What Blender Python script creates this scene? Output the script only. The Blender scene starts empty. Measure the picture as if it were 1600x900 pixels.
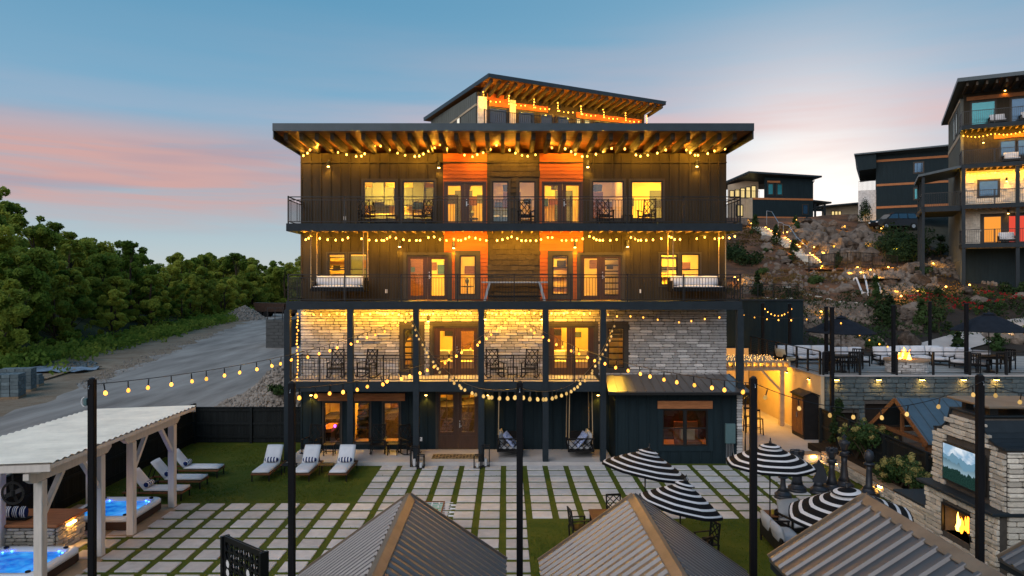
import bpy, math, random
import numpy as np
from mathutils import Vector, Matrix, Euler

# ---------------------------------------------------------------- camera, world, sun, exposure
sc = bpy.context.scene
F, CX, HY, HC = 1117.0, 791.0, 443.0, 7.2          # focal length in photo pixels, vanishing point, horizon row, eye height
cam_d = bpy.data.cameras.new('camera')
cam_d.sensor_width = 36.0
cam_d.lens = 36.0 * F / 1600.0
cam_d.shift_x = (800.0 - CX) / 1600.0
cam_d.shift_y = -(450.0 - HY) / 1600.0
cam_d.clip_start, cam_d.clip_end = 0.3, 4000.0
cam = bpy.data.objects.new('camera', cam_d)
cam.location = (0, 0, HC)
cam.rotation_euler = (math.radians(90), 0, 0)
sc.collection.objects.link(cam)
sc.camera = cam

SUN_EL, SUN_AZ = math.radians(30), math.radians(-146)  # soft afterglow, from behind the camera and to its left
world = bpy.data.worlds.new('World')
sc.world = world
world.use_nodes = True
def build_sky():
    nt = world.node_tree; N, L = nt.nodes, nt.links
    for n in list(N): N.remove(n)
    out = N.new('ShaderNodeOutputWorld')
    bg = N.new('ShaderNodeBackground')
    tc = N.new('ShaderNodeTexCoord')
    nrm = N.new('ShaderNodeVectorMath'); nrm.operation = 'NORMALIZE'
    L.new(tc.outputs['Generated'], nrm.inputs[0])
    sep = N.new('ShaderNodeSeparateXYZ'); L.new(nrm.outputs[0], sep.inputs[0])
    def math_(op, a, b=None, clamp=False):
        n = N.new('ShaderNodeMath'); n.operation = op; n.use_clamp = clamp
        for i, v in enumerate((a, b)):
            if v is None: continue
            if isinstance(v, (int, float)): n.inputs[i].default_value = v
            else: L.new(v, n.inputs[i])
        return n.outputs[0]
    def ramp(fac, stops):
        n = N.new('ShaderNodeValToRGB'); L.new(fac, n.inputs[0])
        e = n.color_ramp.elements
        while len(e) < len(stops): e.new(0.5)
        for el, (p, c) in zip(e, stops): el.position = p; el.color = (*c, 1)
        return n.outputs[0]
    def mix(f, a, b, mode='MIX'):
        n = N.new('ShaderNodeMix'); n.data_type = 'RGBA'; n.blend_type = mode
        if isinstance(f, (int, float)): n.inputs[0].default_value = f
        else: L.new(f, n.inputs[0])
        for i, v in ((6, a), (7, b)):
            if isinstance(v, tuple): n.inputs[i].default_value = (*v, 1)
            else: L.new(v, n.inputs[i])
        return n.outputs[2]
    z = sep.outputs[2]
    base = ramp(z, [(0.0, (.60, .62, .60)), (.05, (.46, .57, .62)), (.13, (.28, .46, .59)), (.22, (.21, .42, .60)),
                    (.36, (.12, .325, .51)), (.6, (.075, .24, .42)), (1.0, (.055, .17, .32))])
    # the place where the sun went down: pale and wide, right of the lodge
    g = Vector((.385, .91, .10)).normalized()
    dt = N.new('ShaderNodeVectorMath'); dt.operation = 'DOT_PRODUCT'
    L.new(nrm.outputs[0], dt.inputs[0]); dt.inputs[1].default_value = g
    wide = math_('POWER', math_('MAXIMUM', dt.outputs['Value'], 0.0), 13.0)
    tight = math_('POWER', math_('MAXIMUM', dt.outputs['Value'], 0.0), 95.0)
    c1 = mix(math_('MULTIPLY', wide, .26), base, (.52, .68, .80))
    c2 = mix(math_('MULTIPLY', tight, 1.0), c1, (1.25, 1.16, 1.08))
    # long soft cloud bands, stretched along the horizon
    mp = N.new('ShaderNodeMapping'); L.new(nrm.outputs[0], mp.inputs[0])
    mp.inputs['Scale'].default_value = (1.5, 1.1, 17.0)
    mp.inputs['Rotation'].default_value = (0, math.radians(3), 0)
    nz = N.new('ShaderNodeTexNoise'); L.new(mp.outputs[0], nz.inputs['Vector'])
    nz.inputs['Scale'].default_value = 1.55; nz.inputs['Detail'].default_value = 5; nz.inputs['Roughness'].default_value = .6
    nz.inputs['Distortion'].default_value = .8
    cl = ramp(nz.outputs[0], [(.33, (0, 0, 0)), (.60, (1, 1, 1))])
    band = ramp(z, [(.06, (0, 0, 0)), (.105, (1, 1, 1)), (.165, (1, 1, 1)), (.21, (0, 0, 0)), (.5, (0, 0, 0))])
    leftside = math_('ADD', math_('MULTIPLY', sep.outputs[0], -1.9), .22, True)
    cmask = math_('MULTIPLY', math_('MULTIPLY', cl, band), math_('ADD', math_('MULTIPLY', leftside, .74), .16))
    c3 = mix(cmask, c2, (.66, .375, .345))
    mp2 = N.new('ShaderNodeMapping'); L.new(nrm.outputs[0], mp2.inputs[0])
    mp2.inputs['Scale'].default_value = (1.1, .9, 13.0); mp2.inputs['Location'].default_value = (3.1, 1.7, .4)
    nz2 = N.new('ShaderNodeTexNoise'); L.new(mp2.outputs[0], nz2.inputs['Vector'])
    nz2.inputs['Scale'].default_value = 1.3; nz2.inputs['Detail'].default_value = 4
    cl2 = ramp(nz2.outputs[0], [(.36, (0, 0, 0)), (.60, (1, 1, 1))])
    band2 = ramp(z, [(.13, (0, 0, 0)), (.185, (1, 1, 1)), (.22, (1, 1, 1)), (.27, (.35, .35, .35)), (.36, (0, 0, 0))])
    c4 = mix(math_('MULTIPLY', math_('MULTIPLY', cl2, band2), math_('SUBTRACT', .75, math_('MULTIPLY', leftside, .62))), c3, (.82, .50, .47))
    # a lilac shadow side of the left-hand clouds
    nz3 = N.new('ShaderNodeTexNoise'); L.new(mp.outputs[0], nz3.inputs['Vector']); nz3.inputs['Scale'].default_value = 2.3
    lil = math_('MULTIPLY', math_('MULTIPLY', ramp(nz3.outputs[0], [(.5, (0, 0, 0)), (.68, (1, 1, 1))]), band), math_('MULTIPLY', leftside, .5))
    c5 = mix(lil, c4, (.33, .32, .42))
    sky = N.new('ShaderNodeTexSky'); sky.sky_type = 'NISHITA'; sky.sun_disc = False
    sky.sun_elevation = SUN_EL * .1; sky.sun_rotation = SUN_AZ
    c6 = mix(.004, c5, sky.outputs[0], 'ADD')
    L.new(c6, bg.inputs[0]); bg.inputs[1].default_value = 1.0
    L.new(bg.outputs[0], out.inputs[0])
build_sky()
sun_d = bpy.data.lights.new('sun', 'SUN')
sun_d.energy = 2.1; sun_d.angle = math.radians(60); sun_d.color = (1.0, .91, .87)
sun = bpy.data.objects.new('sun', sun_d)
sd = Vector((math.sin(SUN_AZ) * math.cos(SUN_EL), math.cos(SUN_AZ) * math.cos(SUN_EL), math.sin(SUN_EL)))
sun.rotation_euler = sd.to_track_quat('Z', 'Y').to_euler()
sun.location = (-20, -20, 40)
sc.collection.objects.link(sun)
vs = sc.view_settings
vs.view_transform = 'Standard'; vs.look = 'None'; vs.exposure = 0.0; vs.gamma = 1.0; vs.use_curve_mapping = False
sc.display_settings.display_device = 'sRGB'
cy = sc.cycles
cy.use_denoising = True
cy.max_bounces = 6; cy.diffuse_bounces = 3; cy.glossy_bounces = 3; cy.transmission_bounces = 4; cy.transparent_max_bounces = 12
cy.sample_clamp_indirect = 3.0
cy.caustics_reflective = False; cy.caustics_refractive = False
try: cy.use_light_tree = True
except Exception: pass

# ---------------------------------------------------------------- helpers
RND = random.Random(11)
C = sc.collection
PI = math.pi
WM = {}                                             # world matrix of every frame that has children

def at(px, py, Y):                                  # photo pixel at a depth -> point
    return Vector(((px - CX) * Y / F, Y, HC - (py - HY) * Y / F))
def gx(px, Y): return (px - CX) * Y / F
def gz(py, Y): return HC - (py - HY) * Y / F
def proj(p): return (CX + F * p[0] / p[1], HY - F * (p[2] - HC) / p[1])

class MB:
    def __init__(s, M=None): s.v, s.f, s.m, s.M, s.mi = [], [], [], M, 0
    def add(s, vs_, fs):
        o = len(s.v)
        if s.M is not None: vs_ = [s.M @ Vector(p) for p in vs_]
        s.v.extend([tuple(p) for p in vs_]); s.f.extend([tuple(i + o for i in f) for f in fs]); s.m.extend([s.mi] * len(fs))
        return s
    def quad(s, a, b, c, d): return s.add([a, b, c, d], [(0, 1, 2, 3)])
    BF = [(0, 3, 2, 1), (4, 5, 6, 7), (0, 1, 5, 4), (1, 2, 6, 5), (2, 3, 7, 6), (3, 0, 4, 7)]
    def box(s, x0, x1, y0, y1, z0, z1):
        return s.add([(x0, y0, z0), (x1, y0, z0), (x1, y1, z0), (x0, y1, z0), (x0, y0, z1), (x1, y0, z1), (x1, y1, z1), (x0, y1, z1)], MB.BF)
    def cbox(s, c, sx, sy, sz, R_=None):
        vs_ = [Vector((a * sx / 2, b * sy / 2, g * sz / 2)) for g in (-1, 1) for a, b in ((-1, -1), (1, -1), (1, 1), (-1, 1))]
        if R_ is not None: vs_ = [R_ @ p for p in vs_]
        return s.add([p + Vector(c) for p in vs_], MB.BF)
    def rbox(s, x0, x1, y0, y1, z0, z1, r=.03, bulge=0):       # box with chamfered edges (24 corners)
        r = min(r, (x1 - x0) * .45, (y1 - y0) * .45, (z1 - z0) * .45)
        V, idx = [], {}
        X, Y, Z = (x0, x1), (y0, y1), (z0, z1)
        for i in (0, 1):
            for j in (0, 1):
                for k in (0, 1):
                    sx, sy, sz = (1, -1)[i], (1, -1)[j], (1, -1)[k]
                    p = (X[i], Y[j], Z[k])
                    idx[i, j, k, 'x'] = len(V); V.append((p[0], p[1] + sy * r, p[2] + sz * r))
                    idx[i, j, k, 'y'] = len(V); V.append((p[0] + sx * r, p[1], p[2] + sz * r))
                    idx[i, j, k, 'z'] = len(V); V.append((p[0] + sx * r, p[1] + sy * r, p[2]))
        Fs = []
        for i in (0, 1): Fs.append([idx[i, a, b, 'x'] for a, b in ((0, 0), (1, 0), (1, 1), (0, 1))][::(-1, 1)[i]])
        for j in (0, 1): Fs.append([idx[a, j, b, 'y'] for a, b in ((0, 0), (1, 0), (1, 1), (0, 1))][::(1, -1)[j]])
        for k in (0, 1): Fs.append([idx[a, b, k, 'z'] for a, b in ((0, 0), (1, 0), (1, 1), (0, 1))][::(-1, 1)[k]])
        for a in (0, 1):
            for b in (0, 1):
                Fs.append([idx[0, a, b, 'y'], idx[1, a, b, 'y'], idx[1, a, b, 'z'], idx[0, a, b, 'z']][::(1 if (a == b) else -1)][::-1])
                Fs.append([idx[a, 0, b, 'x'], idx[a, 1, b, 'x'], idx[a, 1, b, 'z'], idx[a, 0, b, 'z']][::(1 if (a == b) else -1)])
                Fs.append([idx[a, b, 0, 'x'], idx[a, b, 1, 'x'], idx[a, b, 1, 'y'], idx[a, b, 0, 'y']][::(1 if (a == b) else -1)][::-1])
        for i in (0, 1):
            for j in (0, 1):
                for k in (0, 1):
                    t = [idx[i, j, k, c] for c in 'xyz']
                    Fs.append(t if (i + j + k) % 2 else t[::-1])
        return s.add(V, Fs)
    def bar(s, p, q, w, h, up=(0, 0, 1)):                       # beam from p to q, w across, h along up
        p, q = Vector(p), Vector(q); d = (q - p).normalized(); u = Vector(up)
        sd_ = d.cross(u)
        if sd_.length < 1e-4: sd_ = d.cross(Vector((0, 1, 0)))
        sd_.normalize(); u = sd_.cross(d).normalized()
        a, b = sd_ * w / 2, u * h / 2
        return s.add([p - a - b, p + a - b, p + a + b, p - a + b, q - a - b, q + a - b, q + a + b, q - a + b],
                     [(0, 1, 2, 3), (7, 6, 5, 4), (0, 4, 5, 1), (1, 5, 6, 2), (2, 6, 7, 3), (3, 7, 4, 0)])
    def tube(s, pts, r, n=6, cap=True):
        pts = [Vector(p) for p in pts]; V, Fs = [], []
        for i, p in enumerate(pts):
            d = (pts[min(i + 1, len(pts) - 1)] - pts[max(i - 1, 0)]).normalized()
            a = d.cross(Vector((0, 0, 1)))
            if a.length < 1e-3: a = d.cross(Vector((0, 1, 0)))
            a.normalize(); b = a.cross(d)
            rr = r[i] if isinstance(r, (list, tuple)) else r
            for k in range(n):
                t = 2 * PI * k / n; V.append(p + a * math.cos(t) * rr + b * math.sin(t) * rr)
        for i in range(len(pts) - 1):
            for k in range(n):
                Fs.append((i * n + k, i * n + (k + 1) % n, (i + 1) * n + (k + 1) % n, (i + 1) * n + k))
        if cap: Fs.append(tuple(range(n))[::-1]); Fs.append(tuple(range((len(pts) - 1) * n, len(pts) * n)))
        return s.add(V, Fs)
    def lathe(s, prof, n=16, c=(0, 0, 0), ph=0):
        V, Fs = [], []
        for r, z in prof:
            for k in range(n):
                t = 2 * PI * k / n + ph; V.append((c[0] + r * math.cos(t), c[1] + r * math.sin(t), c[2] + z))
        for i in range(len(prof) - 1):
            for k in range(n): Fs.append((i * n + k, i * n + (k + 1) % n, (i + 1) * n + (k + 1) % n, (i + 1) * n + k))
        Fs.append(tuple(range(n))[::-1]); Fs.append(tuple(range((len(prof) - 1) * n, len(prof) * n)))
        return s.add(V, Fs)
    def prism(s, poly, axis, a, b):                             # 2-D outline pushed along an axis
        def P(u, w, t): return {'x': (t, u, w), 'y': (u, t, w), 'z': (u, w, t)}[axis]
        n = len(poly)
        V = [P(u, w, a) for u, w in poly] + [P(u, w, b) for u, w in poly]
        return s.add(V, [tuple(range(n))[::-1], tuple(range(n, 2 * n))] + [(i, (i + 1) % n, n + (i + 1) % n, n + i) for i in range(n)])
    def mesh(s, name, mats, smooth=False):
        me = bpy.data.meshes.new(name)
        me.from_pydata(s.v, [], s.f)
        for m in (mats if isinstance(mats, (list, tuple)) else [mats]): me.materials.append(m)
        if len(set(s.m)) > 1: me.polygons.foreach_set('material_index', s.m)
        if smooth: me.polygons.foreach_set('use_smooth', [True] * len(s.f))
        me.update()
        return me
    def build(s, name, mats, parent=None, world=True, smooth=False):
        if parent is not None and world and parent in WM:
            inv = WM[parent].inverted(); s.v = [tuple(inv @ Vector(p)) for p in s.v]
        return put(name, s.mesh(name, mats, smooth), parent)

def put(name, me, parent=None, M=None):
    o = bpy.data.objects.new(name, me); C.objects.link(o)
    if M is not None: o.matrix_local = M
    if parent is not None:
        o.parent = parent
        base = WM.get(parent)
        if base is not None: WM[o] = base if M is None else base @ M
    elif M is not None: WM[o] = M
    return o
def piece(name, me, parent, loc, rot=None, scale=None):        # one of many alike pieces, placed in world coordinates
    M = Matrix.LocRotScale(Vector(loc), Euler(rot) if rot else None, Vector(scale) if scale else None)
    if parent is not None and parent in WM: M = WM[parent].inverted() @ M
    o = bpy.data.objects.new(name, me); C.objects.link(o); o.matrix_local = M
    if parent is not None: o.parent = parent
    return o
def tag(o, label, cat, group=None):
    o['label'] = label; o['category'] = cat
    if group: o['group'] = group
    return o
def thing(name, label, cat, loc=(0, 0, 0), rz=0.0, group=None):
    o = bpy.data.objects.new(name, None); C.objects.link(o)
    o.empty_display_size = .2
    o.location = loc; o.rotation_euler = (0, 0, rz)
    WM[o] = Matrix.LocRotScale(Vector(loc), Euler((0, 0, rz)), None)
    return tag(o, label, cat, group)
def kind(o, k): o['kind'] = k; return o
KIDS = {}
def kids(o):
    return [c for c in bpy.data.objects if c.parent == o]
def snap(o):                                                    # remember the tree once, so copying is cheap
    KIDS[o] = kids(o)
    for c in KIDS[o]: snap(c)
def dup(o, loc=None, rz=None, label=None, group=None, scale=None, parent=None):
    if parent is None and o not in KIDS: snap(o)
    c = o.copy(); C.objects.link(c)
    if parent is not None: c.parent = parent
    if loc is not None: c.location = loc
    if rz is not None: c.rotation_euler = (0, 0, rz)
    if scale is not None: c.scale = scale if isinstance(scale, (tuple, list)) else (scale,) * 3
    if label: c['label'] = label
    if group: c['group'] = group
    for k in KIDS[o]: dup(k, parent=c)
    return c

# ---------------------------------------------------------------- materials
def hexc(h):
    h = h.lstrip('#'); t = [int(h[i:i + 2], 16) / 255 for i in (0, 2, 4)]
    return tuple(c / 12.92 if c <= .04045 else ((c + .055) / 1.055) ** 2.4 for c in t)
def mat(name, col, rough=.6, metal=0.0, var=.2, scale=3.0, rv=0.0, bump=0.0, bscale=40.0, stretch=(1, 1, 1), col2=None, spec=.4, trans=0.0, detail=4.0):
    m = bpy.data.materials.new(name); m.use_nodes = True
    nt = m.node_tree; N, L = nt.nodes, nt.links
    p = N['Principled BSDF']
    p.inputs['Roughness'].default_value = rough; p.inputs['Metallic'].default_value = metal
    p.inputs['Specular IOR Level'].default_value = spec if rough < .5 else spec * .35
    tc = N.new('ShaderNodeTexCoord'); mp = N.new('ShaderNodeMapping'); L.new(tc.outputs['Object'], mp.inputs[0])
    mp.inputs['Scale'].default_value = stretch
    oi = N.new('ShaderNodeObjectInfo')
    ad = N.new('ShaderNodeVectorMath'); ad.operation = 'ADD'; L.new(mp.outputs[0], ad.inputs[0])
    sclr = N.new('ShaderNodeVectorMath'); sclr.operation = 'SCALE'; L.new(oi.outputs['Random'], sclr.inputs['Scale']); sclr.inputs[0].default_value = (31, 17, 23)
    L.new(sclr.outputs[0], ad.inputs[1])
    nz = N.new('ShaderNodeTexNoise'); L.new(ad.outputs[0], nz.inputs['Vector']); nz.inputs['Scale'].default_value = scale; nz.inputs['Detail'].default_value = detail
    nz.inputs['Roughness'].default_value = .62
    mr = N.new('ShaderNodeMapRange'); L.new(nz.outputs[0], mr.inputs[0])
    mr.inputs[1].default_value = .28; mr.inputs[2].default_value = .72
    if col2 is None:
        mr.inputs[3].default_value = 1 - var; mr.inputs[4].default_value = 1 + var
        val = mr.outputs[0]
        if rv:
            mo = N.new('ShaderNodeMapRange'); L.new(oi.outputs['Random'], mo.inputs[0]); mo.inputs[3].default_value = 1 - rv; mo.inputs[4].default_value = 1 + rv
            mm = N.new('ShaderNodeMath'); mm.operation = 'MULTIPLY'; L.new(val, mm.inputs[0]); L.new(mo.outputs[0], mm.inputs[1]); val = mm.outputs[0]
        sc_ = N.new('ShaderNodeVectorMath'); sc_.operation = 'SCALE'; sc_.inputs[0].default_value = col; L.new(val, sc_.inputs['Scale'])
        L.new(sc_.outputs[0], p.inputs['Base Color'])
    else:
        mx = N.new('ShaderNodeMix'); mx.data_type = 'RGBA'; mx.inputs[6].default_value = (*col, 1); mx.inputs[7].default_value = (*col2, 1)
        mr.inputs[3].default_value = 0; mr.inputs[4].default_value = 1
        val = mr.outputs[0]
        if rv:
            mm = N.new('ShaderNodeMath'); mm.operation = 'MULTIPLY_ADD'; mm.use_clamp = True
            L.new(oi.outputs['Random'], mm.inputs[0]); mm.inputs[1].default_value = rv
            m2 = N.new('ShaderNodeMath'); m2.operation = 'SUBTRACT'; L.new(val, m2.inputs[0]); m2.inputs[1].default_value = rv / 2
            L.new(m2.outputs[0], mm.inputs[2]); val = mm.outputs[0]
        L.new(val, mx.inputs[0]); L.new(mx.outputs[2], p.inputs['Base Color'])
    if bump:
        b = N.new('ShaderNodeTexNoise'); L.new(ad.outputs[0], b.inputs['Vector']); b.inputs['Scale'].default_value = bscale; b.inputs['Detail'].default_value = 5
        bp = N.new('ShaderNodeBump'); bp.inputs['Strength'].default_value = bump; bp.inputs['Distance'].default_value = .02
        L.new(b.outputs[0], bp.inputs['Height']); L.new(bp.outputs[0], p.inputs['Normal'])
    if trans:
        p.inputs['Subsurface Weight'].default_value = 0
        tr = N.new('ShaderNodeBsdfTranslucent'); ms = N.new('ShaderNodeMixShader'); ms.inputs[0].default_value = trans
        src = p.inputs['Base Color'].links[0].from_socket; L.new(src, tr.inputs[0])
        L.new(p.outputs[0], ms.inputs[1]); L.new(tr.outputs[0], ms.inputs[2])
        L.new(ms.outputs[0], N['Material Output'].inputs[0])
    return m
def emit(name, col, strength):
    m = bpy.data.materials.new(name); m.use_nodes = True
    nt = m.node_tree; N, L = nt.nodes, nt.links
    N.remove(N['Principled BSDF'])
    e = N.new('ShaderNodeEmission'); e.inputs[0].default_value = (*col, 1); e.inputs[1].default_value = strength
    if name.startswith('glowing'):
        oi = N.new('ShaderNodeObjectInfo'); mr = N.new('ShaderNodeMapRange'); L.new(oi.outputs['Random'], mr.inputs[0])
        mr.inputs[3].default_value = strength * .55; mr.inputs[4].default_value = strength * 1.35; L.new(mr.outputs[0], e.inputs[1])
    L.new(e.outputs[0], N['Material Output'].inputs[0])
    return m
def glass(name, tint=(.9, .93, .92), refl=.10):
    m = bpy.data.materials.new(name); m.use_nodes = True
    nt = m.node_tree; N, L = nt.nodes, nt.links
    N.remove(N['Principled BSDF'])
    t = N.new('ShaderNodeBsdfTransparent'); t.inputs[0].default_value = (*tint, 1)
    g = N.new('ShaderNodeBsdfGlossy'); g.inputs['Roughness'].default_value = .02
    fr = N.new('ShaderNodeFresnel'); fr.inputs[0].default_value = 1.5
    ad = N.new('ShaderNodeMath'); ad.operation = 'ADD'; L.new(fr.outputs[0], ad.inputs[0]); ad.inputs[1].default_value = refl
    mx = N.new('ShaderNodeMixShader'); L.new(ad.outputs[0], mx.inputs[0]); L.new(t.outputs[0], mx.inputs[1]); L.new(g.outputs[0], mx.inputs[2])
    L.new(mx.outputs[0], N['Material Output'].inputs[0])
    return m

M = {}
M['siding'] = mat('dark_siding', (.046, .037, .025), .7, var=.18, scale=1.2, bump=.25, bscale=14, stretch=(6, 6, .6), rv=.06)
M['siding_blue'] = mat('blue_black_siding', (.012, .023, .029), .7, var=.2, scale=1.2, bump=.25, bscale=14, stretch=(6, 6, .6), rv=.06)
M['siding_grey'] = mat('grey_green_siding', (.13, .135, .12), .7, var=.15, scale=1.2, stretch=(5, 5, .5))
M['shingle'] = mat('dark_shingle', (.066, .052, .035), .8, var=.18, scale=5, rv=.12, bump=.3, bscale=30)
M['slate'] = mat('slate_paint', (.021, .029, .036), .55, var=.16, scale=2.5, bump=.15, bscale=20, rv=.05)
M['fascia'] = mat('roof_edge_metal', (.045, .060, .070), .4, metal=.5, var=.12, scale=2)
M['cedar'] = mat('cedar_soffit', (.30, .125, .045), .6, var=.35, scale=2.2, stretch=(1, 7, 7), bump=.2, bscale=20)
M['cedar_trim'] = mat('cedar_trim', (.40, .16, .065), .6, var=.25, scale=2.5, stretch=(1, 6, 6), bump=.2, bscale=25)
M['orange'] = mat('orange_lap_siding', (.42, .11, .03), .6, var=.12, scale=2, rv=.08, stretch=(.6, 4, 4))
M['rafter'] = mat('rafter_wood', (.075, .062, .048), .7, var=.3, scale=3, stretch=(5, .6, 5), bump=.3, bscale=18, rv=.15)
M['joist'] = mat('joist_wood', (.30, .21, .12), .7, var=.25, scale=3, stretch=(5, .6, 5), rv=.1)
M['door'] = mat('dark_stained_door', (.062, .030, .018), .4, var=.25, scale=3, stretch=(6, 6, .7), rv=.1)
M['frame'] = mat('black_window_frame', (.012, .012, .012), .4, var=.1)
M['casing'] = mat('dark_casing', (.062, .055, .048), .6, var=.12, scale=4)
M['rail'] = mat('black_railing_metal', (.018, .018, .019), .4, metal=.3, var=.1)
M['glass'] = glass('window_glass', refl=.05)
M['glass_sky'] = glass('reflecting_glass', (.75, .8, .82), refl=.22)
M['glass_dark'] = glass('tinted_glass', (.35, .45, .5), refl=.32)
M['room'] = mat('cream_room_paint', (.75, .54, .22), .8, var=.10, scale=1)
M['room_floor'] = mat('room_floor_wood', (.30, .18, .09), .5, var=.3, scale=3, stretch=(1, 6, 1))
M['stone'] = mat('pale_ledge_stone', (.60, .575, .555), .85, var=.25, scale=5, rv=.34, bump=.9, bscale=22)
M['mortar'] = mat('stone_mortar', (.085, .075, .066), .9, var=.2, scale=9, bump=.4)
M['stone_buff'] = mat('buff_ledge_stone', (.66, .60, .51), .85, var=.22, scale=6, rv=.22, bump=.9, bscale=25)
M['stone_slate'] = mat('slate_veneer_stone', (.13, .16, .165), .85, scale=5, rv=.7, bump=.8, bscale=22, col2=(.055, .085, .10))
M['concrete'] = mat('patio_concrete', (.46, .43, .41), .75, var=.12, scale=1.4, bump=.2, bscale=30, detail=7)
M['paver'] = mat('pale_concrete_paver', (.55, .52, .50), .8, var=.14, scale=3.5, rv=.15, bump=.25, bscale=45, detail=7)
M['stucco'] = mat('cream_stucco', (.58, .45, .29), .85, var=.07, scale=2, bump=.3, bscale=60)
M['roof_metal'] = mat('standing_seam_metal', (.145, .138, .138), .34, metal=.55, var=.10, scale=1.3, detail=6, rv=.04)
M['roof_metal_blue'] = mat('blue_grey_roof_metal', (.09, .135, .17), .45, metal=.4, var=.15, scale=1.5)
M['ridge'] = mat('weathered_ridge_metal', (.27, .205, .145), .45, metal=.5, var=.22, scale=2.5, detail=7)
M['whitewood'] = mat('white_painted_timber', (.64, .58, .53), .6, var=.10, scale=3, stretch=(4, 4, .7), bump=.15, bscale=25, rv=.05)
M['corrugated'] = mat('white_corrugated_sheet', (.86, .79, .66), .5, var=.16, scale=1.2, detail=6)
M['fence'] = mat('black_stained_fence', (.012, .015, .016), .75, var=.25, scale=2, stretch=(6, 6, .5), rv=.2, bump=.3, bscale=16)
M['post'] = mat('black_timber_post', (.008, .008, .010), .7, var=.25, scale=3, stretch=(5, 5, .5), bump=.3, bscale=20)
M['cush'] = mat('pale_grey_cushion', (.68, .68, .70), .9, var=.07, scale=4, bump=.2, bscale=60)
M['cush_dim'] = mat('grey_outdoor_cushion', (.42, .43, .45), .9, var=.08, scale=4, bump=.2, bscale=60)
M['teak'] = mat('brown_teak', (.17, .075, .035), .55, var=.3, scale=3, stretch=(1, 6, 6))
M['blackwood'] = mat('black_painted_chair_wood', (.014, .013, .013), .5, var=.2, scale=5)
M['navy'] = mat('navy_stripe_cloth', (.015, .03, .12), .9, var=.1)
M['white'] = mat('white_cloth', (.75, .74, .74), .9, var=.06)
M['black'] = mat('black_canvas', (.006, .007, .009), .85, var=.2, scale=6)
M['canvas_white'] = mat('white_canvas', (.66, .64, .64), .85, var=.08, scale=6)
M['rope'] = mat('tan_rope', (.42, .30, .17), .9, var=.2, scale=20)
M['umbrella_dark'] = mat('navy_black_canvas', (.016, .02, .028), .85, var=.2, scale=4)
M['tub_shell'] = mat('white_acrylic_tub', (.70, .74, .80), .25, var=.05, scale=3, col2=None)
M['tub_skirt'] = mat('brown_tub_skirt', (.045, .028, .022), .6, var=.25, scale=4, stretch=(1, 1, 8))
M['chess'] = mat('black_moulded_plastic', (.022, .026, .034), .45, var=.2, scale=6)
M['steel'] = mat('brushed_steel', (.45, .47, .5), .35, metal=.9, var=.1)
M['boulder'] = mat('brown_grey_boulder', (.052, .038, .029), .9, scale=2.2, rv=1.0, bump=1.0, bscale=9, col2=(.205, .165, .135), detail=8)
M['river_stone'] = mat('river_stone', (.10, .077, .06), .9, scale=1.2, bump=.5, bscale=9, col2=(.25, .205, .17), detail=6)
M['riprap'] = mat('crushed_limestone', (.17, .15, .13), .9, scale=3, bump=.6, bscale=9, col2=(.36, .32, .28), detail=6)
M['leaf'] = mat('forest_leaf', (.14, .225, .035), .7, scale=.22, rv=1.1, col2=(.44, .46, .075), trans=.55, detail=3)
M['leaf_dark'] = mat('evergreen_leaf', (.014, .034, .012), .7, scale=1.4, rv=.5, col2=(.035, .06, .018), trans=.15)
M['leaf_shrub'] = mat('shrub_leaf', (.025, .06, .018), .7, scale=1.5, rv=.6, col2=(.06, .10, .03), trans=.2)
M['bark'] = mat('bark', (.07, .05, .035), .9, var=.3, scale=6, stretch=(3, 3, .6), bump=.6)
M['bloom_lime'] = mat('lime_hydrangea_bloom', (.30, .29, .09), .9, scale=5, rv=.4, col2=(.42, .34, .13), trans=.2)
M['bloom_red'] = mat('red_bloom', (.40, .02, .03), .8, var=.3, trans=.2)
M['soil'] = mat('dark_mulch', (.020, .015, .012), .95, var=.4, scale=8, bump=.8, bscale=30)
M['grass'] = mat('lawn_grass', (.044, .080, .008), .85, scale=1.1, col2=(.105, .118, .016), bump=.7, bscale=70, detail=8)
M['blade'] = mat('grass_blade', (.058, .102, .012), .8, scale=.9, col2=(.13, .146, .022), trans=.25, detail=6)
M['asphalt'] = mat('worn_gravel_road', (.20, .175, .155), .9, scale=.75, col2=(.44, .40, .36), bump=.6, bscale=9, detail=11, stretch=(1, .16, 1))
M['block'] = mat('blue_grey_block', (.15, .19, .205), .85, var=.2, scale=4, rv=.2, bump=.3)
M['blockwall'] = mat('grey_block_wall', (.085, .088, .088), .85, var=.15, scale=2)
M['plank'] = mat('rough_plank', (.32, .23, .15), .8, var=.3, scale=3, stretch=(6, .6, 6), rv=.3)
M['carpaint'] = mat('black_car_paint', (.01, .012, .015), .2, metal=.3, var=.05, spec=.6)
M['rust'] = mat('rusty_truck_metal', (.06, .035, .025), .7, var=.4, scale=3)
M['rubber'] = mat('black_rubber', (.015, .015, .015), .8, var=.1)
M['boxgreen'] = mat('grey_green_cabinet', (.10, .17, .18), .5, metal=.2, var=.08)
M['mat_dark'] = mat('patterned_doormat', (.045, .035, .025), .95, var=.2, scale=12)
M['mat_tan'] = mat('tan_coir', (.26, .19, .10), .95, var=.2, scale=12)
M['table_green'] = mat('green_playfield', (.02, .38, .27), .4, var=.08)
M['bulb'] = emit('glowing_bulb', (1.0, .45, .055), 13.0)
M['bulb_far'] = emit('glowing_bulb_far', (1.0, .40, .045), 10.0)
M['bulb_yard'] = emit('glowing_bulb_yard', (1.0, .40, .055), 3.6)
M['bulb_cool'] = emit('glowing_bulb_pale', (1.0, .62, .20), .9)
M['sconce_glow'] = emit('sconce_glow', (1.0, .52, .12), 25.0)
M['room_light'] = emit('room_light', (1.0, .55, .05), 200.0)
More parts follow.
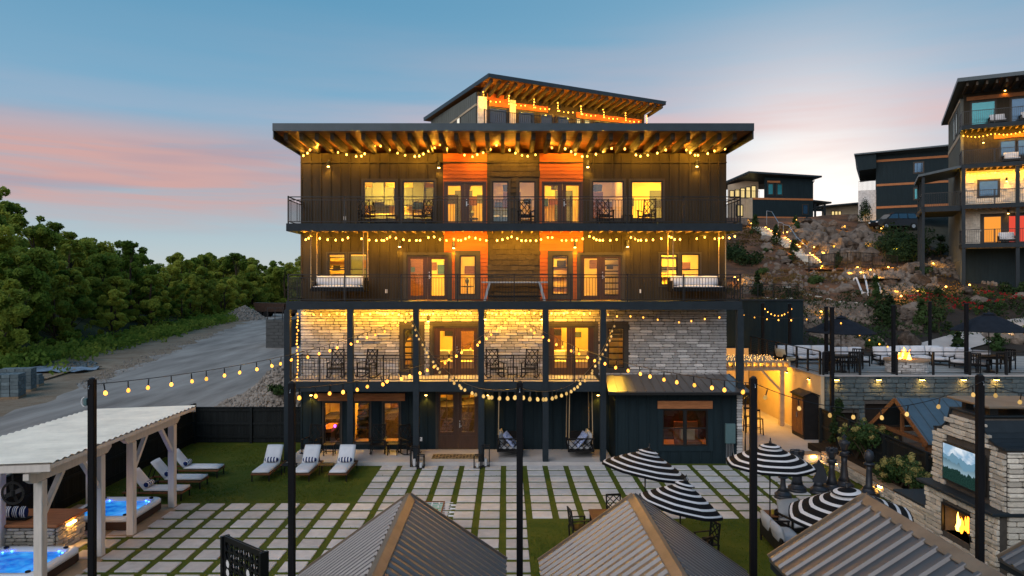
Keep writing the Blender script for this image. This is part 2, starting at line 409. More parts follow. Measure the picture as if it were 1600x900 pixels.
M['room_light_dim'] = emit('room_light_dim', (1.0, .52, .06), 80.0)
M['room_light_red'] = emit('room_light_red', (1.0, .30, .08), 20.0)
M['fire'] = emit('flame', (1.0, .26, .02), 5.0)
M['fire_core'] = emit('flame_core', (1.0, .50, .08), 9.0)
M['path_light'] = emit('path_light', (1.0, .46, .08), 90.0)
M['step_glow'] = emit('step_glow', (1.0, .44, .07), 14.0)
M['tub_glow'] = emit('tub_lamp', (.02, .10, 1.0), 30.0)
M['purple'] = emit('purple_lamp', (.32, .05, 1.0), 12.0)
M['charcoal'] = mat('charcoal', (.02, .015, .012), .9)
M['cab'] = mat('grey_kitchen_cabinet', (.10, .115, .13), .5, var=.1)
M['linen'] = mat('linen_fabric', (.55, .45, .30), .9, var=.12)
M['bedblue'] = mat('blue_bedding', (.05, .10, .22), .9, var=.2)
# ================================================================ SETTING
from mathutils import noise as mnoise
def edge_x(y): return -35.0 - (max(y, 30) - 50) * .135           # where the wood begins, left of the road
def road_x(y): return -26.5 - (max(y, 22) - 46) * .21            # left edge of the gravel road
def tz(x, y):
    n = mnoise.noise(Vector((x * .35, y * .35, 0))) * .22 + mnoise.noise(Vector((x * .09, y * .09, 3))) * .5
    left = 1.0 + max(0.0, min(y, 200) - 36) * .008
    d = edge_x(y) - x - 1.5
    if d > 0: left += min(.58 * d, 16) * max(.06, 1 - max(0, y - 55) / 62) + n * min(d * .2, 1)
    if y < 32.6:
        if x < -14.3: return left
        return 0.0 if x < 40 else min((x - 40) * .2, 4)
    if 9.0 < x < 14.34 and y < 42: return 0.0
    t = max(0.0, min(y, 84) - 41.5)
    right = 2.9 + .288 * t + n * min(1, t * .15)
    w = min(1, max(0, (x + 8) / 17.0))
    return left * (1 - w) + right * w
def hit(px, py, lift=0.0):                                       # where the sight line through a pixel meets the ground
    Y = 15.0
    while Y < 320:
        p = at(px, py, Y)
        if p.z < tz(p.x, p.y) + lift: return p
        Y += .12
    return at(px, py, 320)

def axis(lo, hi, dense_lo, dense_hi, step, extra=()):
    a = [lo + (dense_lo - lo) * (1 - (1 - i / 14) ** .5) if False else lo + (dense_lo - lo) * (1 - ((14 - i) / 14) ** 2.2) for i in range(14)]
    b = list(np.arange(dense_lo, dense_hi, step))
    c = [dense_hi + (hi - dense_hi) * (i / 14) ** 2.2 for i in range(15)]
    return sorted(set(round(float(q), 3) for q in a + b + c + list(extra)))
def build_ground():
    xs = axis(-900, 900, -66, 66, 1.1, (-14.33, -14.27, 14.30, 14.38, 9.0, 8.98))
    ys = axis(-300, 1400, 4, 130, 1.1, (32.57, 32.63, 41.9, 42.02))
    V = [(x, y, tz(x, y) - .012) for y in ys for x in xs]
    nx = len(xs)
    Fs = [(j * nx + i, j * nx + i + 1, (j + 1) * nx + i + 1, (j + 1) * nx + i) for j in range(len(ys) - 1) for i in range(nx - 1)]
    me = bpy.data.meshes.new('ground'); me.from_pydata(V, [], Fs)
    ca = me.color_attributes.new('zone', 'FLOAT_COLOR', 'POINT')
    col = []
    for (x, y, z) in V:
        r = g = b = 0.0
        if x < -9 or y < 0:
            r = 1.0 if x > edge_x(y) + .5 else 0.0
            b = 1.0 - r
        elif y > 33:
            g = min(1, max(0, (y - 49 - 1.5 * mnoise.noise(Vector((x * .2, y * .2, 9)))) / 3)) if x < 33 + (y - 50) * .2 else .12
            if x > 40 and y > 60: b = .35
        else: g = .15
        col += [r, g, b, 1]
    ca.data.foreach_set('color', col)
    m = bpy.data.materials.new('hillside_ground'); m.use_nodes = True
    nt = m.node_tree; N, L = nt.nodes, nt.links
    p = N['Principled BSDF']; p.inputs['Roughness'].default_value = .95
    at_ = N.new('ShaderNodeAttribute'); at_.attribute_name = 'zone'
    sp = N.new('ShaderNodeSeparateColor'); L.new(at_.outputs['Color'], sp.inputs[0])
    tc = N.new('ShaderNodeTexCoord')
    nz = N.new('ShaderNodeTexNoise'); L.new(tc.outputs['Object'], nz.inputs[0]); nz.inputs['Scale'].default_value = .55; nz.inputs['Detail'].default_value = 9; nz.inputs['Roughness'].default_value = .68
    nf = N.new('ShaderNodeTexNoise'); L.new(tc.outputs['Object'], nf.inputs[0]); nf.inputs['Scale'].default_value = 7; nf.inputs['Detail'].default_value = 6
    def mixc(f, a, b):
        n = N.new('ShaderNodeMix'); n.data_type = 'RGBA'; L.new(f, n.inputs[0])
        for i, v in ((6, a), (7, b)):
            if isinstance(v, tuple): n.inputs[i].default_value = (*v, 1)
            else: L.new(v, n.inputs[i])
        return n.outputs[2]
    def rmp(f, lo, hi):
        n = N.new('ShaderNodeMapRange'); L.new(f, n.inputs[0]); n.inputs[1].default_value = lo; n.inputs[2].default_value = hi
        return n.outputs[0]
    dirt = mixc(rmp(nz.outputs[0], .35, .65), (.20, .13, .075), (.30, .235, .165))
    straw = mixc(rmp(nz.outputs[0], .42, .60), (.022, .016, .012), (.23, .095, .04))
    straw = mixc(rmp(nf.outputs[0], .3, .75), straw, (.15, .072, .034))
    green = mixc(rmp(nz.outputs[0], .35, .65), (.018, .030, .008), (.05, .06, .018))
    c = mixc(sp.outputs[0], (.022, .017, .013), dirt); c = mixc(sp.outputs[1], c, straw); c = mixc(sp.outputs[2], c, green)
    L.new(c, p.inputs['Base Color'])
    bp = N.new('ShaderNodeBump'); bp.inputs['Strength'].default_value = .8; bp.inputs['Distance'].default_value = .06
    L.new(nf.outputs[0], bp.inputs['Height']); L.new(bp.outputs[0], p.inputs['Normal'])
    me.materials.append(m)
    kind(put('ground', me), 'structure')
build_ground()

def build_road():
    b = MB()
    rows = list(np.arange(33.2, 150, 1.0))
    nc = 16; V, Fs = [], []
    for y in rows:
        xl = road_x(y) + mnoise.noise(Vector((0, y * .33, 5))) * 1.6; xr = -8.9 - max(0, y - 45) * .07
        for i in range(nc):
            x = xl + (xr - xl) * i / (nc - 1)
            V.append((x, y, tz(x, y) + .02 - (.05 if i in (0, nc - 1) else 0)))
    for j in range(len(rows) - 1):
        for i in range(nc - 1): Fs.append((j * nc + i, j * nc + i + 1, (j + 1) * nc + i + 1, (j + 1) * nc + i))
    b.add(V, Fs)
    V, Fs = [], []
    rows = list(np.arange(8, 33.3, 1.05))
    for y in rows:
        xl = road_x(y) + mnoise.noise(Vector((0, y * .33, 5))) * 1.6
        for i in range(6): x = xl + (-14.36 - xl) * i / 5; V.append((x, y, tz(x, y) + .021))
    for j in range(len(rows) - 1):
        for i in range(5): Fs.append((j * 6 + i, j * 6 + i + 1, (j + 1) * 6 + i + 1, (j + 1) * 6 + i))
    b.add(V, Fs)
    kind(b.build('road', M['asphalt']), 'structure')
build_road()

# ---- lawn, grass blades, pavers, patio, walkway
lawn = kind(MB().quad((-14.2, 3, .004), (14.2, 3, .004), (14.2, 32.5, .004), (-14.2, 32.5, .004)).build('lawn', M['grass']), 'structure')
WM[lawn] = Matrix.Identity(4)
PITCH, PW, PD = .8145, .607, .615
pav = MB().rbox(-PW / 2, PW / 2, -PD / 2, PD / 2, -.02, .034, .012).mesh('paver', M['paver'])
cells = []
def roof_hides(x, y):
    px, py = proj((x, y, 0))
    if py > 915 or px < -10: return True
    for (ax, ay, lx, ly, rx, ry) in ((640, 775, 466, 899, 790, 875), (990, 775, 842, 878, 1165, 897), (1352, 775, 1202, 875, 1560, 903)):
        if lx < px < rx:
            e = ay + (ly - ay) * (ax - px) / (ax - lx) if px < ax else ay + (ry - ay) * (px - ax) / (rx - ax)
            if py > e + 26: return True
    return False
def slab_free(x, y): return not roof_hides(x, y)
for i in range(0, 17):
    yc = 28.2 - PITCH * i - PD / 2
    for k in range(-17, 17):
        xc = k * PITCH + PW / 2
        if i <= 5: ok = k >= -6
        elif i <= 7: ok = k >= -13
        else: ok = -13 <= k <= 0 or (i in (9, 10, 11) and -16 <= k <= 0)
        if xc > 12.2: ok = False
        if k >= 1 and i > 7: ok = False
        if ok and slab_free(xc, yc):
            o = piece('paver', pav, lawn, (xc + RND.uniform(-.004, .004), yc + RND.uniform(-.004, .004), RND.uniform(-.004, .004)), (RND.uniform(-.004, .004), RND.uniform(-.004, .004), RND.uniform(-.006, .006)))
            cells.append((xc, yc))
def build_blades():
    rng = np.random.default_rng(4)
    n = 46000
    zones = [(-14.0, -5.4, 23.4, 31.8, .52), (.65, 4.6, 14, 21.6, .10), (3.8, 9.5, 16.5, 21.7, .12), (-11, 12.6, 14, 28.2, .26)]
    P = []
    for x0, x1, y0, y1, w in zones:
        m = int(n * w); P.append(np.column_stack([rng.uniform(x0, x1, m), rng.uniform(y0, y1, m)]))
    P = np.concatenate(P)
    if cells:
        cs = np.array(cells)
        kx = np.floor(P[:, 0] / PITCH); fx = P[:, 0] - kx * PITCH
        fy = (28.2 - P[:, 1]) / PITCH; fy = (fy - np.floor(fy)) * PITCH
        key = set((round(a / PITCH * 2), round((28.2 - b) / PITCH * 2)) for a, b in cells)
        inside = (fx < PW + .01) & (fy < PD + .01)
        ii = np.floor((28.2 - P[:, 1]) / PITCH); 
        has = set((int(round((a - PW / 2) / PITCH)), int(round((28.2 - PD / 2 - b) / PITCH))) for a, b in cells)
        keep = np.array([not (inside[q] and (int(kx[q]), int(ii[q])) in has) for q in range(len(P))])
        P = P[keep]
    m = len(P)
    a = rng.uniform(0, 2 * PI, m); h = rng.uniform(.018, .05, m) * (1 + .5 * np.sin(P[:, 0] * 1.7) * np.cos(P[:, 1] * 1.3)); w = rng.uniform(.008, .02, m)
    lx, ly = rng.normal(0, .02, m), rng.normal(0, .02, m)
    z0 = np.full(m, .003)
    A = np.column_stack([P[:, 0] - np.cos(a) * w, P[:, 1] - np.sin(a) * w, z0]); B = np.column_stack([P[:, 0] + np.cos(a) * w, P[:, 1] + np.sin(a) * w, z0])
    T = np.column_stack([P[:, 0] + lx, P[:, 1] + ly, h])
    V = np.stack([A, B, T], 1).reshape(-1, 3)
    me = bpy.data.meshes.new('grass_blades'); me.vertices.add(m * 3); me.vertices.foreach_set('co', V.ravel())
    me.loops.add(m * 3); me.loops.foreach_set('vertex_index', np.arange(m * 3)); me.polygons.add(m); me.polygons.foreach_set('loop_start', np.arange(m) * 3)
    me.update(calc_edges=True); me.materials.append(M['blade'])
    o = kind(put('grass', me), 'stuff'); o['label'] = 'short green lawn grass growing between and beside the pavers'
build_blades()

pat = MB(); pat.box(-8.75, 4.25, 28.22, 30.45, -.02, .15)
patio = kind(pat.build('patio', M['concrete']), 'structure')
wk = MB(); wk.box(9.62, 14.22, 29.4, 41.9, -.02, .10)
kind(wk.build('walkway', M['concrete']), 'structure')
ps = MB(); ps.box(-13.9, -10.48, 20.3, 23.2, -.02, .030); ps.box(-13.9, -10.5, 15.6, 18.98, -.02, .028)
kind(ps.build('tub_pad', mat('tan_pad', (.36, .27, .18), .8, var=.2, scale=2, detail=7)), 'structure')
# raised terrace on the right: its floor is setting, the walls under it are things
tr = MB(); tr.box(14.42, 34, 32.5, 41.4, 2.86, 3.0)
kind(tr.build('terrace', mat('terrace_concrete', (.36, .37, .36), .8, var=.15, scale=1.5, detail=7)), 'structure')
def build_path():
    pts = [(15.7, 39.6), (17.5, 41.5), (20.5, 42.9), (24, 43.6), (28, 45.8), (33, 49.0), (40, 51.5), (46, 52.5)]
    pts = [(20.2, 36.8), (21.2, 39.2), (23.0, 41.0), (25.2, 42.4), (28.5, 44.2), (32.5, 46.4), (37, 47.5), (44, 48)]
    V, Fs = [], []
    for i, (x, y) in enumerate(pts):
        a, b = pts[max(i - 1, 0)], pts[min(i + 1, len(pts) - 1)]
        d = Vector((b[0] - a[0], b[1] - a[1])).normalized(); n = Vector((-d.y, d.x)) * .95
        for s in (-1, -.33, .33, 1):
            q = (x + n.x * s, y + n.y * s); V.append((q[0], q[1], max(tz(*q), 2.99) + .10))
    for i in range(len(pts) - 1):
        for k in range(3): Fs.append((i * 4 + k, i * 4 + k + 1, i * 4 + k + 5, i * 4 + k + 4))
    kind(MB().add(V, [f[::-1] for f in Fs]).build('path', M['concrete']), 'structure')
build_path()
# ================================================================ THE LODGE
YW, YF = 30.4, 28.3                                              # wall plane, front plane of decks and posts
lodge = thing('lodge', 'four storey dark lodge with two balconies, stone middle floor and string lights, in the centre', 'lodge', (.3, YW, 0))
def wx(px): return gx(px, YW)
def wz(py): return gz(py, YW)
def wall(name, x0, x1, z0, z1, holes, m, parent=lodge, y=YW, t=.16):
    b = MB()
    hs = [h for h in holes if h[1] > x0 + .001 and h[0] < x1 - .001 and h[3] > z0 + .001 and h[2] < z1 - .001]
    xs = sorted({x0, x1, *[min(max(v, x0), x1) for h in hs for v in h[:2]]}); zs = sorted({z0, z1, *[min(max(v, z0), z1) for h in hs for v in h[2:]]})
    for i in range(len(xs) - 1):
        for j in range(len(zs) - 1):
            cx_, cz_ = (xs[i] + xs[i + 1]) / 2, (zs[j] + zs[j + 1]) / 2
            if any(h[0] < cx_ < h[1] and h[2] < cz_ < h[3] for h in hs): continue
            a, c, d, e = xs[i], xs[i + 1], zs[j], zs[j + 1]
            b.quad((a, y, d), (c, y, d), (c, y, e), (a, y, e)); b.quad((c, y + t, d), (a, y + t, d), (a, y + t, e), (c, y + t, e))
    for h in hs:
        a, c, d, e = max(h[0], x0), min(h[1], x1), max(h[2], z0), min(h[3], z1)
        b.quad((a, y, d), (a, y + t, d), (a, y + t, e), (a, y, e)); b.quad((c, y + t, d), (c, y, d), (c, y, e), (c, y + t, e))
        b.quad((a, y, e), (a, y + t, e), (c, y + t, e), (c, y, e)); b.quad((a, y + t, d), (a, y, d), (c, y, d), (c, y + t, d))
    return b.build(name, m, parent)
def battens(wobj, x0, x1, z0, z1, holes, m, step=.41, y=YW, w=.045, pad=.1):
    x = x0 + .03
    while x < x1 - .02:
        segs = [(z0, z1)]
        for h in holes:
            if h[0] - pad < x < h[1] + pad:
                ns = []
                for a, c in segs:
                    if h[3] + pad <= a or h[2] - pad >= c: ns.append((a, c)); continue
                    if h[2] - pad > a + .1: ns.append((a, h[2] - pad))
                    if h[3] + pad < c - .1: ns.append((h[3] + pad, c))
                segs = ns
        for a, c in segs: piece('batten', batten_me[m], wobj, (x, y - .014, a), None, (1, 1, c - a))
        x += step
batten_me = {k: MB().box(-.028, .028, -.026, .013, 0, 1).mesh('batten', M[k]) for k in ('siding', 'siding_blue', 'siding_grey')}
pane_cache = {}
def window(parent, x0, x1, z0, z1, y=YW, mull=0, rails=(), casing=.09, g='glass', fm='frame', cm='casing', rec=.05):
    fw = .055
    b = MB()
    for a, c, d, e in ((x0, x0 + fw, z0, z1), (x1 - fw, x1, z0, z1), (x0 + fw, x1 - fw, z0, z0 + fw), (x0 + fw, x1 - fw, z1 - fw, z1)): b.box(a, c, y + .0, y + .09, d, e)
    for i in range(mull):
        xm = x0 + (x1 - x0) * (i + 1) / (mull + 1); b.box(xm - .07, xm + .07, y + .002, y + .092, z0 + fw, z1 - fw)
    for r in rails: b.box(x0 + fw, x1 - fw, y + .012, y + .07, z0 + (z1 - z0) * r - .022, z0 + (z1 - z0) * r + .022)
    o = b.build('window', M[fm], parent)
    xs = [x0 + fw] + [x0 + (x1 - x0) * (i + 1) / (mull + 1) + s * .07 for i in range(mull) for s in (-1, 1)] + [x1 - fw]
    for i in range(0, len(xs), 2):
        MB().quad((xs[i], y + rec, z0 + fw), (xs[i + 1], y + rec, z0 + fw), (xs[i + 1], y + rec, z1 - fw), (xs[i], y + rec, z1 - fw)).build('pane', M[g], o)
    if casing:
        k = MB(); c = casing
        for a, e, d, f in ((x0 - c, x0, z0 - c, z1 + c), (x1, x1 + c, z0 - c, z1 + c), (x0, x1, z0 - c, z0), (x0, x1, z1, z1 + c)): k.box(a, e, y - .032, y + .02, d, f)
        k.build('casing', M[cm], o)
    return o
def french(parent, x0, x1, z0, z1, panes, pz0, pz1, y=YW, g='glass', lights=False, casing=.12):
    jw = .06
    b = MB(); b.box(x0, x0 + jw, y - .01, y + .12, z0, z1); b.box(x1 - jw, x1, y - .01, y + .12, z0, z1); b.box(x0 + jw, x1 - jw, y - .01, y + .12, z1 - jw, z1)
    c = casing
    if c:
        b.box(x0 - c, x0, y - .04, y + .02, z0, z1 + c); b.box(x1, x1 + c, y - .04, y + .02, z0, z1 + c); b.box(x0, x1, y - .04, y + .02, z1, z1 + c)
    o = b.build('french_door', M['door'] if not c else M['casing'], parent)
    xm = (x0 + x1) / 2
    for (a, e), (p0, p1) in zip(((x0 + jw, xm - .004), (xm + .004, x1 - jw)), panes):
        d = MB(); yy = y + .02
        d.box(a, p0, yy, yy + .06, z0 + .02, z1 - jw); d.box(p1, e, yy, yy + .06, z0 + .02, z1 - jw)
        d.box(p0, p1, yy, yy + .06, z0 + .02, pz0); d.box(p0, p1, yy, yy + .06, pz1, z1 - jw)
        if lights:
            d.box((p0 + p1) / 2 - .014, (p0 + p1) / 2 + .014, yy + .01, yy + .05, pz0, pz1)
            for t in (1 / 3, 2 / 3): d.box(p0, p1, yy + .012, yy + .048, pz0 + (pz1 - pz0) * t - .014, pz0 + (pz1 - pz0) * t + .014)
            d.box(p0 - .02, p1 + .02, yy - .012, yy, z0 + .14, pz0 - .16)
        d.build('door_leaf', M['door'], o)
        MB().quad((p0, yy + .03, pz0), (p1, yy + .03, pz0), (p1, yy + .03, pz1), (p0, yy + .03, pz1)).build('pane', M[g], o)
    h = MB(); h.box(xm + .05, xm + .09, y - .03, y + .02, z0 + .92, z0 + 1.12); h.box(xm + .05, xm + .16, y - .045, y - .025, z0 + .98, z0 + 1.01)
    h.box(xm + .05, xm + .09, y - .03, y + .02, z0 + 1.17, z0 + 1.22)
    h.build('handle', M['steel'], o)
    return o

Z1, Z2, Z3 = 3.30, 6.48, 9.57                                    # deck tops
ZT = 12.74                                                       # wall top
XL, XR = wx(470), wx(1135)
def O(a, b, c, d): return (wx(a), wx(b), wz(d), wz(c))           # photo box -> opening
# -- third floor
h3 = [O(568, 618.7, 282.6, 343.6), O(629, 679, 282.6, 343.6), O(769, 794.5, 283, 348), O(810, 836.7, 283, 348), O(925, 975, 282.6, 342.7), O(985.8, 1035.5, 282.6, 342.7)]
d3 = [(wx(693), wx(760), Z3, wz(283.5)), (wx(846.7), wx(911), Z3, wz(283.5))]
for x0, x1, mname in ((XL, wx(692.5), 'siding'), (wx(911), XR, 'siding')):
    w = wall('siding_wall', x0, x1, Z3 - .3, ZT, h3 + d3, M[mname]); battens(w, x0, x1, Z3, ZT, h3 + d3, mname)
lap_me = MB().prism([(-.022, 0), (0, 0), (0, .158), (-.006, .158)], 'x', 0, 1).mesh('lap_board', M['orange'])
def lap_wall(x0, x1, z0, z1, holes):
    w = wall('orange_wall', x0, x1, z0, z1, holes, M['orange'])
    z = z0
    while z < z1 - .05:
        segs = [(x0, x1)]
        for h in holes:
            if h[2] - .12 < z + .08 < h[3] + .12:
                ns = []
                for a, c in segs:
                    if h[1] + .12 <= a or h[0] - .12 >= c: ns.append((a, c)); continue
                    if h[0] - .12 > a: ns.append((a, h[0] - .12))
                    if h[1] + .12 < c: ns.append((h[1] + .12, c))
                segs = ns
        for a, c in segs:
            if c - a > .04: piece('lap_board', lap_me, w, (a, YW, z), None, (c - a, 1, min(1, (z1 - z) / .16)))
        z += .16
for x0, x1 in ((wx(692.5), wx(761)), (wx(843), wx(911))): lap_wall(x0, x1, Z3 - .3, ZT, d3)
shing = [MB().prism([(-.03, 0), (0, 0), (0, .25), (-.008, .25)], 'x', -w / 2, w / 2).mesh('shingle', M['shingle']) for w in (.30, .37, .44)]
def shingle_wall(x0, x1, z0, z1, holes):
    w = wall('shingle_wall', x0, x1, z0, z1, holes, M['shingle'])
    z, r = z0, 0
    while z < z1 - .1:
        x = x0 - RND.uniform(0, .3)
        while x < x1:
            k = RND.randrange(3); ww = (.30, .37, .44)[k]
            xc = x + ww / 2
            if x > x0 - .02 and x + ww < x1 + .05 and not any(h[0] - .12 < xc < h[1] + .12 and h[2] - .15 < z + .12 < h[3] + .15 for h in holes):
                piece('shingle', shing[k], w, (xc, YW - RND.uniform(0, .01), z + RND.uniform(-.012, .012)))
            x += ww + .012
        z += .225; r += 1
shingle_wall(wx(761), wx(843), Z3 - .3, ZT, h3)
window(lodge, *h3[0]); window(lodge, *h3[1]); window(lodge, *h3[2], g='glass_sky'); window(lodge, *h3[3], g='glass_sky'); window(lodge, *h3[4], g='glass_sky'); window(lodge, *h3[5])
french(lodge, *d3[0], [(wx(700), wx(719.5)), (wx(733.5), wx(753.4))], wz(347), wz(290), casing=0)
french(lodge, *d3[1], [(wx(851), wx(871.6)), (wx(884.6), wx(904))], wz(347), wz(290), casing=0)
# -- second floor
h2 = [O(512, 540, 396, 446), O(546, 574, 396, 446), O(718, 743.5, 399, 461), O(863, 888, 399, 461), O(1031.5, 1059, 396.5, 446), O(1064, 1093.5, 396.5, 446)]
d2 = [(wx(635), wx(701.5), Z2, wz(399)), (wx(906), wx(972), Z2, wz(399))]
for x0, x1 in ((XL, wx(694)), (wx(911), XR)):
    w = wall('siding_wall', x0, x1, Z2 - .3, Z3 - .3, h2 + d2, M['siding']); battens(w, x0, x1, Z2, Z3 - .3, h2 + d2, 'siding')
for x0, x1 in ((wx(694), wx(762)), (wx(843.5), wx(911))): lap_wall(x0, x1, Z2 - .3, Z3 - .3, h2 + d2)
shingle_wall(wx(762), wx(843.5), Z2 - .3, Z3 - .3, h2)
for k in (0, 1, 4, 5): window(lodge, *h2[k], rails=(.5,), casing=.07)
for k in (2, 3): window(lodge, *h2[k], casing=.2)
french(lodge, *d2[0], [(wx(641.5), wx(661)), (wx(674.5), wx(694.6))], wz(462), wz(405), casing=.13)
french(lodge, *d2[1], [(wx(913), wx(933)), (wx(945.5), wx(966.5))], wz(462), wz(404), casing=.13)
# -- first floor, ledge stone
h1 = [O(630.5, 657, 513.5, 576.5), O(949.5, 975.5, 512, 575)]
d1 = [(wx(676), wx(747), Z1, wz(510)), (wx(857), wx(930), Z1, wz(510))]
st = wall('stone_wall', XL, XR, Z1 - .3, Z2 - .3, h1 + d1, M['mortar'])
def ledge_stones(wobj, x0, x1, z0, z1, holes, limit, origin, ux, n, m, hmin=.085, hmax=.145, wmin=.2, wmax=.62, keep=None, sub_parent=None):
    """courses of split-faced stones on a wall: the first `limit` as parts, the rest joined"""
    ux, n = Vector(ux), Vector(n); stones = []
    z = z0
    while z < z1 - .03:
        h = min(RND.uniform(hmin, hmax), z1 - z)
        x = x0
        while x < x1 - .02:
            w = min(RND.uniform(wmin, wmax), x1 - x)
            if x1 - x - w < .12: w = x1 - x
            a, c = x, x + w
            bad = False
            for h_ in holes:
                if z + h > h_[2] - .005 and z < h_[3] + .005 and c > h_[0] and a < h_[1]:
                    if a < h_[0] - .06: c = h_[0]; w = h_[1] - x if False else c - a
                    elif c > h_[1] + .06: a = h_[1]
                    else: bad = True
            if not bad and c - a > .05 and (keep is None or keep((a + c) / 2, z + h / 2)): stones.append((a, c, z, z + h))
            x += w if not bad else w
        z += h
    RND.shuffle(stones)
    stones.sort(key=lambda s: -(s[1] - s[0]) * (s[3] - s[2]))
    Rm = Matrix((ux, -n, Vector((0, 0, 1)))).transposed()
    shapes = [MB().rbox(-.5, .5, -1, .35, -.5, .5, .06 + .05 * q).mesh('stone', m) for q in range(3)]
    rest = MB()
    inv = WM[wobj].inverted()
    for i, (a, c, d, e) in enumerate(stones):
        p = Vector(origin) + ux * ((a + c) / 2) + Vector((0, 0, (d + e) / 2)); dep = RND.uniform(.03, .095); g = .022
        tilt = Euler((RND.uniform(-.06, .06), 0, RND.uniform(-.05, .05))).to_matrix()
        X = Matrix.Translation(p) @ (Rm @ tilt).to_4x4() @ Matrix.Diagonal((c - a - g, dep, e - d - g, 1))
        if i < limit:
            o = bpy.data.objects.new('stone', shapes[i % 3]); C.objects.link(o); o.parent = wobj; o.matrix_local = inv @ X
        else:
            r = MB(inv @ X); r.rbox(-.5, .5, -1, .35, -.5, .5, .09)
            rest.add(r.v, r.f)
    if rest.v: kind(put('stonework', rest.mesh('stonework', m), wobj), 'stuff')
trim = [(h[0] - .17, h[1] + .17, h[2] - .18, h[3] + .18) for h in h1] + [(d[0] - .13, d[1] + .13, d[2], d[3] + .13) for d in d1]
ledge_stones(st, XL, XR, Z1, Z2 - .3, trim, 272, (0, YW, 0), (1, 0, 0), (0, -1, 0), M['stone'])
for h in h1: window(lodge, *h, casing=.17)
french(lodge, *d1[0], [(wx(687.5), wx(707)), (wx(720.5), wx(740))], wz(575.6), wz(517.5), casing=.13)
french(lodge, *d1[1], [(wx(866), wx(885.5)), (wx(899), wx(919))], wz(575), wz(512), casing=.13)
# -- ground floor
h0 = [O(506, 532.5, 628, 692), O(552.5, 578, 628, 692), O(599, 624.5, 628, 692)]
d0 = [(wx(682.5), wx(749), .15, wz(611))]
w0 = wall('siding_wall', XL, wx(952), 0, Z1 - .3, h0 + d0, M['siding_blue']); battens(w0, XL, wx(952), .15, Z1 - .3, h0 + d0, 'siding_blue')
for h in h0: window(lodge, *h, casing=.06)
MB().box(wx(497), wx(633), YW - .07, YW - .03, wz(626), wz(614.5)).build('header_beam', M['cedar_trim'], lodge)
french(lodge, *d0[0], [(wx(688), wx(708)), (wx(721.5), wx(741))], wz(675), wz(617), casing=.05, lights=True)
# -- side, back, floors between storeys
sd_ = MB()
sd_.box(XL + .002, XL + .16, YW + .165, 42, 0, ZT - .002); sd_.box(XR - .16, XR - .002, YW + .165, 42, 0, ZT - .002); sd_.box(XL + .17, XR - .17, 41.8, 41.98, 0, ZT - .002)
sd_.build('side_wall', M['siding'], lodge)
# -- rooms behind the glass
def room(x0, x1, z0, z1, y1, lm='room_light', lx=None, ls=.5, ly=None):
    ls = max(.4, (x1 - x0) * .17)
    y0 = YW + .165; t = .03
    b = MB()
    b.quad((x0, y1, z0), (x1, y1, z0), (x1, y1, z1), (x0, y1, z1)); b.quad((x0, y0, z0), (x0, y1, z0), (x0, y1, z1), (x0, y0, z1))
    b.quad((x1, y1, z0), (x1, y0, z0), (x1, y0, z1), (x1, y1, z1)); b.quad((x0, y0, z1), (x0, y1, z1), (x1, y1, z1), (x1, y0, z1))
    b.mi = 1; b.quad((x0, y0, z0), (x1, y0, z0), (x1, y1, z0), (x0, y1, z0))
    o = b.build('room', [M['room'], M['room_floor']], lodge)
    lx = (x0 + x1) / 2 if lx is None else lx; ly = y0 + (y1 - y0) * .45 if ly is None else ly
    MB().box(lx - ls, lx + ls, ly - .3, ly + .3, z1 - .10, z1 - .05).build('ceiling_light', M[lm], o)
    for i in range(3):
        a = x0 + (x1 - x0) * (i + RND.uniform(.25, .75)) / 3; w = RND.uniform(.15, .32); zc = z0 + RND.uniform(1.35, 1.7)
        MB().box(a - w, a + w, y1 - .05, y1 - .01, zc - w * .7, zc + w * .7).build('wall_picture', M[RND.choice(('frame', 'cab', 'bedblue', 'teak'))], o)
    a = RND.uniform(x0 + .6, x1 - .6); MB().box(a - .42, a + .42, y1 - .04, y1 - .005, z0 + .003, z0 + 2.05).build('inner_door', M[RND.choice(('cab', 'teak', 'linen'))], o)
    a = RND.uniform(x0 + .7, x1 - .7); MB().lathe([(.02, 0), (.2, .02), (.24, .3), (.19, .32)], 10, (a, y1 - 1.2, z1 - .85)).build('pendant_shade', M['blackwood'], o)
    return o
def roomset(z0, z1, cuts, y1=34.6, lms=None):
    for i in range(len(cuts) - 1): room(cuts[i] + .03, cuts[i + 1] - .03, z0, z1, y1 - (i % 2) * .6, (lms or ['room_light'] * 99)[i])
roomset(Z3, ZT - .4, [XL + .2, wx(685), wx(764), wx(842), wx(915), wx(980), XR - .2], lms=['room_light', 'room_light', 'room_light_dim', 'room_light', 'room_light_dim', 'room_light'])
roomset(Z2, Z3 - .35, [XL + .2, wx(600), wx(708), wx(800), wx(898), wx(1000), XR - .2])
roomset(Z1, Z2 - .35, [XL + .2, wx(600), wx(668), wx(800), wx(940), wx(1000), XR - .2])
roomset(.15, Z1 - .35, [XL + .2, wx(542), wx(660), wx(770), wx(940)], lms=['room_light_dim', 'room_light_dim', 'room_light_dim', 'room_light_dim'])
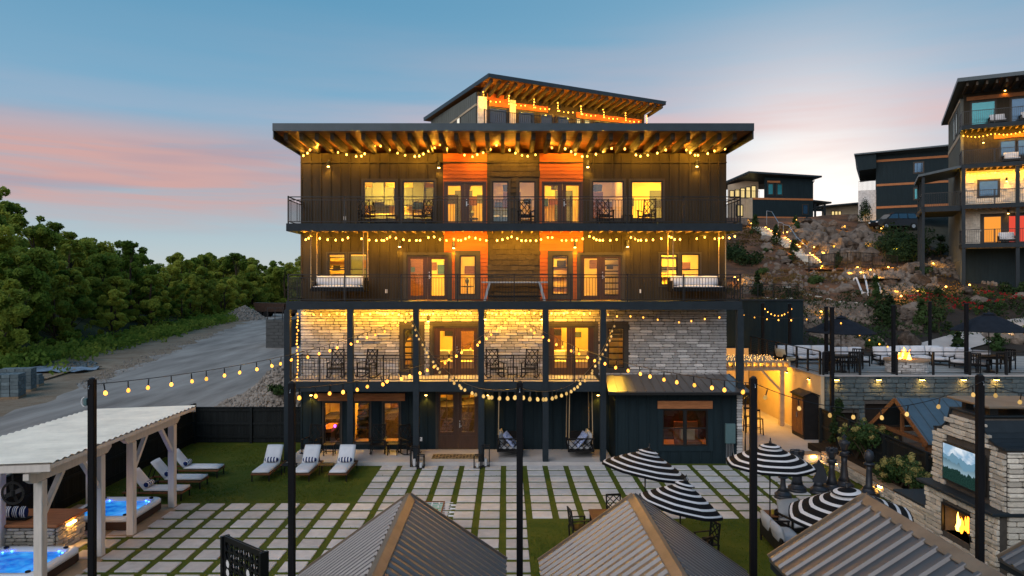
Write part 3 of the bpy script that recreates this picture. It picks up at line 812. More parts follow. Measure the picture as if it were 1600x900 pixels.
# -- furniture seen through the glass
def boxes_thing(name, label, cat, parts, loc, rz=0, group=None):
    t = thing(name, label, cat, loc, rz, group)
    for pn, mk, bl in parts:
        b = MB()
        for q in bl: b.rbox(*q, r=.015)
        b.build(pn, M[mk], t, world=False)
    return t
def cabinets(x, z, lab):
    boxes_thing('kitchen_cabinet', lab, 'cabinet', [('wall_cabinet', 'cab', [(-.75, -.28, -.2, .15, 1.35, 2.2), (.3, .75, -.2, .15, 1.35, 2.2)]), ('range_hood', 'cab', [(-.26, .28, -.3, .15, 1.5, 2.5)]), ('base_cabinet', 'cab', [(-1, 1, -.35, .15, 0, .88)]), ('worktop', 'linen', [(-1.02, 1.02, -.4, .15, .885, .93)])], (x, 34.2, z))
cabinets(gx(592, 34.2), Z3, 'grey kitchen cabinets and hood seen through the leftmost top floor window')
cabinets(gx(655, 34.2), Z3, 'grey kitchen cabinets and hood seen through the second top floor window')
def bed(x, z, lab, y=33):
    boxes_thing('bed', lab, 'bed', [('headboard', 'cab', [(-.8, .8, .9, 1.0, 0, 1.2)]), ('mattress', 'bedblue', [(-.75, .75, -1, .9, .3, .62)]), ('pillow', 'cush', [(-.6, -.05, .45, .85, .62, .82)]), ('pillow', 'cush', [(.05, .6, .45, .85, .62, .82)]), ('base', 'cab', [(-.74, .74, -.98, .9, 0, .3)])], (x, y, z))
bed(gx(783, 33), Z3, 'blue covered bed behind the narrow top floor window left of centre')
def sofa_in(x, z, lab, y=32.4):
    boxes_thing('sofa', lab, 'sofa', [('frame', 'linen', [(-.95, .95, -.4, .45, .08, .42)]), ('backrest', 'linen', [(-.95, .95, .25, .47, .42, .85)]), ('pillow', 'cush', [(-.75, -.3, -.05, .22, .43, .86)]), ('pillow', 'linen', [(.2, .7, -.05, .22, .43, .88)]), ('armrest', 'linen', [(-.98, -.8, -.4, .45, .42, .62)]), ('armrest', 'linen', [(.8, .98, -.4, .45, .42, .62)])], (x, y, z))
sofa_in(gx(712, 32.4), Z1, 'cream sofa with pillows inside the left stone floor doors')
sofa_in(gx(893, 32.4), Z1, 'cream sofa with pillows inside the right stone floor doors')
def stair_in(x0, x1, z, lab, y=32.2, n=9, rise=.27):
    t = thing('staircase', lab, 'staircase', ((x0 + x1) / 2, y, z))
    me = MB().box(-.5, .5, -.13, .13, -.03, .03).mesh('tread', M['blackwood'])
    for i in range(n):
        o = bpy.data.objects.new('tread', me); C.objects.link(o); o.parent = t
        o.location = (-(x1 - x0) / 2 + (x1 - x0) * (i + .5) / n, .1 * i, .2 + rise * i)
    MB().bar((-(x1 - x0) / 2 - .5, -.2, .1), ((x1 - x0) / 2 - .5, .9, .2 + rise * n), .06, .22).build('stringer', M['blackwood'], t, world=False)
stair_in(gx(955, 32.2), gx(975, 32.2), Z1, 'open dark staircase inside the right tall window of the stone floor')
stair_in(gx(951, 32.2), gx(962, 32.2), Z2, 'open dark staircase behind the right double doors of the second floor')
stair_in(gx(632, 32.2), gx(665, 32.2), Z1, 'dark stair seen through the left tall window of the stone floor')
stair_in(gx(545, 32.6), gx(600, 32.6), .15, 'dark stair rising behind the ground floor windows')
def bookcase(x, z, lab, y=34):
    bl = [(-.5, -.46, -.15, .15, 0, 2), (.46, .5, -.15, .15, 0, 2)]
    sh = [(-.458, .458, -.15, .15, .02 + .48 * i, .06 + .48 * i) for i in range(5)]
    boxes_thing('bookcase', lab, 'bookcase', [('side_panel', 'blackwood', bl), ('shelf', 'blackwood', sh)], (x, y, z))
bookcase(gx(530, 34), Z2, 'black open shelf behind the left window pair of the second floor')
bookcase(gx(1048, 34), Z2, 'black open shelf behind the right window pair of the second floor')
bookcase(gx(877, 34), Z2, 'black open shelf behind the narrow second floor window right of centre')
def lamp_in(x, z, lab, y=32.6):
    t = thing('table_lamp', lab, 'lamp', (x, y, z))
    MB().lathe([(.28, 0), (.28, .03), (.03, .04), (.03, .55), (.3, .56), (.3, .6), (.02, .62), (.02, .7)], 10).build('stand', M['blackwood'], t, world=False)
    MB().lathe([(.02, .7), (.06, .72), (.09, .85), (.05, .95), (.02, .97)], 10).build('vase', M['cab'], t, world=False)
lamp_in(gx(730, 32.6), Z2, 'dark pedestal with vase behind the narrow second floor window left of centre')
lamp_in(gx(738, 33), Z3, 'dark pedestal with vase inside the left top floor doors')
# bowling-like game lane seen through the leftmost ground floor window
t = thing('game_lane', 'long warm wooden game lane behind the leftmost ground floor window', 'game', (gx(520, 32.5), 32.4, .15))
MB().box(-.2, .25, -1.2, 1.6, .55, .7).build('lane', M['cedar_trim'], t, world=False)
MB().box(-.18, .22, -1.1, 1.5, 0, .549).build('cabinet', M['blackwood'], t, world=False)
MB().box(.3, .36, -.9, -.8, .72, .8).build('lamp', M['purple'], t, world=False)
t = thing('bar_counter', 'counter with patterned edge behind the ground floor windows', 'counter', (gx(590, 33), 33.2, .15))
MB().box(-1.3, 1.3, -.25, .25, .93, 1.0).build('top', M['cedar_trim'], t, world=False)
MB().box(-1.28, 1.28, -.2, .2, 0, .928).build('front', M['cab'], t, world=False)
MB().box(-.9, .5, -.24, -.22, .12, .17).build('lamp', M['purple'], t, world=False)

# -- decks, beams, joists, posts
def deck(z, zb, x0, x1, joists=True, y1=YW - .015):
    o = MB().box(x0 + .06, x1 - .06, YF + .06, y1, z - .09, z).build('deck', M['concrete'] if z < 4 else M['slate'], lodge)
    MB().box(x0, x1, YF, YF + .058, zb, z + .012).build('fascia_beam', M['slate'], o)
    MB().box(x0, x0 + .058, YF + .06, y1, zb, z + .01).build('fascia_beam', M['slate'], o); MB().box(x1 - .058, x1, YF + .06, y1, zb, z + .01).build('fascia_beam', M['slate'], o)
    if joists:
        me = MB().box(-.022, .022, YF + .06, y1, zb + .06, z - .092).mesh('joist', M['joist'])
        x = x0 + .35
        while x < x1 - .1: piece('joist', me, o, (x, 0, 0)); x += .41
    return o
DX0, DX1 = gx(447, YF), gx(1160, YF)
deck(Z3, gz(361, YF), DX0, DX1); deck(Z2, gz(484, YF), DX0, DX1)
deck(Z1, gz(612, YF), gx(446, YF), gx(946, YF) - .15, joists=True)
for px, zb in ((448.5, 0.14), (547, .14), (650, .14), (752, .14), (852.5, .14), (942.5, .14)):
    x = gx(px, YF); MB().box(x - .115, x + .115, YF - .03, YF + .2, zb if px > 447 else 0, gz(484, YF) - .002).build('post', M['slate'], lodge)
x = gx(1157, YF); MB().box(x - .125, x + .125, YF - .03, YF + .22, 3.0, gz(484, YF) - .002).build('post', M['slate'], lodge)
# -- railings
bal_me = MB().box(-.009, .009, -.009, .009, 0, 1).mesh('baluster', M['rail'])
def railing(parent, p, q, z, h, posts=(), step=.115, pw=.05, name='railing'):
    """one run of railing from p to q: posts as sub-parts, balusters joined"""
    p, q = Vector((*p, z)), Vector((*q, z)); L_ = (q - p).length; d = (q - p) / L_
    b = MB(); b.bar(p + Vector((0, 0, h)), q + Vector((0, 0, h)), .05, .035); b.bar(p + Vector((0, 0, h - .12)), q + Vector((0, 0, h - .12)), .03, .03); b.bar(p + Vector((0, 0, .09)), q + Vector((0, 0, .09)), .03, .03)
    o = b.build(name, M['rail'], parent)
    k = MB(); n = int(L_ / step)
    for i in range(1, n):
        c = p + d * (L_ * i / n); k.box(c.x - .008, c.x + .008, c.y - .008, c.y + .008, z + .105, z + h - .105)
    kind(k.build('balusters', M['rail'], o), 'stuff')
    for t in posts:
        c = p + d * t; MB().box(c.x - pw / 2, c.x + pw / 2, c.y - pw / 2, c.y + pw / 2, z - .0, z + h + .04).build('rail_post', M['rail'], o)
    return o
rx0, rx1, ry = DX0 + .06, DX1 - .06, YF + .085
for z in (Z3, Z2):
    railing(lodge, (rx0, ry), (rx1, ry), z, 1.07, [(rx1 - rx0) * i / 8 for i in range(9)])
    railing(lodge, (rx0, ry + .05), (rx0, YW - .03), z, 1.07); railing(lodge, (rx1, ry + .05), (rx1, YW - .03), z, 1.07)
cols = [448.5, 547, 650, 752, 852.5, 942.5]
for i in range(5):
    a, c = gx(cols[i], YF) + .12, gx(cols[i + 1], YF) - .12
    railing(lodge, (a, ry + .02), (c, ry + .02), Z1, 1.03, [(c - a) / 2])
railing(lodge, (gx(446, YF) + .12, ry + .22), (gx(446, YF) + .12, YW - .03), Z1, 1.03)
# -- main roof with rafters
RY0 = 27.45
rz0, rz1 = gz(195, RY0), gz(204, RY0)
rx_l, rx_r = gx(428, RY0), gx(1176, RY0)
b = MB(); SL = -.02
b.prism([(RY0, rz1), (RY0, rz0), (42.6, rz0 + SL * 15), (42.6, rz1 + SL * 15)], 'x', rx_l, rx_r)
roof = b.build('roof', M['cedar'], lodge)
MB().prism([(RY0 - .06, rz1 - .02), (RY0 - .06, rz0 + .05), (42.7, rz0 + .052 + SL * 15), (42.7, rz0 + .004 + SL * 15), (RY0 - .004, rz0 + .004), (RY0 - .004, rz1 - .02)], 'x', rx_l - .04, rx_r + .04).build('roof_sheet', M['fascia'], roof)
for xx in (rx_l - .042, rx_r + .002): MB().box(xx, xx + .04, RY0, 42.6, rz1 - .32, rz0 - .31 + .3).build('rake_board', M['fascia'], roof)
raf = MB().prism([(27.85, rz1 - .003), (YW + .0, rz1 - .06), (YW + .0, rz1 - .36), (28.0, rz1 - .30), (27.85, rz1 - .26)], 'x', -.075, .075).mesh('rafter', M['rafter'])
x = gx(447, 27.9)
while x < gx(1170, 27.9): piece('rafter', raf, roof, (x, 0, 0)); x += .6035
MB().box(XL, XR, YW - .06, YW - .01, ZT - .42, ZT - .37).build('frieze_board', M['siding'], lodge)
# -- projecting room on the right with its lean-to roof
PX0, PX1, PY = gx(962, 28.55), gx(1151, 28.55), 28.55
ph = [(gx(1035, PY), gx(1106, PY), gz(697, PY), gz(639.5, PY))]
pw_ = wall('projecting_wall', PX0, PX1, 0, 2.95, ph, M['siding_blue'], y=PY); battens(pw_, PX0, PX1, .1, 2.95, ph, 'siding_blue', y=PY, step=.42, pad=.22)
MB().box(PX0 + .002, PX0 + .16, PY + .165, YW - .02, 0, 2.95).build('side_wall', M['siding_blue'], lodge); MB().box(PX1 - .16, PX1 - .002, PY + .165, 36, 0, 2.95).build('side_wall', M['siding_blue'], lodge)
window(lodge, *ph[0], y=PY, mull=1, rails=(.48,), casing=.2, cm='siding_blue')
MB().box(gx(1027, PY), gx(1112.5, PY), PY - .09, PY - .04, gz(638, PY) - .0, gz(626, PY)).build('header_beam', M['cedar_trim'], lodge)
b = MB(); a_, c_ = PX0 + .17, PX1 - .17
b.quad((a_, 33, 0.1), (c_, 33, .1), (c_, 33, 2.9), (a_, 33, 2.9)); b.quad((a_, PY + .2, .1), (a_, 33, .1), (a_, 33, 2.9), (a_, PY + .2, 2.9)); b.quad((c_, 33, .1), (c_, PY + .2, .1), (c_, PY + .2, 2.9), (c_, 33, 2.9))
b.quad((a_, PY + .2, 2.9), (a_, 33, 2.9), (c_, 33, 2.9), (c_, PY + .2, 2.9)); b.quad((a_, PY + .2, .1), (c_, PY + .2, .1), (c_, 33, .1), (a_, 33, .1))
pr = b.build('room', M['room'], lodge); MB().box(7.0, 7.5, 31.6, 32, 2.3, 2.36).build('ceiling_light', M['room_light_red'], pr)
M['curtain'] = mat('dark_red_curtain', (.07, .018, .012), .9, var=.2, stretch=(8, 1, 1))
for s, x in ((-1, gx(1037, 28.9)), (1, gx(1104, 28.9))):
    MB().prism([(x, 2.3), (x - s * .75, 2.3), (x - s * .30, 1.75), (x - s * .12, 1.0), (x, .9)], 'y', 28.85, 28.9).build('curtain', M['curtain'], lodge)
boxes_thing('armchair', 'brown armchair with cushion behind the projecting room window', 'armchair', [('seat', 'cedar_trim', [(-.5, .5, -.4, .4, 0, .5)]), ('backrest', 'cedar_trim', [(-.5, .5, .3, .5, .5, 1.2)]), ('cushion', 'linen', [(-.3, .3, .0, .28, .5, .95)])], (gx(1075, 30.2), 30.2, .1))
# stone corner and downspout
cst = MB().box(PX1 + .002, PX1 + .24, PY + .03, PY + 7, 0, 2.92).build('corner_pier', M['mortar'], lodge)
ledge_stones(cst, 0, .24, .02, 2.9, [], 60, (PX1 + .002, PY + .03, 0), (1, 0, 0), (0, -1, 0), M['stone'], wmin=.12, wmax=.24)
ds = MB(); xd = PX1 + .33; ds.tube([(xd, 27.95, 2.92), (xd, 27.95, 2.82), (xd, 28.5, 2.62), (xd, 28.5, .1), (xd, 28.3, .04)], .05, 8); ds.build('downspout', M['rail'], lodge)
lr = MB(); lz0, lz1, ly0 = gz(612, 27.9), wz(585) + .02, 27.9
lx0, lx1, lx2 = gx(951, ly0), gx(1172, ly0), XR
lr.add([(lx0, ly0, lz0), (lx1, ly0, lz0), (lx2 + .1, YW - .01, lz1), (wx(945), YW - .01, lz1), (lx0, ly0, lz0 - .09), (lx1, ly0, lz0 - .09), (lx2 + .1, YW - .01, lz1 - .09), (wx(945), YW - .01, lz1 - .09)],
       [(0, 1, 2, 3), (7, 6, 5, 4), (0, 4, 5, 1), (1, 5, 6, 2), (3, 2, 6, 7), (0, 3, 7, 4)])
leanto = lr.build('lean_to_roof', M['roof_metal'], lodge)
n = 15
for i in range(n + 1):
    t = i / n; xa = lx0 + (lx1 - lx0) * t; xb = wx(945) + (lx2 + .1 - wx(945)) * t
    MB().bar((xa, ly0 + .01, lz0 + .012), (xb, YW - .03, lz1 + .012), .022, .03).build('seam', M['roof_metal'], leanto)
MB().box(lx0 - .01, lx1 + .01, ly0 - .10, ly0 - .003, lz0 - .12, lz0 - .02).build('gutter', M['rail'], leanto)
# -- wall lamps
def lamp_light(kind_, p, w, parent, ang=0):
    d = bpy.data.lights.new('bulb_light', kind_); d.energy = w; d.color = (1.0, .47, .035); d.shadow_soft_size = .04
    if ang: d.spot_size = math.radians(ang); d.spot_blend = .6
    o = bpy.data.objects.new('bulb_light', d); C.objects.link(o); o.parent = parent; o.matrix_local = WM[parent].inverted() @ Matrix.Translation(Vector(p))
def sconce(px, py, Y=YW, sc_=1.0, flush=False):
    p = at(px, py, Y); p.y = Y
    o = MB().lathe([(.055, -.12), (.06, -.12), (.06, .14), (.03, .15)], 10, (p.x, Y - .11, p.z)).build('wall_lamp', M['frame'], lodge)
    MB().box(p.x - .03, p.x + .03, Y - .06, Y - .0, p.z - .02, p.z + .06).build('bracket', M['frame'], o)
    MB().lathe([(.048, -.150), (.048, -.122)], 8, (p.x, Y - .11, p.z)).build('lamp_glow', M['sconce_glow'], o)
    lamp_light('SPOT', (p.x, Y - .15, p.z - .17), 34.0, lodge, 110)
for q in ((514, 256), (686, 258), (918, 257), (1088, 256), (625, 381), (709, 383), (898, 382), (980, 381), (669.5, 497), (758, 494), (846.5, 494)): sconce(*q)
for q in ((487, 614), (666, 614), (763, 614), (934, 614)): sconce(q[0], q[1] - 2)
# -- odds and ends on the wall
eb = MB().rbox(gx(1132, PY), gx(1147.5, PY), PY - .18, PY - .03, gz(692, PY), gz(661, PY), .02).build('meter_box', M['boxgreen'], lodge)
for i in range(4): MB().tube([(gx(1134 + i * 2.4, PY), PY - .08, gz(692, PY)), (gx(1134 + i * 2.4, PY), PY - .08, .0)], .018, 6).build('conduit', M['steel'], eb)
MB().tube([(gx(1144, PY), PY - .08, gz(692, PY)), (gx(1144.5, PY), PY - .08, .5), (gx(1147, PY), PY - .08, .25), (gx(1151, PY), PY - .08, .15)], .018, 6).build('conduit', M['steel'], eb)
for px, py in ((658, 686), (604, 455), (1001, 455), (539, 341)): MB().box(wx(px) - .05, wx(px) + .05, YW - .035, YW - .016, wz(py) - .08, wz(py) + .08).build('outlet_box', M['white'], lodge)
# ================================================================ CHAIRS, SWINGS AND OTHER FURNITURE OF THE LODGE
def make_rocker():
    t = thing('rocking_chair', 'x', 'rocking chair', (0, 0, 0))
    bw = M['blackwood']
    b = MB()
    for i in range(5): b.rbox(-.27, .27, -.27 + i * .105, -.17 + i * .105, .40 - i * .006, .422 - i * .006, .008)
    b.build('seat', bw, t, world=False)
    b = MB(); up = Vector((0, .20, .98)).normalized()
    def bp(x, h): return Vector((x, .24, .40)) + up * h
    for x in (-.25, .25): b.bar(bp(x, -.05), bp(x, .78), .045, .03, (0, 1, 0))
    for h in (.10, .74): b.bar(bp(-.25, h), bp(.25, h), .03, .05)
    for (a, c) in (((-.23, .12), (.23, .72)), ((.23, .12), (-.23, .72)), ((-.23, .42), (0, .72)), ((.23, .42), (0, .72)), ((-.23, .42), (0, .12)), ((.23, .42), (0, .12))):
        b.bar(bp(*a), bp(*c), .026, .022, (0, 1, 0))
    b.build('backrest', bw, t, world=False)
    for x in (-.29, .29):
        MB().rbox(x - .05, x + .05, -.34, .30, .62, .645, .01).build('armrest', bw, t, world=False)
        MB().bar((x, -.28, .06), (x, -.28, .62), .04, .04).build('leg', bw, t, world=False)
        MB().bar((x * .93, .25, .08), (x * .93, .28, .60), .04, .04).build('leg', bw, t, world=False)
        pts = [(x, -.45 + .1 * i, .022 + .28 * ((i - 4.6) / 4.6) ** 2 * .35) for i in range(11)]
        r = MB()
        for i in range(10): r.bar(pts[i], pts[i + 1], .034, .04)
        r.build('rocker', bw, t, world=False)
    b = MB(); b.bar((-.28, -.28, .25), (.28, -.28, .25), .025, .03); b.bar((-.27, .25, .25), (.27, .25, .25), .025, .03); b.bar((-.29, -.28, .38), (.29, -.28, .38), .025, .05)
    b.build('stretcher', bw, t, world=False)
    return t
rk = make_rocker(); rk_used = []
def rocker(px, Y, z, rz, label):
    loc = (gx(px, Y), Y, z)
    if not rk_used: rk['label'] = label; rk.location = loc; rk.rotation_euler = (0, 0, rz); rk['group'] = 'black lattice back rocking chairs'; rk_used.append(1); snap(rk)
    else: dup(rk, loc, rz, label, 'black lattice back rocking chairs')
D = math.radians
rocker(572, 29.5, Z3, D(28), 'black rocking chair on the top balcony before the leftmost window')
rocker(661, 29.5, Z3, D(-32), 'black rocking chair on the top balcony before the second window')
rocker(822, 29.6, Z3, D(12), 'black rocking chair on the top balcony before the narrow centre window')
rocker(945, 29.5, Z3, D(6), 'black rocking chair on the top balcony, just right of the right double doors')
rocker(1011, 29.5, Z3, D(-30), 'black rocking chair on the top balcony before the rightmost window')
rocker(525, 29.6, Z1, D(0), 'black rocking chair on the stone floor balcony, leftmost, behind the left corner bay')
rocker(574, 29.6, Z1, D(-24), 'black rocking chair on the stone floor balcony, left of the tall window')
rocker(773, 29.6, Z1, D(20), 'black rocking chair on the stone floor balcony, left one of the middle pair')
rocker(828, 29.6, Z1, D(-16), 'black rocking chair on the stone floor balcony, right one of the middle pair')
rocker(591, 29.6, .15, D(4), 'black rocking chair on the patio between two ground floor windows')
rocker(640, 29.6, .15, D(40), 'black rocking chair on the patio left of the ground floor double doors')
rocker(487, 29.6, .15, D(-12), 'black rocking chair on the patio at the left corner of the lodge')
def make_side_table():
    t = thing('side_table', 'x', 'side table')
    b = MB()
    for i in range(5): b.rbox(-.22 + i * .09, -.14 + i * .09, -.22, .22, .43, .455, .006)
    b.build('top', M['blackwood'], t, world=False)
    for x in (-.19, .19):
        for y in (-.19, .19): MB().bar((x, y, 0), (x, y, .43), .035, .035).build('leg', M['blackwood'], t, world=False)
    b = MB(); b.box(-.19, .19, -.015, .015, .12, .15); b.box(-.2, -.175, -.19, .19, .12, .15); b.box(.175, .2, -.19, .19, .12, .15); b.build('stretcher', M['blackwood'], t, world=False)
    return t
stb = make_side_table(); st_used = []
def side_table(px, Y, z, label):
    loc = (gx(px, Y), Y, z)
    if not st_used: stb['label'] = label; stb.location = loc; stb['group'] = 'black slatted side tables'; st_used.append(1); snap(stb)
    else: dup(stb, loc, 0, label, 'black slatted side tables')
side_table(515, 29.4, .15, 'black slatted side table under the leftmost ground floor window')
side_table(614, 29.5, .15, 'black slatted side table between the two patio rocking chairs')
side_table(801, 29.6, Z1, 'black slatted side table between the middle rockers of the stone floor')
side_table(980, 29.6, Z3, 'black slatted side table on the top balcony between the right pair of rockers')
side_table(612, 29.6, Z3, 'black slatted side table on the top balcony between the left pair of rockers')

def stripe_pillow(parent, c, sx, sy, sz, n=6, m1='navy', m2='white', rot=None):
    """a bolster with printed stripes"""
    t = MB(); Rm = (rot or Euler((0, 0, 0))).to_matrix()
    segs = 2 * n + 1
    V, Fs = [], []
    for i in range(segs + 1):
        u = i / segs * 2 - 1; r = (1 - abs(u) ** 6) * .5 + .42
        for k in range(8):
            a = 2 * PI * k / 8; V.append(Vector(c) + Rm @ Vector((u * sx, math.cos(a) * sy * r, math.sin(a) * sz * r)))
    for i in range(segs):
        t.mi = i % 2
        t.add(V[i * 8:(i + 2) * 8], [(k, (k + 1) % 8, 8 + (k + 1) % 8, 8 + k) for k in range(8)])
    t.mi = 0; t.add(V[:8], [tuple(range(8))[::-1]]); t.add(V[-8:], [tuple(range(8))])
    return t.build('bolster', [M[m1], M[m2]], parent, world=False, smooth=True)
def cushion(x0, x1, y0, y1, z0, z1, n=5, puff=.035, M_=None):
    """a plump cushion: subdivided top and bottom, crowned in the middle"""
    b = MB(M_); V = []; cx_, cy_ = (x0 + x1) / 2, (y0 + y1) / 2
    def P(i, j, s):
        u, v = i / n * 2 - 1, j / n * 2 - 1
        k = (1 - abs(u) ** 4) * (1 - abs(v) ** 4)
        e = .5 + .5 * min(1, k * 3)
        zc, hz = (z0 + z1) / 2, (z1 - z0) / 2
        sh = 1 - .03 * (abs(u) * abs(v)) ** 2
        return (cx_ + u * (x1 - x0) / 2 * sh, cy_ + v * (y1 - y0) / 2 * sh, zc + s * (hz * e + puff * k))
    top = [P(i, j, 1) for j in range(n + 1) for i in range(n + 1)]; bot = [P(i, j, -1) for j in range(n + 1) for i in range(n + 1)]
    o = len(top); Fs = []
    for j in range(n):
        for i in range(n):
            a = j * (n + 1) + i; Fs.append((a, a + 1, a + n + 2, a + n + 1)); Fs.append((o + a + n + 1, o + a + n + 2, o + a + 1, o + a))
    for i in range(n):
        Fs.append((i + 1, i, o + i, o + i + 1)); a = n * (n + 1) + i; Fs.append((a, a + 1, o + a + 1, o + a))
        a = i * (n + 1); Fs.append((a, a + n + 1, o + a + n + 1, o + a)); a = i * (n + 1) + n; Fs.append((a + n + 1, a, o + a, o + a + n + 1))
    return b.add(top + bot, Fs)
# swing beds, second floor
def swing_bed(px, label):
    Y = 29.45; t = thing('swing_bed', label, 'swing bed', (gx(px, Y), Y, Z2 + .42), 0, 'swing beds hung from the top balcony')
    b = MB(); b.rbox(-1.08, 1.08, -.48, -.43, -.02, .16, .01); b.rbox(-1.08, 1.08, .43, .48, -.02, .55, .01); b.box(-1.05, 1.05, -.43, .43, 0, .05)
    b.rbox(-1.10, -1.04, -.47, .47, -.02, .42, .01); b.rbox(1.04, 1.10, -.47, .47, -.02, .42, .01)
    b.build('frame', M['blackwood'], t, world=False)
    cushion(-1.03, 1.03, -.42, .42, .06, .22, puff=.02).build('mattress', M['cush'], t, world=False, smooth=True)
    for x, w in ((-.68, .34), (-.1, .36), (.55, .40)):
        cushion(-w, w, -.2, .2, -.06, .06, M_=Matrix.Translation((x, .22, .42)) @ Euler((D(72), 0, 0)).to_matrix().to_4x4()).build('pillow', M['cush'], t, world=False, smooth=True)
    for x in (-1.07, 1.07):
        for y in (-.46, .46): MB().tube([(x, y, .1), (x * .99, y, Z3 - .12 - Z2 - .42)], .022, 6).build('rope', M['rope'], t, world=False)
swing_bed(531, 'left swing bed with pale mattress and pillows on the second floor balcony')
swing_bed(1088, 'right swing bed with pale mattress and pillows on the second floor balcony')
M['batik'] = mat('blue_white_patterned_cloth', (.05, .10, .32), .9, scale=26, col2=(.5, .54, .62), detail=2)
def porch_swing(px, side, label):
    Y = 29.5; t = thing('porch_swing', label, 'porch swing', (gx(px, Y), Y, .42), 0, 'porch swings hung over the patio')
    b = MB(); b.box(-.5, .5, -.68, .7, 0, .05); b.rbox(side * .5 - .03, side * .5 + .03, -.68, .7, 0, .68, .008); b.rbox(-.5, .5, .67, .73, -.02, .55, .01)
    b.build('frame', M['blackwood'], t, world=False)
    k = MB(); k.bar((-.52, -.70, .02), (.52, -.70, .02), .04, .06); k.bar((-.52, -.70, .52), (.56, -.70, .52), .05, .05)
    for x in (-.5, .5): k.bar((x, -.70, 0), (x, -.70, .52), .05, .04)
    for a, c in (((-.48, .05), (-.02, .5)), ((.48, .05), (.02, .5)), ((-.48, .5), (0, .05)), ((.48, .5), (0, .05)), ((-.25, .05), (-.48, .28)), ((.25, .05), (.48, .28)), ((-.24, .5), (.24, .05)), ((.24, .5), (-.24, .05))):
        k.bar((a[0], -.70, a[1]), (c[0], -.70, c[1]), .028, .025, (0, 1, 0))
    k.build('lattice_side', M['blackwood'], t, world=False)
    cushion(-.46, .46, -.64, .66, .06, .2, puff=.02).build('seat_cushion', M['cush_dim'], t, world=False, smooth=True)
    for (x, y, z, m, a) in ((side * .36, -.2, .45, 'cush_dim', 70), (side * .1, -.35, .5, 'batik', 60), (-side * .05, -.5, .38, 'batik', 50), (side * .36, .3, .45, 'linen', 70)):
        cushion(-.24, .24, -.24, .24, -.05, .05, M_=Matrix.Translation((x, y, z)) @ Euler((D(20), -side * D(a), 0)).to_matrix().to_4x4()).build('pillow', M[m], t, world=False, smooth=True)
    for x in (-.48, .48):
        for y in (-.66, .66): MB().tube([(x, y, .3), (x * .93, y * .97, Z1 - .1 - .42)], .02, 6).build('rope', M['rope'], t, world=False)
porch_swing(797, -1, 'left porch swing with patterned pillows behind the tall post in the middle')
porch_swing(905, 1, 'right porch swing with patterned pillows under the stone floor balcony')
# bench table on the second floor, mat, lanterns
t = thing('console_bench', 'long grey topped bench against the shingles of the second floor', 'bench', (gx(804, 29.9), 29.9, Z2))
MB().rbox(-1.38, 1.38, -.22, .22, .74, .80, .01).build('top', M['cush_dim'], t, world=False)
for s in (-1, 1):
    k = MB(); k.bar((s * 1.25, -.2, .0), (s * 1.05, -.2, .74), .09, .06, (0, 1, 0)); k.bar((s * 1.25, .2, 0), (s * 1.05, .2, .74), .09, .06, (0, 1, 0)); k.build('trestle', M['cush_dim'], t, world=False)
MB().rbox(-1.1, 1.1, -.2, .2, .16, .22, .01).build('shelf', M['blackwood'], t, world=False)
t = thing('doormat', 'tan and black patterned mat before the ground floor double doors', 'mat', (gx(713, 29.1), 29.1, .15))
MB().rbox(-.98, .98, -.38, .38, 0, .02, .006).build('backing', M['mat_tan'], t, world=False)
k = MB()
for i in range(14):
    for j in range(6):
        if (i * 3 + j * 2) % 5 != 0: k.box(-.95 + i * .136, -.95 + i * .136 + RND.choice((.06, .09, .11)), -.35 + j * .118, -.35 + j * .118 + .075, .018, .024)
kind(k.build('weave', M['mat_dark'], t, world=False), 'stuff')
def lantern(px, Y, h, w, label):
    t = thing('lantern', label, 'lantern', (gx(px, Y), Y, .155 if Y > 28.22 else .01), 0, 'black open frame lanterns at the patio posts')
    b = MB(); a = w / 2
    for x in (-a, a):
        for y in (-a, a): b.bar((x, y, 0), (x, y, h), .035, .035)
    for z in (.02, h): b.bar((-a, -a, z), (a, -a, z), .035, .035); b.bar((-a, a, z), (a, a, z), .035, .035); b.bar((-a, -a, z), (-a, a, z), .035, .035); b.bar((a, -a, z), (a, a, z), .035, .035)
    b.build('frame', M['rail'], t, world=False)
    MB().box(-a, a, -a, a, .0, .03).build('base', M['rail'], t, world=False)
    MB().lathe([(.05, .03), (.05, .03 + h * .35)], 10).build('candle', M['white'], t, world=False)
lantern(647.5, 28.05, .78, .28, 'taller black lantern at the foot of the post left of the double doors')
lantern(657.5, 27.85, .50, .26, 'shorter black lantern at the foot of the post left of the double doors')
lantern(746, 27.85, .50, .26, 'shorter black lantern at the foot of the post right of the double doors')
lantern(759, 28.1, .80, .28, 'taller black lantern at the foot of the post right of the double doors')

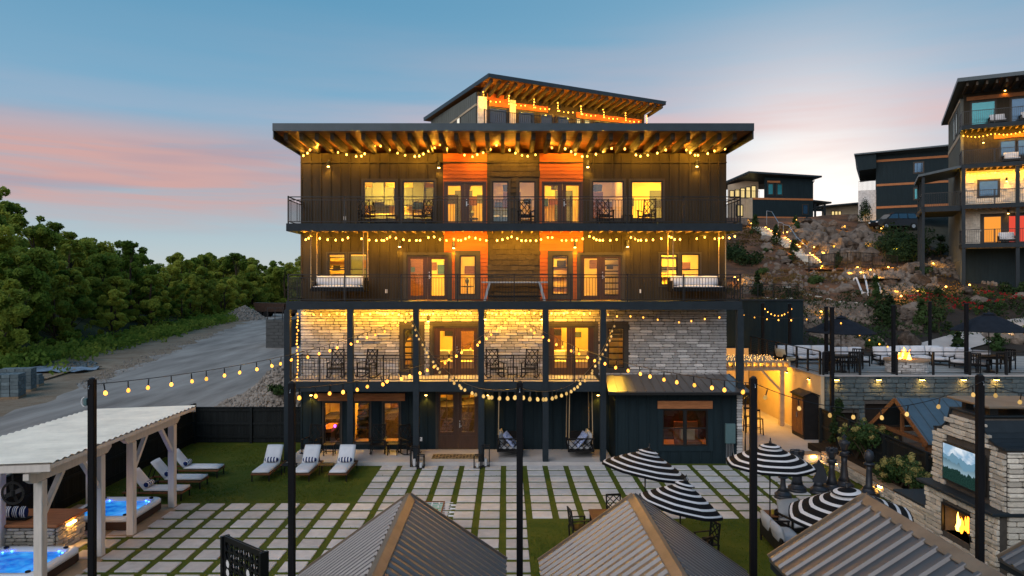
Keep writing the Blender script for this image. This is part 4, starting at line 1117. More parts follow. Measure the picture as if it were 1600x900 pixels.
# ================================================================ LAWN LOUNGERS
def make_lounger():
    t = thing('sun_lounger', 'x', 'sun lounger')
    b = MB()
    for x in (-.32, .32): b.rbox(x - .03, x + .03, -1.0, 1.0, .24, .30, .008)
    for y in (-.97, .97): b.rbox(-.29, .29, y - .03, y + .03, .24, .30, .008)
    for i in range(7): b.box(-.29, .29, -.9 + i * .16, -.82 + i * .16, .275, .298)
    b.build('frame', M['teak'], t, world=False)
    for x in (-.31, .31):
        for y in (-.95, .92): MB().bar((x, y, 0), (x, y, .24), .035, .035).build('leg', M['blackwood'], t, world=False)
    cushion(-.31, .31, -1.0, .32, .305, .40, puff=.012).build('seat_pad', M['cush'], t, world=False, smooth=True)
    cushion(-.31, .31, 0, .80, 0, .095, puff=.012, M_=Matrix.Translation((0, .30, .315)) @ Euler((D(50), 0, 0)).to_matrix().to_4x4()).build('back_pad', M['cush'], t, world=False, smooth=True)
    b = MB(); b.bar((-.2, .75, .82), (-.2, .95, .28), .03, .03); b.bar((.2, .75, .82), (.2, .95, .28), .03, .03); b.build('prop', M['blackwood'], t, world=False)
    stripe_pillow(t, (0, .27, .50), .25, .11, .11, 4)
    return t
lg = make_lounger(); snap(lg)
first = True
for (x, y, rz, lab) in ((-8.92, 26.9, 0, 'white padded sun lounger left of the tall post, feet to the camera'), (-7.47, 26.9, 0, 'white padded sun lounger right of the tall post, feet to the camera'), (-6.12, 26.9, 0, 'white padded sun lounger nearest the paved squares'),
                         (-11.65, 26.75, D(90), 'white padded sun lounger along the side fence, farthest from the hot tubs'), (-11.66, 25.3, D(90), 'white padded sun lounger along the side fence, middle one of three'), (-11.7, 23.95, D(90), 'white padded sun lounger along the side fence, behind the far pergola post')):
    if first: lg.location = (x, y, .006); lg.rotation_euler = (0, 0, rz); lg['label'] = lab; lg['group'] = 'white sun loungers on the lawn'; first = False
    else: dup(lg, (x, y, .006), rz, lab, 'white sun loungers on the lawn')
def make_low_table():
    t = thing('low_table', 'x', 'low table')
    MB().rbox(-.26, .26, -.22, .22, .34, .37, .006).build('top', M['blackwood'], t, world=False)
    for x in (-.23, .23):
        for y in (-.19, .19): MB().bar((x, y, 0), (x, y, .34), .03, .03).build('leg', M['blackwood'], t, world=False)
    return t
lt = make_low_table(); snap(lt); lt['label'] = 'low black table between the left and middle front loungers'; lt['group'] = 'low black tables between loungers'; lt.location = (-8.2, 27.0, .006)
for x, y, lab in ((-6.78, 27.0, 'low black table between the middle and right front loungers'), (-12.3, 26.05, 'low black table between the far and middle loungers at the side fence'), (-12.3, 24.6, 'low black table between the middle and near loungers at the side fence')): dup(lt, (x, y, .006), 0, lab, 'low black tables between loungers')

# ================================================================ FENCES
def board_fence(name, label, p, q, h, z=0.0, side=1, bw=.14):
    p, q = Vector((*p, z)), Vector((*q, z)); d = (q - p); L_ = d.length; d /= L_; n = Vector((-d.y, d.x, 0)) * side
    t = thing(name, label, 'fence', p)
    me = MB().box(-bw / 2 + .004, bw / 2 - .004, -.011, .011, .03, h).mesh('board', M['fence'])
    ang = math.atan2(d.y, d.x)
    N_ = int(L_ / bw)
    for i in range(N_): piece('board', me, t, p + d * (bw * (i + .5)) + Vector((0, 0, RND.uniform(-.006, .006))), (0, 0, ang))
    for zz in (.28, h * .55, h - .12): MB().bar(p + n * .035 + Vector((0, 0, zz)), q + n * .035 + Vector((0, 0, zz)), .045, .09).build('rail', M['fence'], t)
    k = max(1, int(L_ / 2.3))
    for i in range(k + 1):
        c = p + d * (L_ * i / k) + n * .07; MB().box(c.x - .05, c.x + .05, c.y - .05, c.y + .05, z - .1, z + h + .05).build('fence_post', M['fence'], t)
    MB().bar(p + Vector((0, 0, h + .012)), q + Vector((0, 0, h + .012)), .12, .02).build('cap_board', M['fence'], t)
board_fence('board_fence', 'black stained board fence behind the lawn loungers, left of the lodge', (-14.1, 32.3), (-8.9, 32.3), 1.6, 0, -1)
board_fence('board_fence', 'black stained board fence along the left side of the yard behind the hot tubs', (-14.1, 14.5), (-14.1, 32.2), 1.75, 0, -1)
board_fence('board_fence', 'black board fence behind the hydrangea bed, right of the walkway', (13.95, 31.6), (13.75, 20.6), 1.65, 0, -1)

# ================================================================ PERGOLA AND HOT TUBS
pg = thing('pergola', 'white timber pergola with corrugated roof over two hot tubs, on the left', 'pergola', (-11.9, 19.6, 0))
RXL, RXR, RYA, RYB = -13.66, -10.16, 15.9, 23.4
corr = MB(); ny = 140
def rz_(x): return 3.07 + (x - RXL) / (RXR - RXL) * .13
V, Fs = [], []
for j in range(ny + 1):
    y = RYA + (RYB - RYA) * j / ny; w = .020 * math.cos(2 * PI * j / 5)
    for x in (RXL, (RXL + RXR) / 2, RXR): V.append((x, y, rz_(x) + w))
for j in range(ny): Fs += [(j * 3, j * 3 + 1, j * 3 + 4, j * 3 + 3), (j * 3 + 1, j * 3 + 2, j * 3 + 5, j * 3 + 4)]
corr.add(V, Fs).build('roof_sheet', M['corrugated'], pg)
ys_front = (16.45, 18.85, 20.45, 22.95)
def pgpost(x, y): MB().rbox(x - .10, x + .10, y - .10, y + .10, .03, 2.68, .012).build('post', M['whitewood'], pg)
for y in ys_front: pgpost(-10.72, y)
for y in (16.45, 18.85, 20.45, 22.95): pgpost(-13.35, y)
for x in (-10.72, -13.35):
    for a, c in ((15.95, 19.3), (19.98, 23.35)):
        b = MB(); b.prism([(a, 2.80), (a, 2.94), (c, 2.94), (c, 2.80), (c - .18, 2.682), (a + .18, 2.682)], 'x', x - .065, x + .065); b.build('beam', M['whitewood'], pg)
for a, c in ((16.45, 18.85), (20.45, 22.95)):
    for x in (-10.72, -13.35):
        for y, s in ((a, 1), (c, -1)): MB().bar((x, y + s * .08, 1.85), (x, y + s * .80, 2.70), .10, .12, (1, 0, 0)).build('brace', M['whitewood'], pg)
me = MB().prism([(RXL + .1, rz_(RXL) - .03), (RXR - .1, rz_(RXR) - .03), (RXR - .1, rz_(RXR) - .10), (RXR - .3, 2.942), (RXL + .1, 2.942)], 'y', -.025, .025).mesh('purlin', M['whitewood'])
for i in range(13): piece('purlin', me, pg, (0, RYA + .15 + i * .6, 0))
for y in (RYA + .02, RYB - .06): MB().prism([(RXL, rz_(RXL) - .032), (RXR, rz_(RXR) - .032), (RXR, rz_(RXR) - .19), (RXL, rz_(RXL) - .19)], 'y', y, y + .04).build('fascia_board', M['whitewood'], pg)
MB().box(RXR - .04, RXR - .002, RYA + .065, RYB - .065, rz_(RXR) - .13, rz_(RXR) - .04).build('fascia_board', M['whitewood'], pg)
M['tub_water'] = bpy.data.materials.new('lit_tub_water'); M['tub_water'].use_nodes = True
def _tw():
    nt = M['tub_water'].node_tree; N, L = nt.nodes, nt.links; p = N['Principled BSDF']
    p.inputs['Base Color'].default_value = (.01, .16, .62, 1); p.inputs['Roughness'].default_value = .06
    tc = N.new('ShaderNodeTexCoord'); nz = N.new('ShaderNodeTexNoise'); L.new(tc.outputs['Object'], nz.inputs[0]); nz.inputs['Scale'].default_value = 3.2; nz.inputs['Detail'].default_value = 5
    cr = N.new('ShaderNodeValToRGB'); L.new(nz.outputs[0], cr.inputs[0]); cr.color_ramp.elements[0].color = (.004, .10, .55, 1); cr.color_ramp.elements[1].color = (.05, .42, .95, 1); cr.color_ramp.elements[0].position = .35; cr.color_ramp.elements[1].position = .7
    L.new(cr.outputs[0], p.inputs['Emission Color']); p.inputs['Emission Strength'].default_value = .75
    b = N.new('ShaderNodeBump'); b.inputs['Strength'].default_value = .35; n2 = N.new('ShaderNodeTexNoise'); L.new(tc.outputs['Object'], n2.inputs[0]); n2.inputs['Scale'].default_value = 9
    L.new(n2.outputs[0], b.inputs['Height']); L.new(b.outputs[0], p.inputs['Normal'])
_tw()
def hot_tub(x0, x1, y0, y1, label):
    t = thing('hot_tub', label, 'hot tub', ((x0 + x1) / 2, (y0 + y1) / 2, .03), 0, 'hot tubs under the pergola')
    hx, hy = (x1 - x0) / 2, (y1 - y0) / 2
    MB().rbox(-hx + .05, hx - .05, -hy + .05, hy - .05, 0, .27, .05).build('skirt', M['tub_skirt'], t, world=False)
    def ring(sx, sy, z, r=.22, n=28):
        return [(math.copysign(abs(math.cos(a)) ** r, math.cos(a)) * sx, math.copysign(abs(math.sin(a)) ** r, math.sin(a)) * sy, z) for a in (2 * PI * (k + .5) / n for k in range(n))]
    rs = [ring(hx, hy, .27), ring(hx, hy, .36), ring(hx - .04, hy - .04, .40), ring(hx - .17, hy - .17, .40), ring(hx - .24, hy - .24, .33), ring(hx - .30, hy - .30, .10)]
    n = 28; b = MB(); V = [p for r in rs for p in r]
    Fs = [(i * n + k, i * n + (k + 1) % n, (i + 1) * n + (k + 1) % n, (i + 1) * n + k) for i in range(len(rs) - 1) for k in range(n)]
    b.add(V, Fs + [tuple(range(n))[::-1]]); b.build('shell', M['tub_shell'], t, world=False, smooth=True)
    w = MB(); w.add(ring(hx - .245, hy - .245, .325), [tuple(range(n))]); w.build('water', M['tub_water'], t, world=False)
    for k in range(14):
        a = 2 * PI * k / 14 + .2; p = (math.copysign(abs(math.cos(a)) ** .4, math.cos(a)) * (hx - .235), math.copysign(abs(math.sin(a)) ** .4, math.sin(a)) * (hy - .235), .345)
        MB().lathe([(.02, -.01), (.024, 0), (.012, .01)], 8, p).build('tub_lamp', M['tub_glow'], t, world=False)
    for (x, y) in ((-hx * .72, hy * .8), (hx * .7, hy * .8), (-hx * .72, -hy * .8), (hx * .75, -hy * .78)):
        MB().lathe([(.06, .40), (.06, .43), (.03, .44)], 10, (x, y, 0)).build('valve_knob', M['rubber'], t, world=False)
    MB().rbox(-hx + .22, -hx + .42, -.25, .25, .36, .42, .03).build('headrest', M['rubber'], t, world=False)
hot_tub(-12.95, -10.88, 20.66, 22.75, 'far hot tub with glowing blue water under the pergola')
hot_tub(-13.1, -10.95, 16.55, 18.5, 'near hot tub with glowing blue water at the bottom left corner')
pl = thing('stone_planter', 'low ledge stone planter with a lit lamp between the two hot tubs', 'planter', (-12.9, 19.6, 0))
core = MB().box(-13.9, -11.95, 18.95, 20.2, .0, .74).build('planter_core', M['mortar'], pl)
ledge_stones(core, 18.95, 20.2, .04, .72, [], 60, (-11.95, 0, 0), (0, 1, 0), (1, 0, 0), M['stone_buff'], wmin=.18, wmax=.42)
ledge_stones(core, -13.9, -11.95, .04, .72, [], 60, (0, 18.95, 0), (1, 0, 0), (0, -1, 0), M['stone_buff'], wmin=.18, wmax=.42)
MB().rbox(-13.92, -11.86, 18.86, 20.29, .742, .82, .02).build('cap_stone', M['cedar_trim'], pl)
MB().box(-11.90, -11.82, 19.35, 19.65, .66, .70).build('planter_lamp', M['path_light'], pl)
t = thing('wall_fan', 'round black fan hanging under the near end of the pergola', 'fan', (gx(20, 16.2), 16.2, 2.45))
k = MB()
for i in range(24): a, c = 2 * PI * i / 24, 2 * PI * (i + 1) / 24; k.bar((math.cos(a) * .24, 0, math.sin(a) * .24), (math.cos(c) * .24, 0, math.sin(c) * .24), .05, .025, (0, 1, 0))
k.build('cage', M['rail'], t, world=False)
for i in range(4):
    a = 2 * PI * i / 4 + .4; MB().bar((0, 0, 0), (math.cos(a) * .21, .02, math.sin(a) * .21), .09, .012, (.3, 1, 0)).build('blade', M['rail'], t, world=False)
MB().lathe([(.05, -.06), (.05, .06)], 10).build('motor', M['rail'], t, world=False); MB().bar((0, 0, 0), (0, 0, .5), .03, .03).build('hanger', M['rail'], t, world=False)
t = thing('towel_rack', 'rack with blue and white striped towels behind the near pergola post', 'towel rack', (gx(19, 19.4), 19.35, .83))
for i in range(3): stripe_pillow(t, (i * .2 - .05, 0, .18), .09, .12, .18, 3)
MB().box(-.2, .5, -.14, .14, 0, .03).build('tray', M['blackwood'], t, world=False)

# ================================================================ FOUR TALL POSTS AND STRING LIGHTS
def bulb_mesh(name, r, m, drop):
    b = MB(); b.mi = 0; b.lathe([(.35 * r, -drop + .0), (.35 * r, -.3 * r)], 5)
    b.mi = 1; b.lathe([(.3 * r, -drop - 2.4 * r), (.85 * r, -drop - 2.0 * r), (r, -drop - 1.3 * r), (.75 * r, -drop - .5 * r), (.3 * r, -drop)], 8)
    return b.mesh('bulb', [M['rail'], M[m]])
BM = {'low': bulb_mesh('low', .034, 'bulb', .05), 'eave': bulb_mesh('eave', .036, 'bulb', .05), 'far': bulb_mesh('far', .036, 'bulb_far', .05), 'yard': bulb_mesh('yard', .038, 'bulb_yard', .15), 'cool': bulb_mesh('cool', .038, 'bulb_cool', .13), 'dim': bulb_mesh('dim', .034, 'bulb_yard', .05)}
LW = {'eave': 29.0, 'low': 23.0, 'far': 24.0}
def string_pts(label, pts, bulb='eave', group=None, every=True, bulbs=None):
    t = thing('string_light', label, 'string lights', pts[0], 0, group)
    MB().tube(pts, .0075, 4).build('cord', M['rail'], t)
    for p in (bulbs or pts): piece('bulb', BM[bulb], t, p, (RND.gauss(0, .16), RND.gauss(0, .16), RND.uniform(0, 6)))
    if bulb in LW:
        for p in (bulbs or pts)[::2]: lamp_light('POINT', Vector(p) + Vector((0, -.06, -.19)), LW[bulb], t)
    return t
def festoon(label, lst, Y, bulb='eave', off=(0, 0), s=1.0):
    """bulbs at given photo places in one vertical plane; the cord follows them"""
    ps = [at(off[0] + a / s, off[1] + c / s, Y) + Vector((0, RND.uniform(-.05, .05), .13)) for a, c in lst]
    return string_pts(label, ps, bulb, 'string lights along the lodge')
def swag(label, A, B, sag, n, bulb='yard', skip=0.0, group='string lights slung between the tall posts and the lodge', n0=0, n1=0, shape=1.0):
    A, B = Vector(A), Vector(B); pts = []
    for i in range(41):
        u = i / 40; pts.append(A.lerp(B, u) - Vector((0, 0, sag * 4 * u * (1 - u))))
    bl = []
    for i in range(n):
        u = (i + .5 + RND.uniform(-.14, .14)) / n; bl.append(A.lerp(B, u) - Vector((0, 0, sag * 4 * u * (1 - u))))
    return string_pts(label, pts, bulb, group, bulbs=bl)
c1 = [(240, 465), (258, 452), (272, 437), (287, 416), (310, 410), (362, 432), (408, 448), (456, 460), (502, 468), (527, 466), (547, 455), (595, 416), (628, 416), (670, 435), (713, 452), (753, 464), (798, 468), (819, 466), (843, 456), (867, 442), (895, 424), (925, 408), (960, 430), (1048, 463), (1088, 470), (1112, 461), (1145, 450), (1175, 433), (1208, 412), (1240, 418), (1273, 438)]
c2 = [(18, 452), (50, 463), (80, 468), (117, 460), (200, 426), (237, 408), (268, 430), (298, 445), (320, 458), (352, 468), (380, 468), (420, 458), (460, 443), (503, 428), (545, 407), (568, 430), (620, 462), (643, 468), (682, 462), (730, 453), (771, 438), (825, 414), (858, 414), (876, 436), (894, 451), (917, 462), (935, 462), (985, 453), (1015, 442), (1070, 430)]
festoon('warm string lights in swags under the left half of the roof eave', c1, 29.95, off=(400, 100), s=3.214)
festoon('warm string lights in swags under the right half of the roof eave', c2, 29.95, off=(800, 100), s=3.214)
e1 = [(160, 83), (172, 75), (184, 65), (232, 76), (273, 83), (316, 85), (347, 84), (380, 73), (452, 78), (492, 85), (527, 87), (552, 86), (567, 87), (583, 78), (600, 70), (630, 75), (665, 83), (702, 87), (738, 87), (757, 87), (800, 72), (826, 70), (857, 82), (890, 87), (930, 80), (950, 86), (967, 86), (992, 78), (1012, 70), (1042, 75), (1068, 82), (1100, 87), (1157, 87), (1183, 83), (1207, 75), (1230, 68)]
e2 = [(25, 77), (50, 87), (72, 88), (97, 88), (125, 88), (153, 82), (184, 72), (211, 72), (260, 87), (283, 87), (310, 86), (338, 86), (370, 78), (403, 66), (422, 75), (440, 83), (455, 86), (473, 86), (513, 87), (545, 82), (622, 72), (640, 80), (656, 87), (670, 86), (697, 86), (734, 84), (775, 78), (816, 66), (833, 72), (850, 82), (873, 82), (962, 78), (1007, 70), (1055, 78), (1080, 76), (1100, 72), (1130, 74), (1160, 66)]
festoon('warm string lights under the left half of the top balcony', e1, 29.8, off=(430, 351), s=3.333)
festoon('warm string lights under the right half of the top balcony', e2, 29.8, off=(800, 351), s=3.333)
f1 = [(150, 468), (198, 473), (239, 474), (281, 475), (323, 467), (346, 469), (361, 471), (412, 472), (452, 473), (492, 470), (530, 464), (545, 467), (558, 470), (573, 471), (585, 470), (612, 467), (645, 473), (657, 480), (685, 470), (714, 468), (760, 471), (777, 473), (790, 472), (806, 472), (822, 469), (850, 474), (880, 472), (908, 467), (940, 464), (965, 467), (985, 469), (1005, 467), (1020, 466), (1105, 465), (1127, 468), (1150, 472), (1175, 470), (1205, 466), (1228, 463)]
f2 = [(15, 470), (40, 468), (65, 467), (90, 463), (115, 466), (150, 470), (205, 467), (225, 469), (247, 470), (270, 468), (290, 464), (317, 463), (345, 466), (376, 470), (405, 467)]
festoon('bright string lights against the stone under the left half of the second floor balcony', f1, 29.85, 'low', off=(430, 351), s=3.333)
festoon('bright string lights against the stone under the middle of the second floor balcony', f2, 29.85, 'low', off=(800, 351), s=3.333)
festoon('dimmer row of hanging bulbs across the pale stone on the right', [(500, 474), (545, 483), (617, 483), (683, 490), (757, 500), (868, 515), (933, 507), (1007, 497), (1080, 488)], 29.9, 'dim', off=(800, 351), s=3.333)
ps = [at(464.5, 487 + i * 5.2, 28.75) for i in range(22)]
string_pts('short string light hanging straight down the left corner of the stone floor balcony', ps, 'dim', None)
PO = [(144, 592), (456, 598), (812, 597), (1177, 590), (1531, 586)]
PT = []
for i, (px, py) in enumerate(PO):
    p = at(px, py, 14.0); PT.append(p)
    lab = ('tall black timber post beside the white pergola', 'tall black timber post standing before the front sun loungers', 'tall black timber post in the middle of the picture, between two roof peaks', 'tall black timber post crossing the striped umbrellas on the right', 'tall black timber post before the stone fireplace at the right')[i]
    t = thing('timber_post', lab, 'post', (p.x, 14.0, 0), 0, 'tall black posts carrying the string lights')
    MB().rbox(-.062, .062, -.062, .062, 0, p.z - .012, .01).build('post', M['post'], t, world=False)
    MB().lathe([(.06, p.z - .012), (.06, p.z + .01), (.02, p.z + .03)], 8).build('post_cap', M['rail'], t, world=False)
    MB().tube([(0, -.09, p.z - .12), (0, -.12, p.z - .14), (0, -.12, p.z - .18)], .008, 5).build('hook', M['steel'], t, world=False)
    if i == 0:
        MB().rbox(-.15, -.082, -.05, .05, p.z - .52, p.z - .38, .01).build('plug_box', M['boxgreen'], t, world=False)
        MB().tube([(-.15 - .06 * math.sin(a * PI / 8), 0, p.z - .45 + .09 * math.cos(a * PI / 8)) for a in range(9)], .012, 5).build('cord_loop', M['white'], t, world=False)
def topw(i): return PT[i] + Vector((0, -.1, -.10))
beam = lambda px, py: at(px, py, 28.22)
swag('string lights rising from the pergola post to the lodge beam, over the road', topw(0), beam(648, 488), .42, 25)
swag('string lights from the post by the loungers up to the centre of the lodge beam', topw(1), beam(800, 488), .62, 26)
swag('pale string lights dropping from the lodge beam to the middle post, left of it', beam(640, 490), topw(2), .95, 27, 'cool')
swag('pale string lights from the middle post up to the lodge beam on its right', topw(2), beam(962, 500), .95, 27, 'cool')
swag('string lights from the lodge beam down across the lean-to roof to the right post', beam(800, 488), topw(3), .50, 24)
swag('widely spaced string lights between the two right hand posts', topw(3), topw(4), .52, 8, 'cool')
swag('string lights leaving the rightmost post towards the right', topw(4), at(1720, 590, 14), .3, 5, 'cool')

# ================================================================ GAZEBOS IN THE FOREGROUND
def gazebo(label, rx, zr, Yf, Yn, wl, dl, wr, dr, step, cap=.105):
    t = thing('gazebo', label, 'gazebo', (rx, (Yf + Yn) / 2, 0), 0, 'metal roofed gazebos in the foreground')
    for s, w, d, nm in ((-1, wl, dl, 'roof_slope'), (1, wr, dr, 'roof_slope')):
        b = MB(); A = (rx, zr); Bp = (rx + s * w, zr - d)
        poly = [(A[0], A[1]), (Bp[0], Bp[1]), (Bp[0], Bp[1] - .05), (A[0], A[1] - .05)]
        b.prism(poly if s > 0 else poly[::-1], 'y', Yn, Yf)
        o = b.build(nm, M['roof_metal'], t)
        L_ = math.hypot(w, d); nrm_ = Vector((s * d / L_, 0, w / L_)); dr_ = Vector((s * w / L_, 0, -d / L_))
        me = MB(); hh, w0, w1 = .045, min(.055, step * .26), min(.03, step * .14)
        p0, p1 = dr_ * .118, dr_ * (L_ - .01)
        me.add([p0 + Vector((0, -w0, 0)), p0 + Vector((0, w0, 0)), p0 + Vector((0, w1, 0)) + nrm_ * hh, p0 + Vector((0, -w1, 0)) + nrm_ * hh, p1 + Vector((0, -w0, 0)), p1 + Vector((0, w0, 0)), p1 + Vector((0, w1, 0)) + nrm_ * hh, p1 + Vector((0, -w1, 0)) + nrm_ * hh],
               [(0, 1, 2, 3), (7, 6, 5, 4), (1, 5, 6, 2), (2, 6, 7, 3), (3, 7, 4, 0)])
        rib = me.mesh('rib', M['roof_metal'])
        y = Yf - .10
        while y > Yn: piece('rib', rib, o, Vector((rx, y, zr)) + nrm_ * .001); y -= step
        MB().bar(Vector((rx, Yf + .012, zr + .01)) + nrm_ * .0, Vector((rx + s * w, Yf + .012, zr - d + .01)), .024, .11).build('rake_trim', M['ridge'] if s < 0 else M['roof_metal'], o)
        MB().bar((rx + s * (w - .03), Yn, zr - d - .11), (rx + s * (w - .03), Yf - .03, zr - d - .11), .035, .11).build('eave_board', M['slate'], o)
        for yy in (Yf - .35, Yn + .3):
            xx = rx + s * (w - .28); MB().rbox(xx - .09, xx + .09, yy - .09, yy + .09, 0, zr - d + .05, .01).build('post', M['slate'], t)
    sl = [(dl / wl), (dr / wr)]; c = cap; k = MB(); h = .036
    k.prism([(rx - c, zr - c * sl[0] + h), (rx, zr + h + .008), (rx + c, zr - c * sl[1] + h), (rx + c, zr - c * sl[1] + h - .012), (rx, zr + h - .006), (rx - c, zr - c * sl[0] + h - .012)][::-1], 'y', Yn, Yf + .03)
    k.build('ridge_cap', M['ridge'], t)
    return t
gazebo('grey ribbed metal gazebo roof with tan ridge at the bottom left of centre', gx(640, 12.1), 3.6, 12.1, 7.5, 1.86, 1.35, 1.63, 1.10, .205)
gazebo('grey ribbed metal gazebo roof at the bottom right of centre, below two umbrellas', gx(990, 12.1), 3.6, 12.1, 7.5, 1.60, 1.12, 1.90, 1.33, .205)
gazebo('grey standing seam gazebo roof at the bottom right, before the fireplace', gx(1352, 12.1), 3.6, 12.1, 7.5, 1.63, 1.05, 2.25, 1.42, .30, .15)
gazebo('corner of a grey metal gazebo roof at the bottom right edge of the picture', 11.75, 2.9, 14.1, 9.5, 2.05, 1.12, 2.05, 1.12, .30, .15)
# ================================================================ STRIPED UMBRELLAS, GARDEN FURNITURE, GAMES
def umbrella(label, x, y, ztop, r, tilt=(0, 0), kinds=('black', 'canvas_white'), z0=0.0, drop=.55, cat='umbrella', group='striped patio umbrellas', ph=.2, square=False):
    t = thing('patio_umbrella', label, cat, (x, y, z0), 0, group)
    zt = ztop - z0; n = 8
    T = Matrix.Translation((0, 0, zt - drop)) @ Euler((tilt[0], tilt[1], 0)).to_matrix().to_4x4() @ Matrix.Translation((0, 0, -(zt - drop)))
    def P(f, a, dz=0):
        sag = 1 - .045 * f * abs(math.sin(n * (a - ph) / 2))
        return (math.cos(a) * r * f * sag, math.sin(a) * r * f * sag, zt - drop * (f ** 1.18) + dz)
    rings = [.10, .20, .27, .39, .45, .57, .63, .755, .815, .93, .975, 1.0] if len(set(kinds)) > 1 else [.1, .3, .5, .75, 1.0]
    m = n * 4; b = MB(T)
    for i in range(len(rings) - 1):
        b.mi = i % 2 if len(set(kinds)) > 1 else 0
        V = [P(f, 2 * PI * k / m + ph) for f in rings[i:i + 2] for k in range(m)]
        b.add(V, [(k, (k + 1) % m, m + (k + 1) % m, m + k)[::-1] for k in range(m)])
    b.mi = 0
    V = [P(1, 2 * PI * k / m + ph) for k in range(m)] + [P(1, 2 * PI * k / m + ph, -.05) for k in range(m)]
    b.add(V, [(k, (k + 1) % m, m + (k + 1) % m, m + k) for k in range(m)])
    b.build('canopy', [M[k] for k in kinds], t, world=False)
    b = MB(T); vr = [.02, .10, .15, .22, .25] if len(set(kinds)) > 1 else [.02, .2]
    for i in range(len(vr) - 1):
        b.mi = (i + 1) % 2 if (len(set(kinds)) > 1 and i > 0) else 0
        V = [P(f, 2 * PI * k / m + ph, .06) for f in vr[i:i + 2] for k in range(m)]
        b.add(V, [(k, (k + 1) % m, m + (k + 1) % m, m + k)[::-1] for k in range(m)])
    b.build('vent', [M[k] for k in kinds], t, world=False)
    for k in range(n):
        a = 2 * PI * k / n + ph
        MB(T).tube([P(.05, a, -.02), P(.5, a, -.02), P(.99, a, -.015)], .011, 4).build('rib', M['rail'], t, world=False)
    MB(T).lathe([(.03, zt + .03), (.045, zt + .07), (.03, zt + .11), (.012, zt + .14), (.025, zt + .17), (.004, zt + .21)], 8).build('finial', M['rail'], t, world=False)
    top = T @ Vector((0, 0, zt))
    MB().tube([(0, 0, .02), (0, 0, zt - drop - .15), tuple(top)], .024, 8).build('pole', M['rail'], t, world=False)
    MB().lathe([(.26, 0), (.26, .05), (.08, .09), (.05, .3)], 14).build('base', M['rail'], t, world=False)
    return t
umbrella('black and white striped umbrella, farthest left of the four, tilted to the right', gx(1008, 20.0), 20.0, 2.53, 1.25, (D(-4), D(11)), ph=.1)
umbrella('black and white striped umbrella over the dining table behind the middle gazebo peak', gx(1063, 17.3), 17.3, 2.38, 1.02, (D(-3), D(12)), ph=.35)
umbrella('black and white striped umbrella standing upright in front of the walkway', gx(1203, 20.7), 20.7, 2.53, 1.25, (0, D(1)), ph=.25)
umbrella('black and white striped umbrella beside the chess pieces, partly hidden by the right gazebo roof', gx(1326, 16.5), 16.5, 2.44, 1.36, (D(2), D(-5)), ph=.0)

def make_dining_chair():
    t = thing('dining_chair', 'x', 'chair')
    bw = M['blackwood']
    MB().rbox(-.23, .23, -.23, .22, .43, .46, .008).build('seat', bw, t, world=False)
    for x in (-.21, .21):
        MB().bar((x, -.21, 0), (x, -.21, .66), .04, .04).build('leg', bw, t, world=False); MB().bar((x, .21, 0), (x, .24, .46), .04, .04).build('leg', bw, t, world=False)
        MB().rbox(x - .03, x + .03, -.24, .24, .66, .685, .008).build('armrest', bw, t, world=False)
    b = MB()
    def q(x, h): return (x, .22 + h * .12, .46 + h)
    for x in (-.21, .21): b.bar(q(x, 0), q(x, .52), .04, .03, (0, 1, 0))
    b.bar(q(-.21, .5), q(.21, .5), .03, .05); b.bar(q(-.21, .08), q(.21, .08), .03, .04)
    for a, c in (((-.2, .1), (.2, .48)), ((.2, .1), (-.2, .48)), ((-.2, .29), (0, .48)), ((.2, .29), (0, .48)), ((-.2, .29), (0, .1)), ((.2, .29), (0, .1))): b.bar(q(*a), q(*c), .025, .02, (0, 1, 0))
    b.build('backrest', bw, t, world=False)
    return t
dc = make_dining_chair(); snap(dc)
first = True
for x, y, rz, lab in ((2.02, 19.8, D(100), 'black lattice back chair on the grass left of the middle gazebo peak'), (3.2, 20.85, D(8), 'black lattice back chair at the far side of the covered dining table'), (5.2, 18.6, D(-75), 'black lattice back chair under the right rim of the dining umbrella'), (4.75, 17.7, D(-150), 'black lattice back chair nearest the right slope of the middle gazebo')):
    if first: dc.location = (x, y, .006); dc.rotation_euler = (0, 0, rz); dc['label'] = lab; dc['group'] = 'black lattice back dining chairs'; first = False
    else: dup(dc, (x, y, .006), rz, lab, 'black lattice back dining chairs')
def table(label, x, y, sx, sy, h, m='teak', slats=7, name='dining_table', z=.006):
    t = thing(name, label, 'table', (x, y, z))
    me = MB().rbox(-sx / 2, sx / 2, -sy / slats / 2 + .004, sy / slats / 2 - .004, h - .035, h, .006).mesh('slat', M[m])
    for i in range(slats): piece('slat', me, t, (x, y - sy / 2 + sy * (i + .5) / slats, z))
    for a in (-1, 1):
        for c in (-1, 1): MB().bar((a * (sx / 2 - .06), c * (sy / 2 - .06), 0), (a * (sx / 2 - .06), c * (sy / 2 - .06), h - .035), .06, .06).build('leg', M[m if m != 'teak' else 'blackwood'], t, world=False)
    k = MB(); k.box(-sx / 2 + .05, sx / 2 - .05, -sy / 2 + .05, -sy / 2 + .08, h - .11, h - .036); k.box(-sx / 2 + .05, sx / 2 - .05, sy / 2 - .08, sy / 2 - .05, h - .11, h - .036); k.build('apron', M['blackwood'], t, world=False)
    return t
table('brown slatted dining table beside the left edge of the middle gazebo roof', 3.0, 20.0, 1.3, .95, .74)
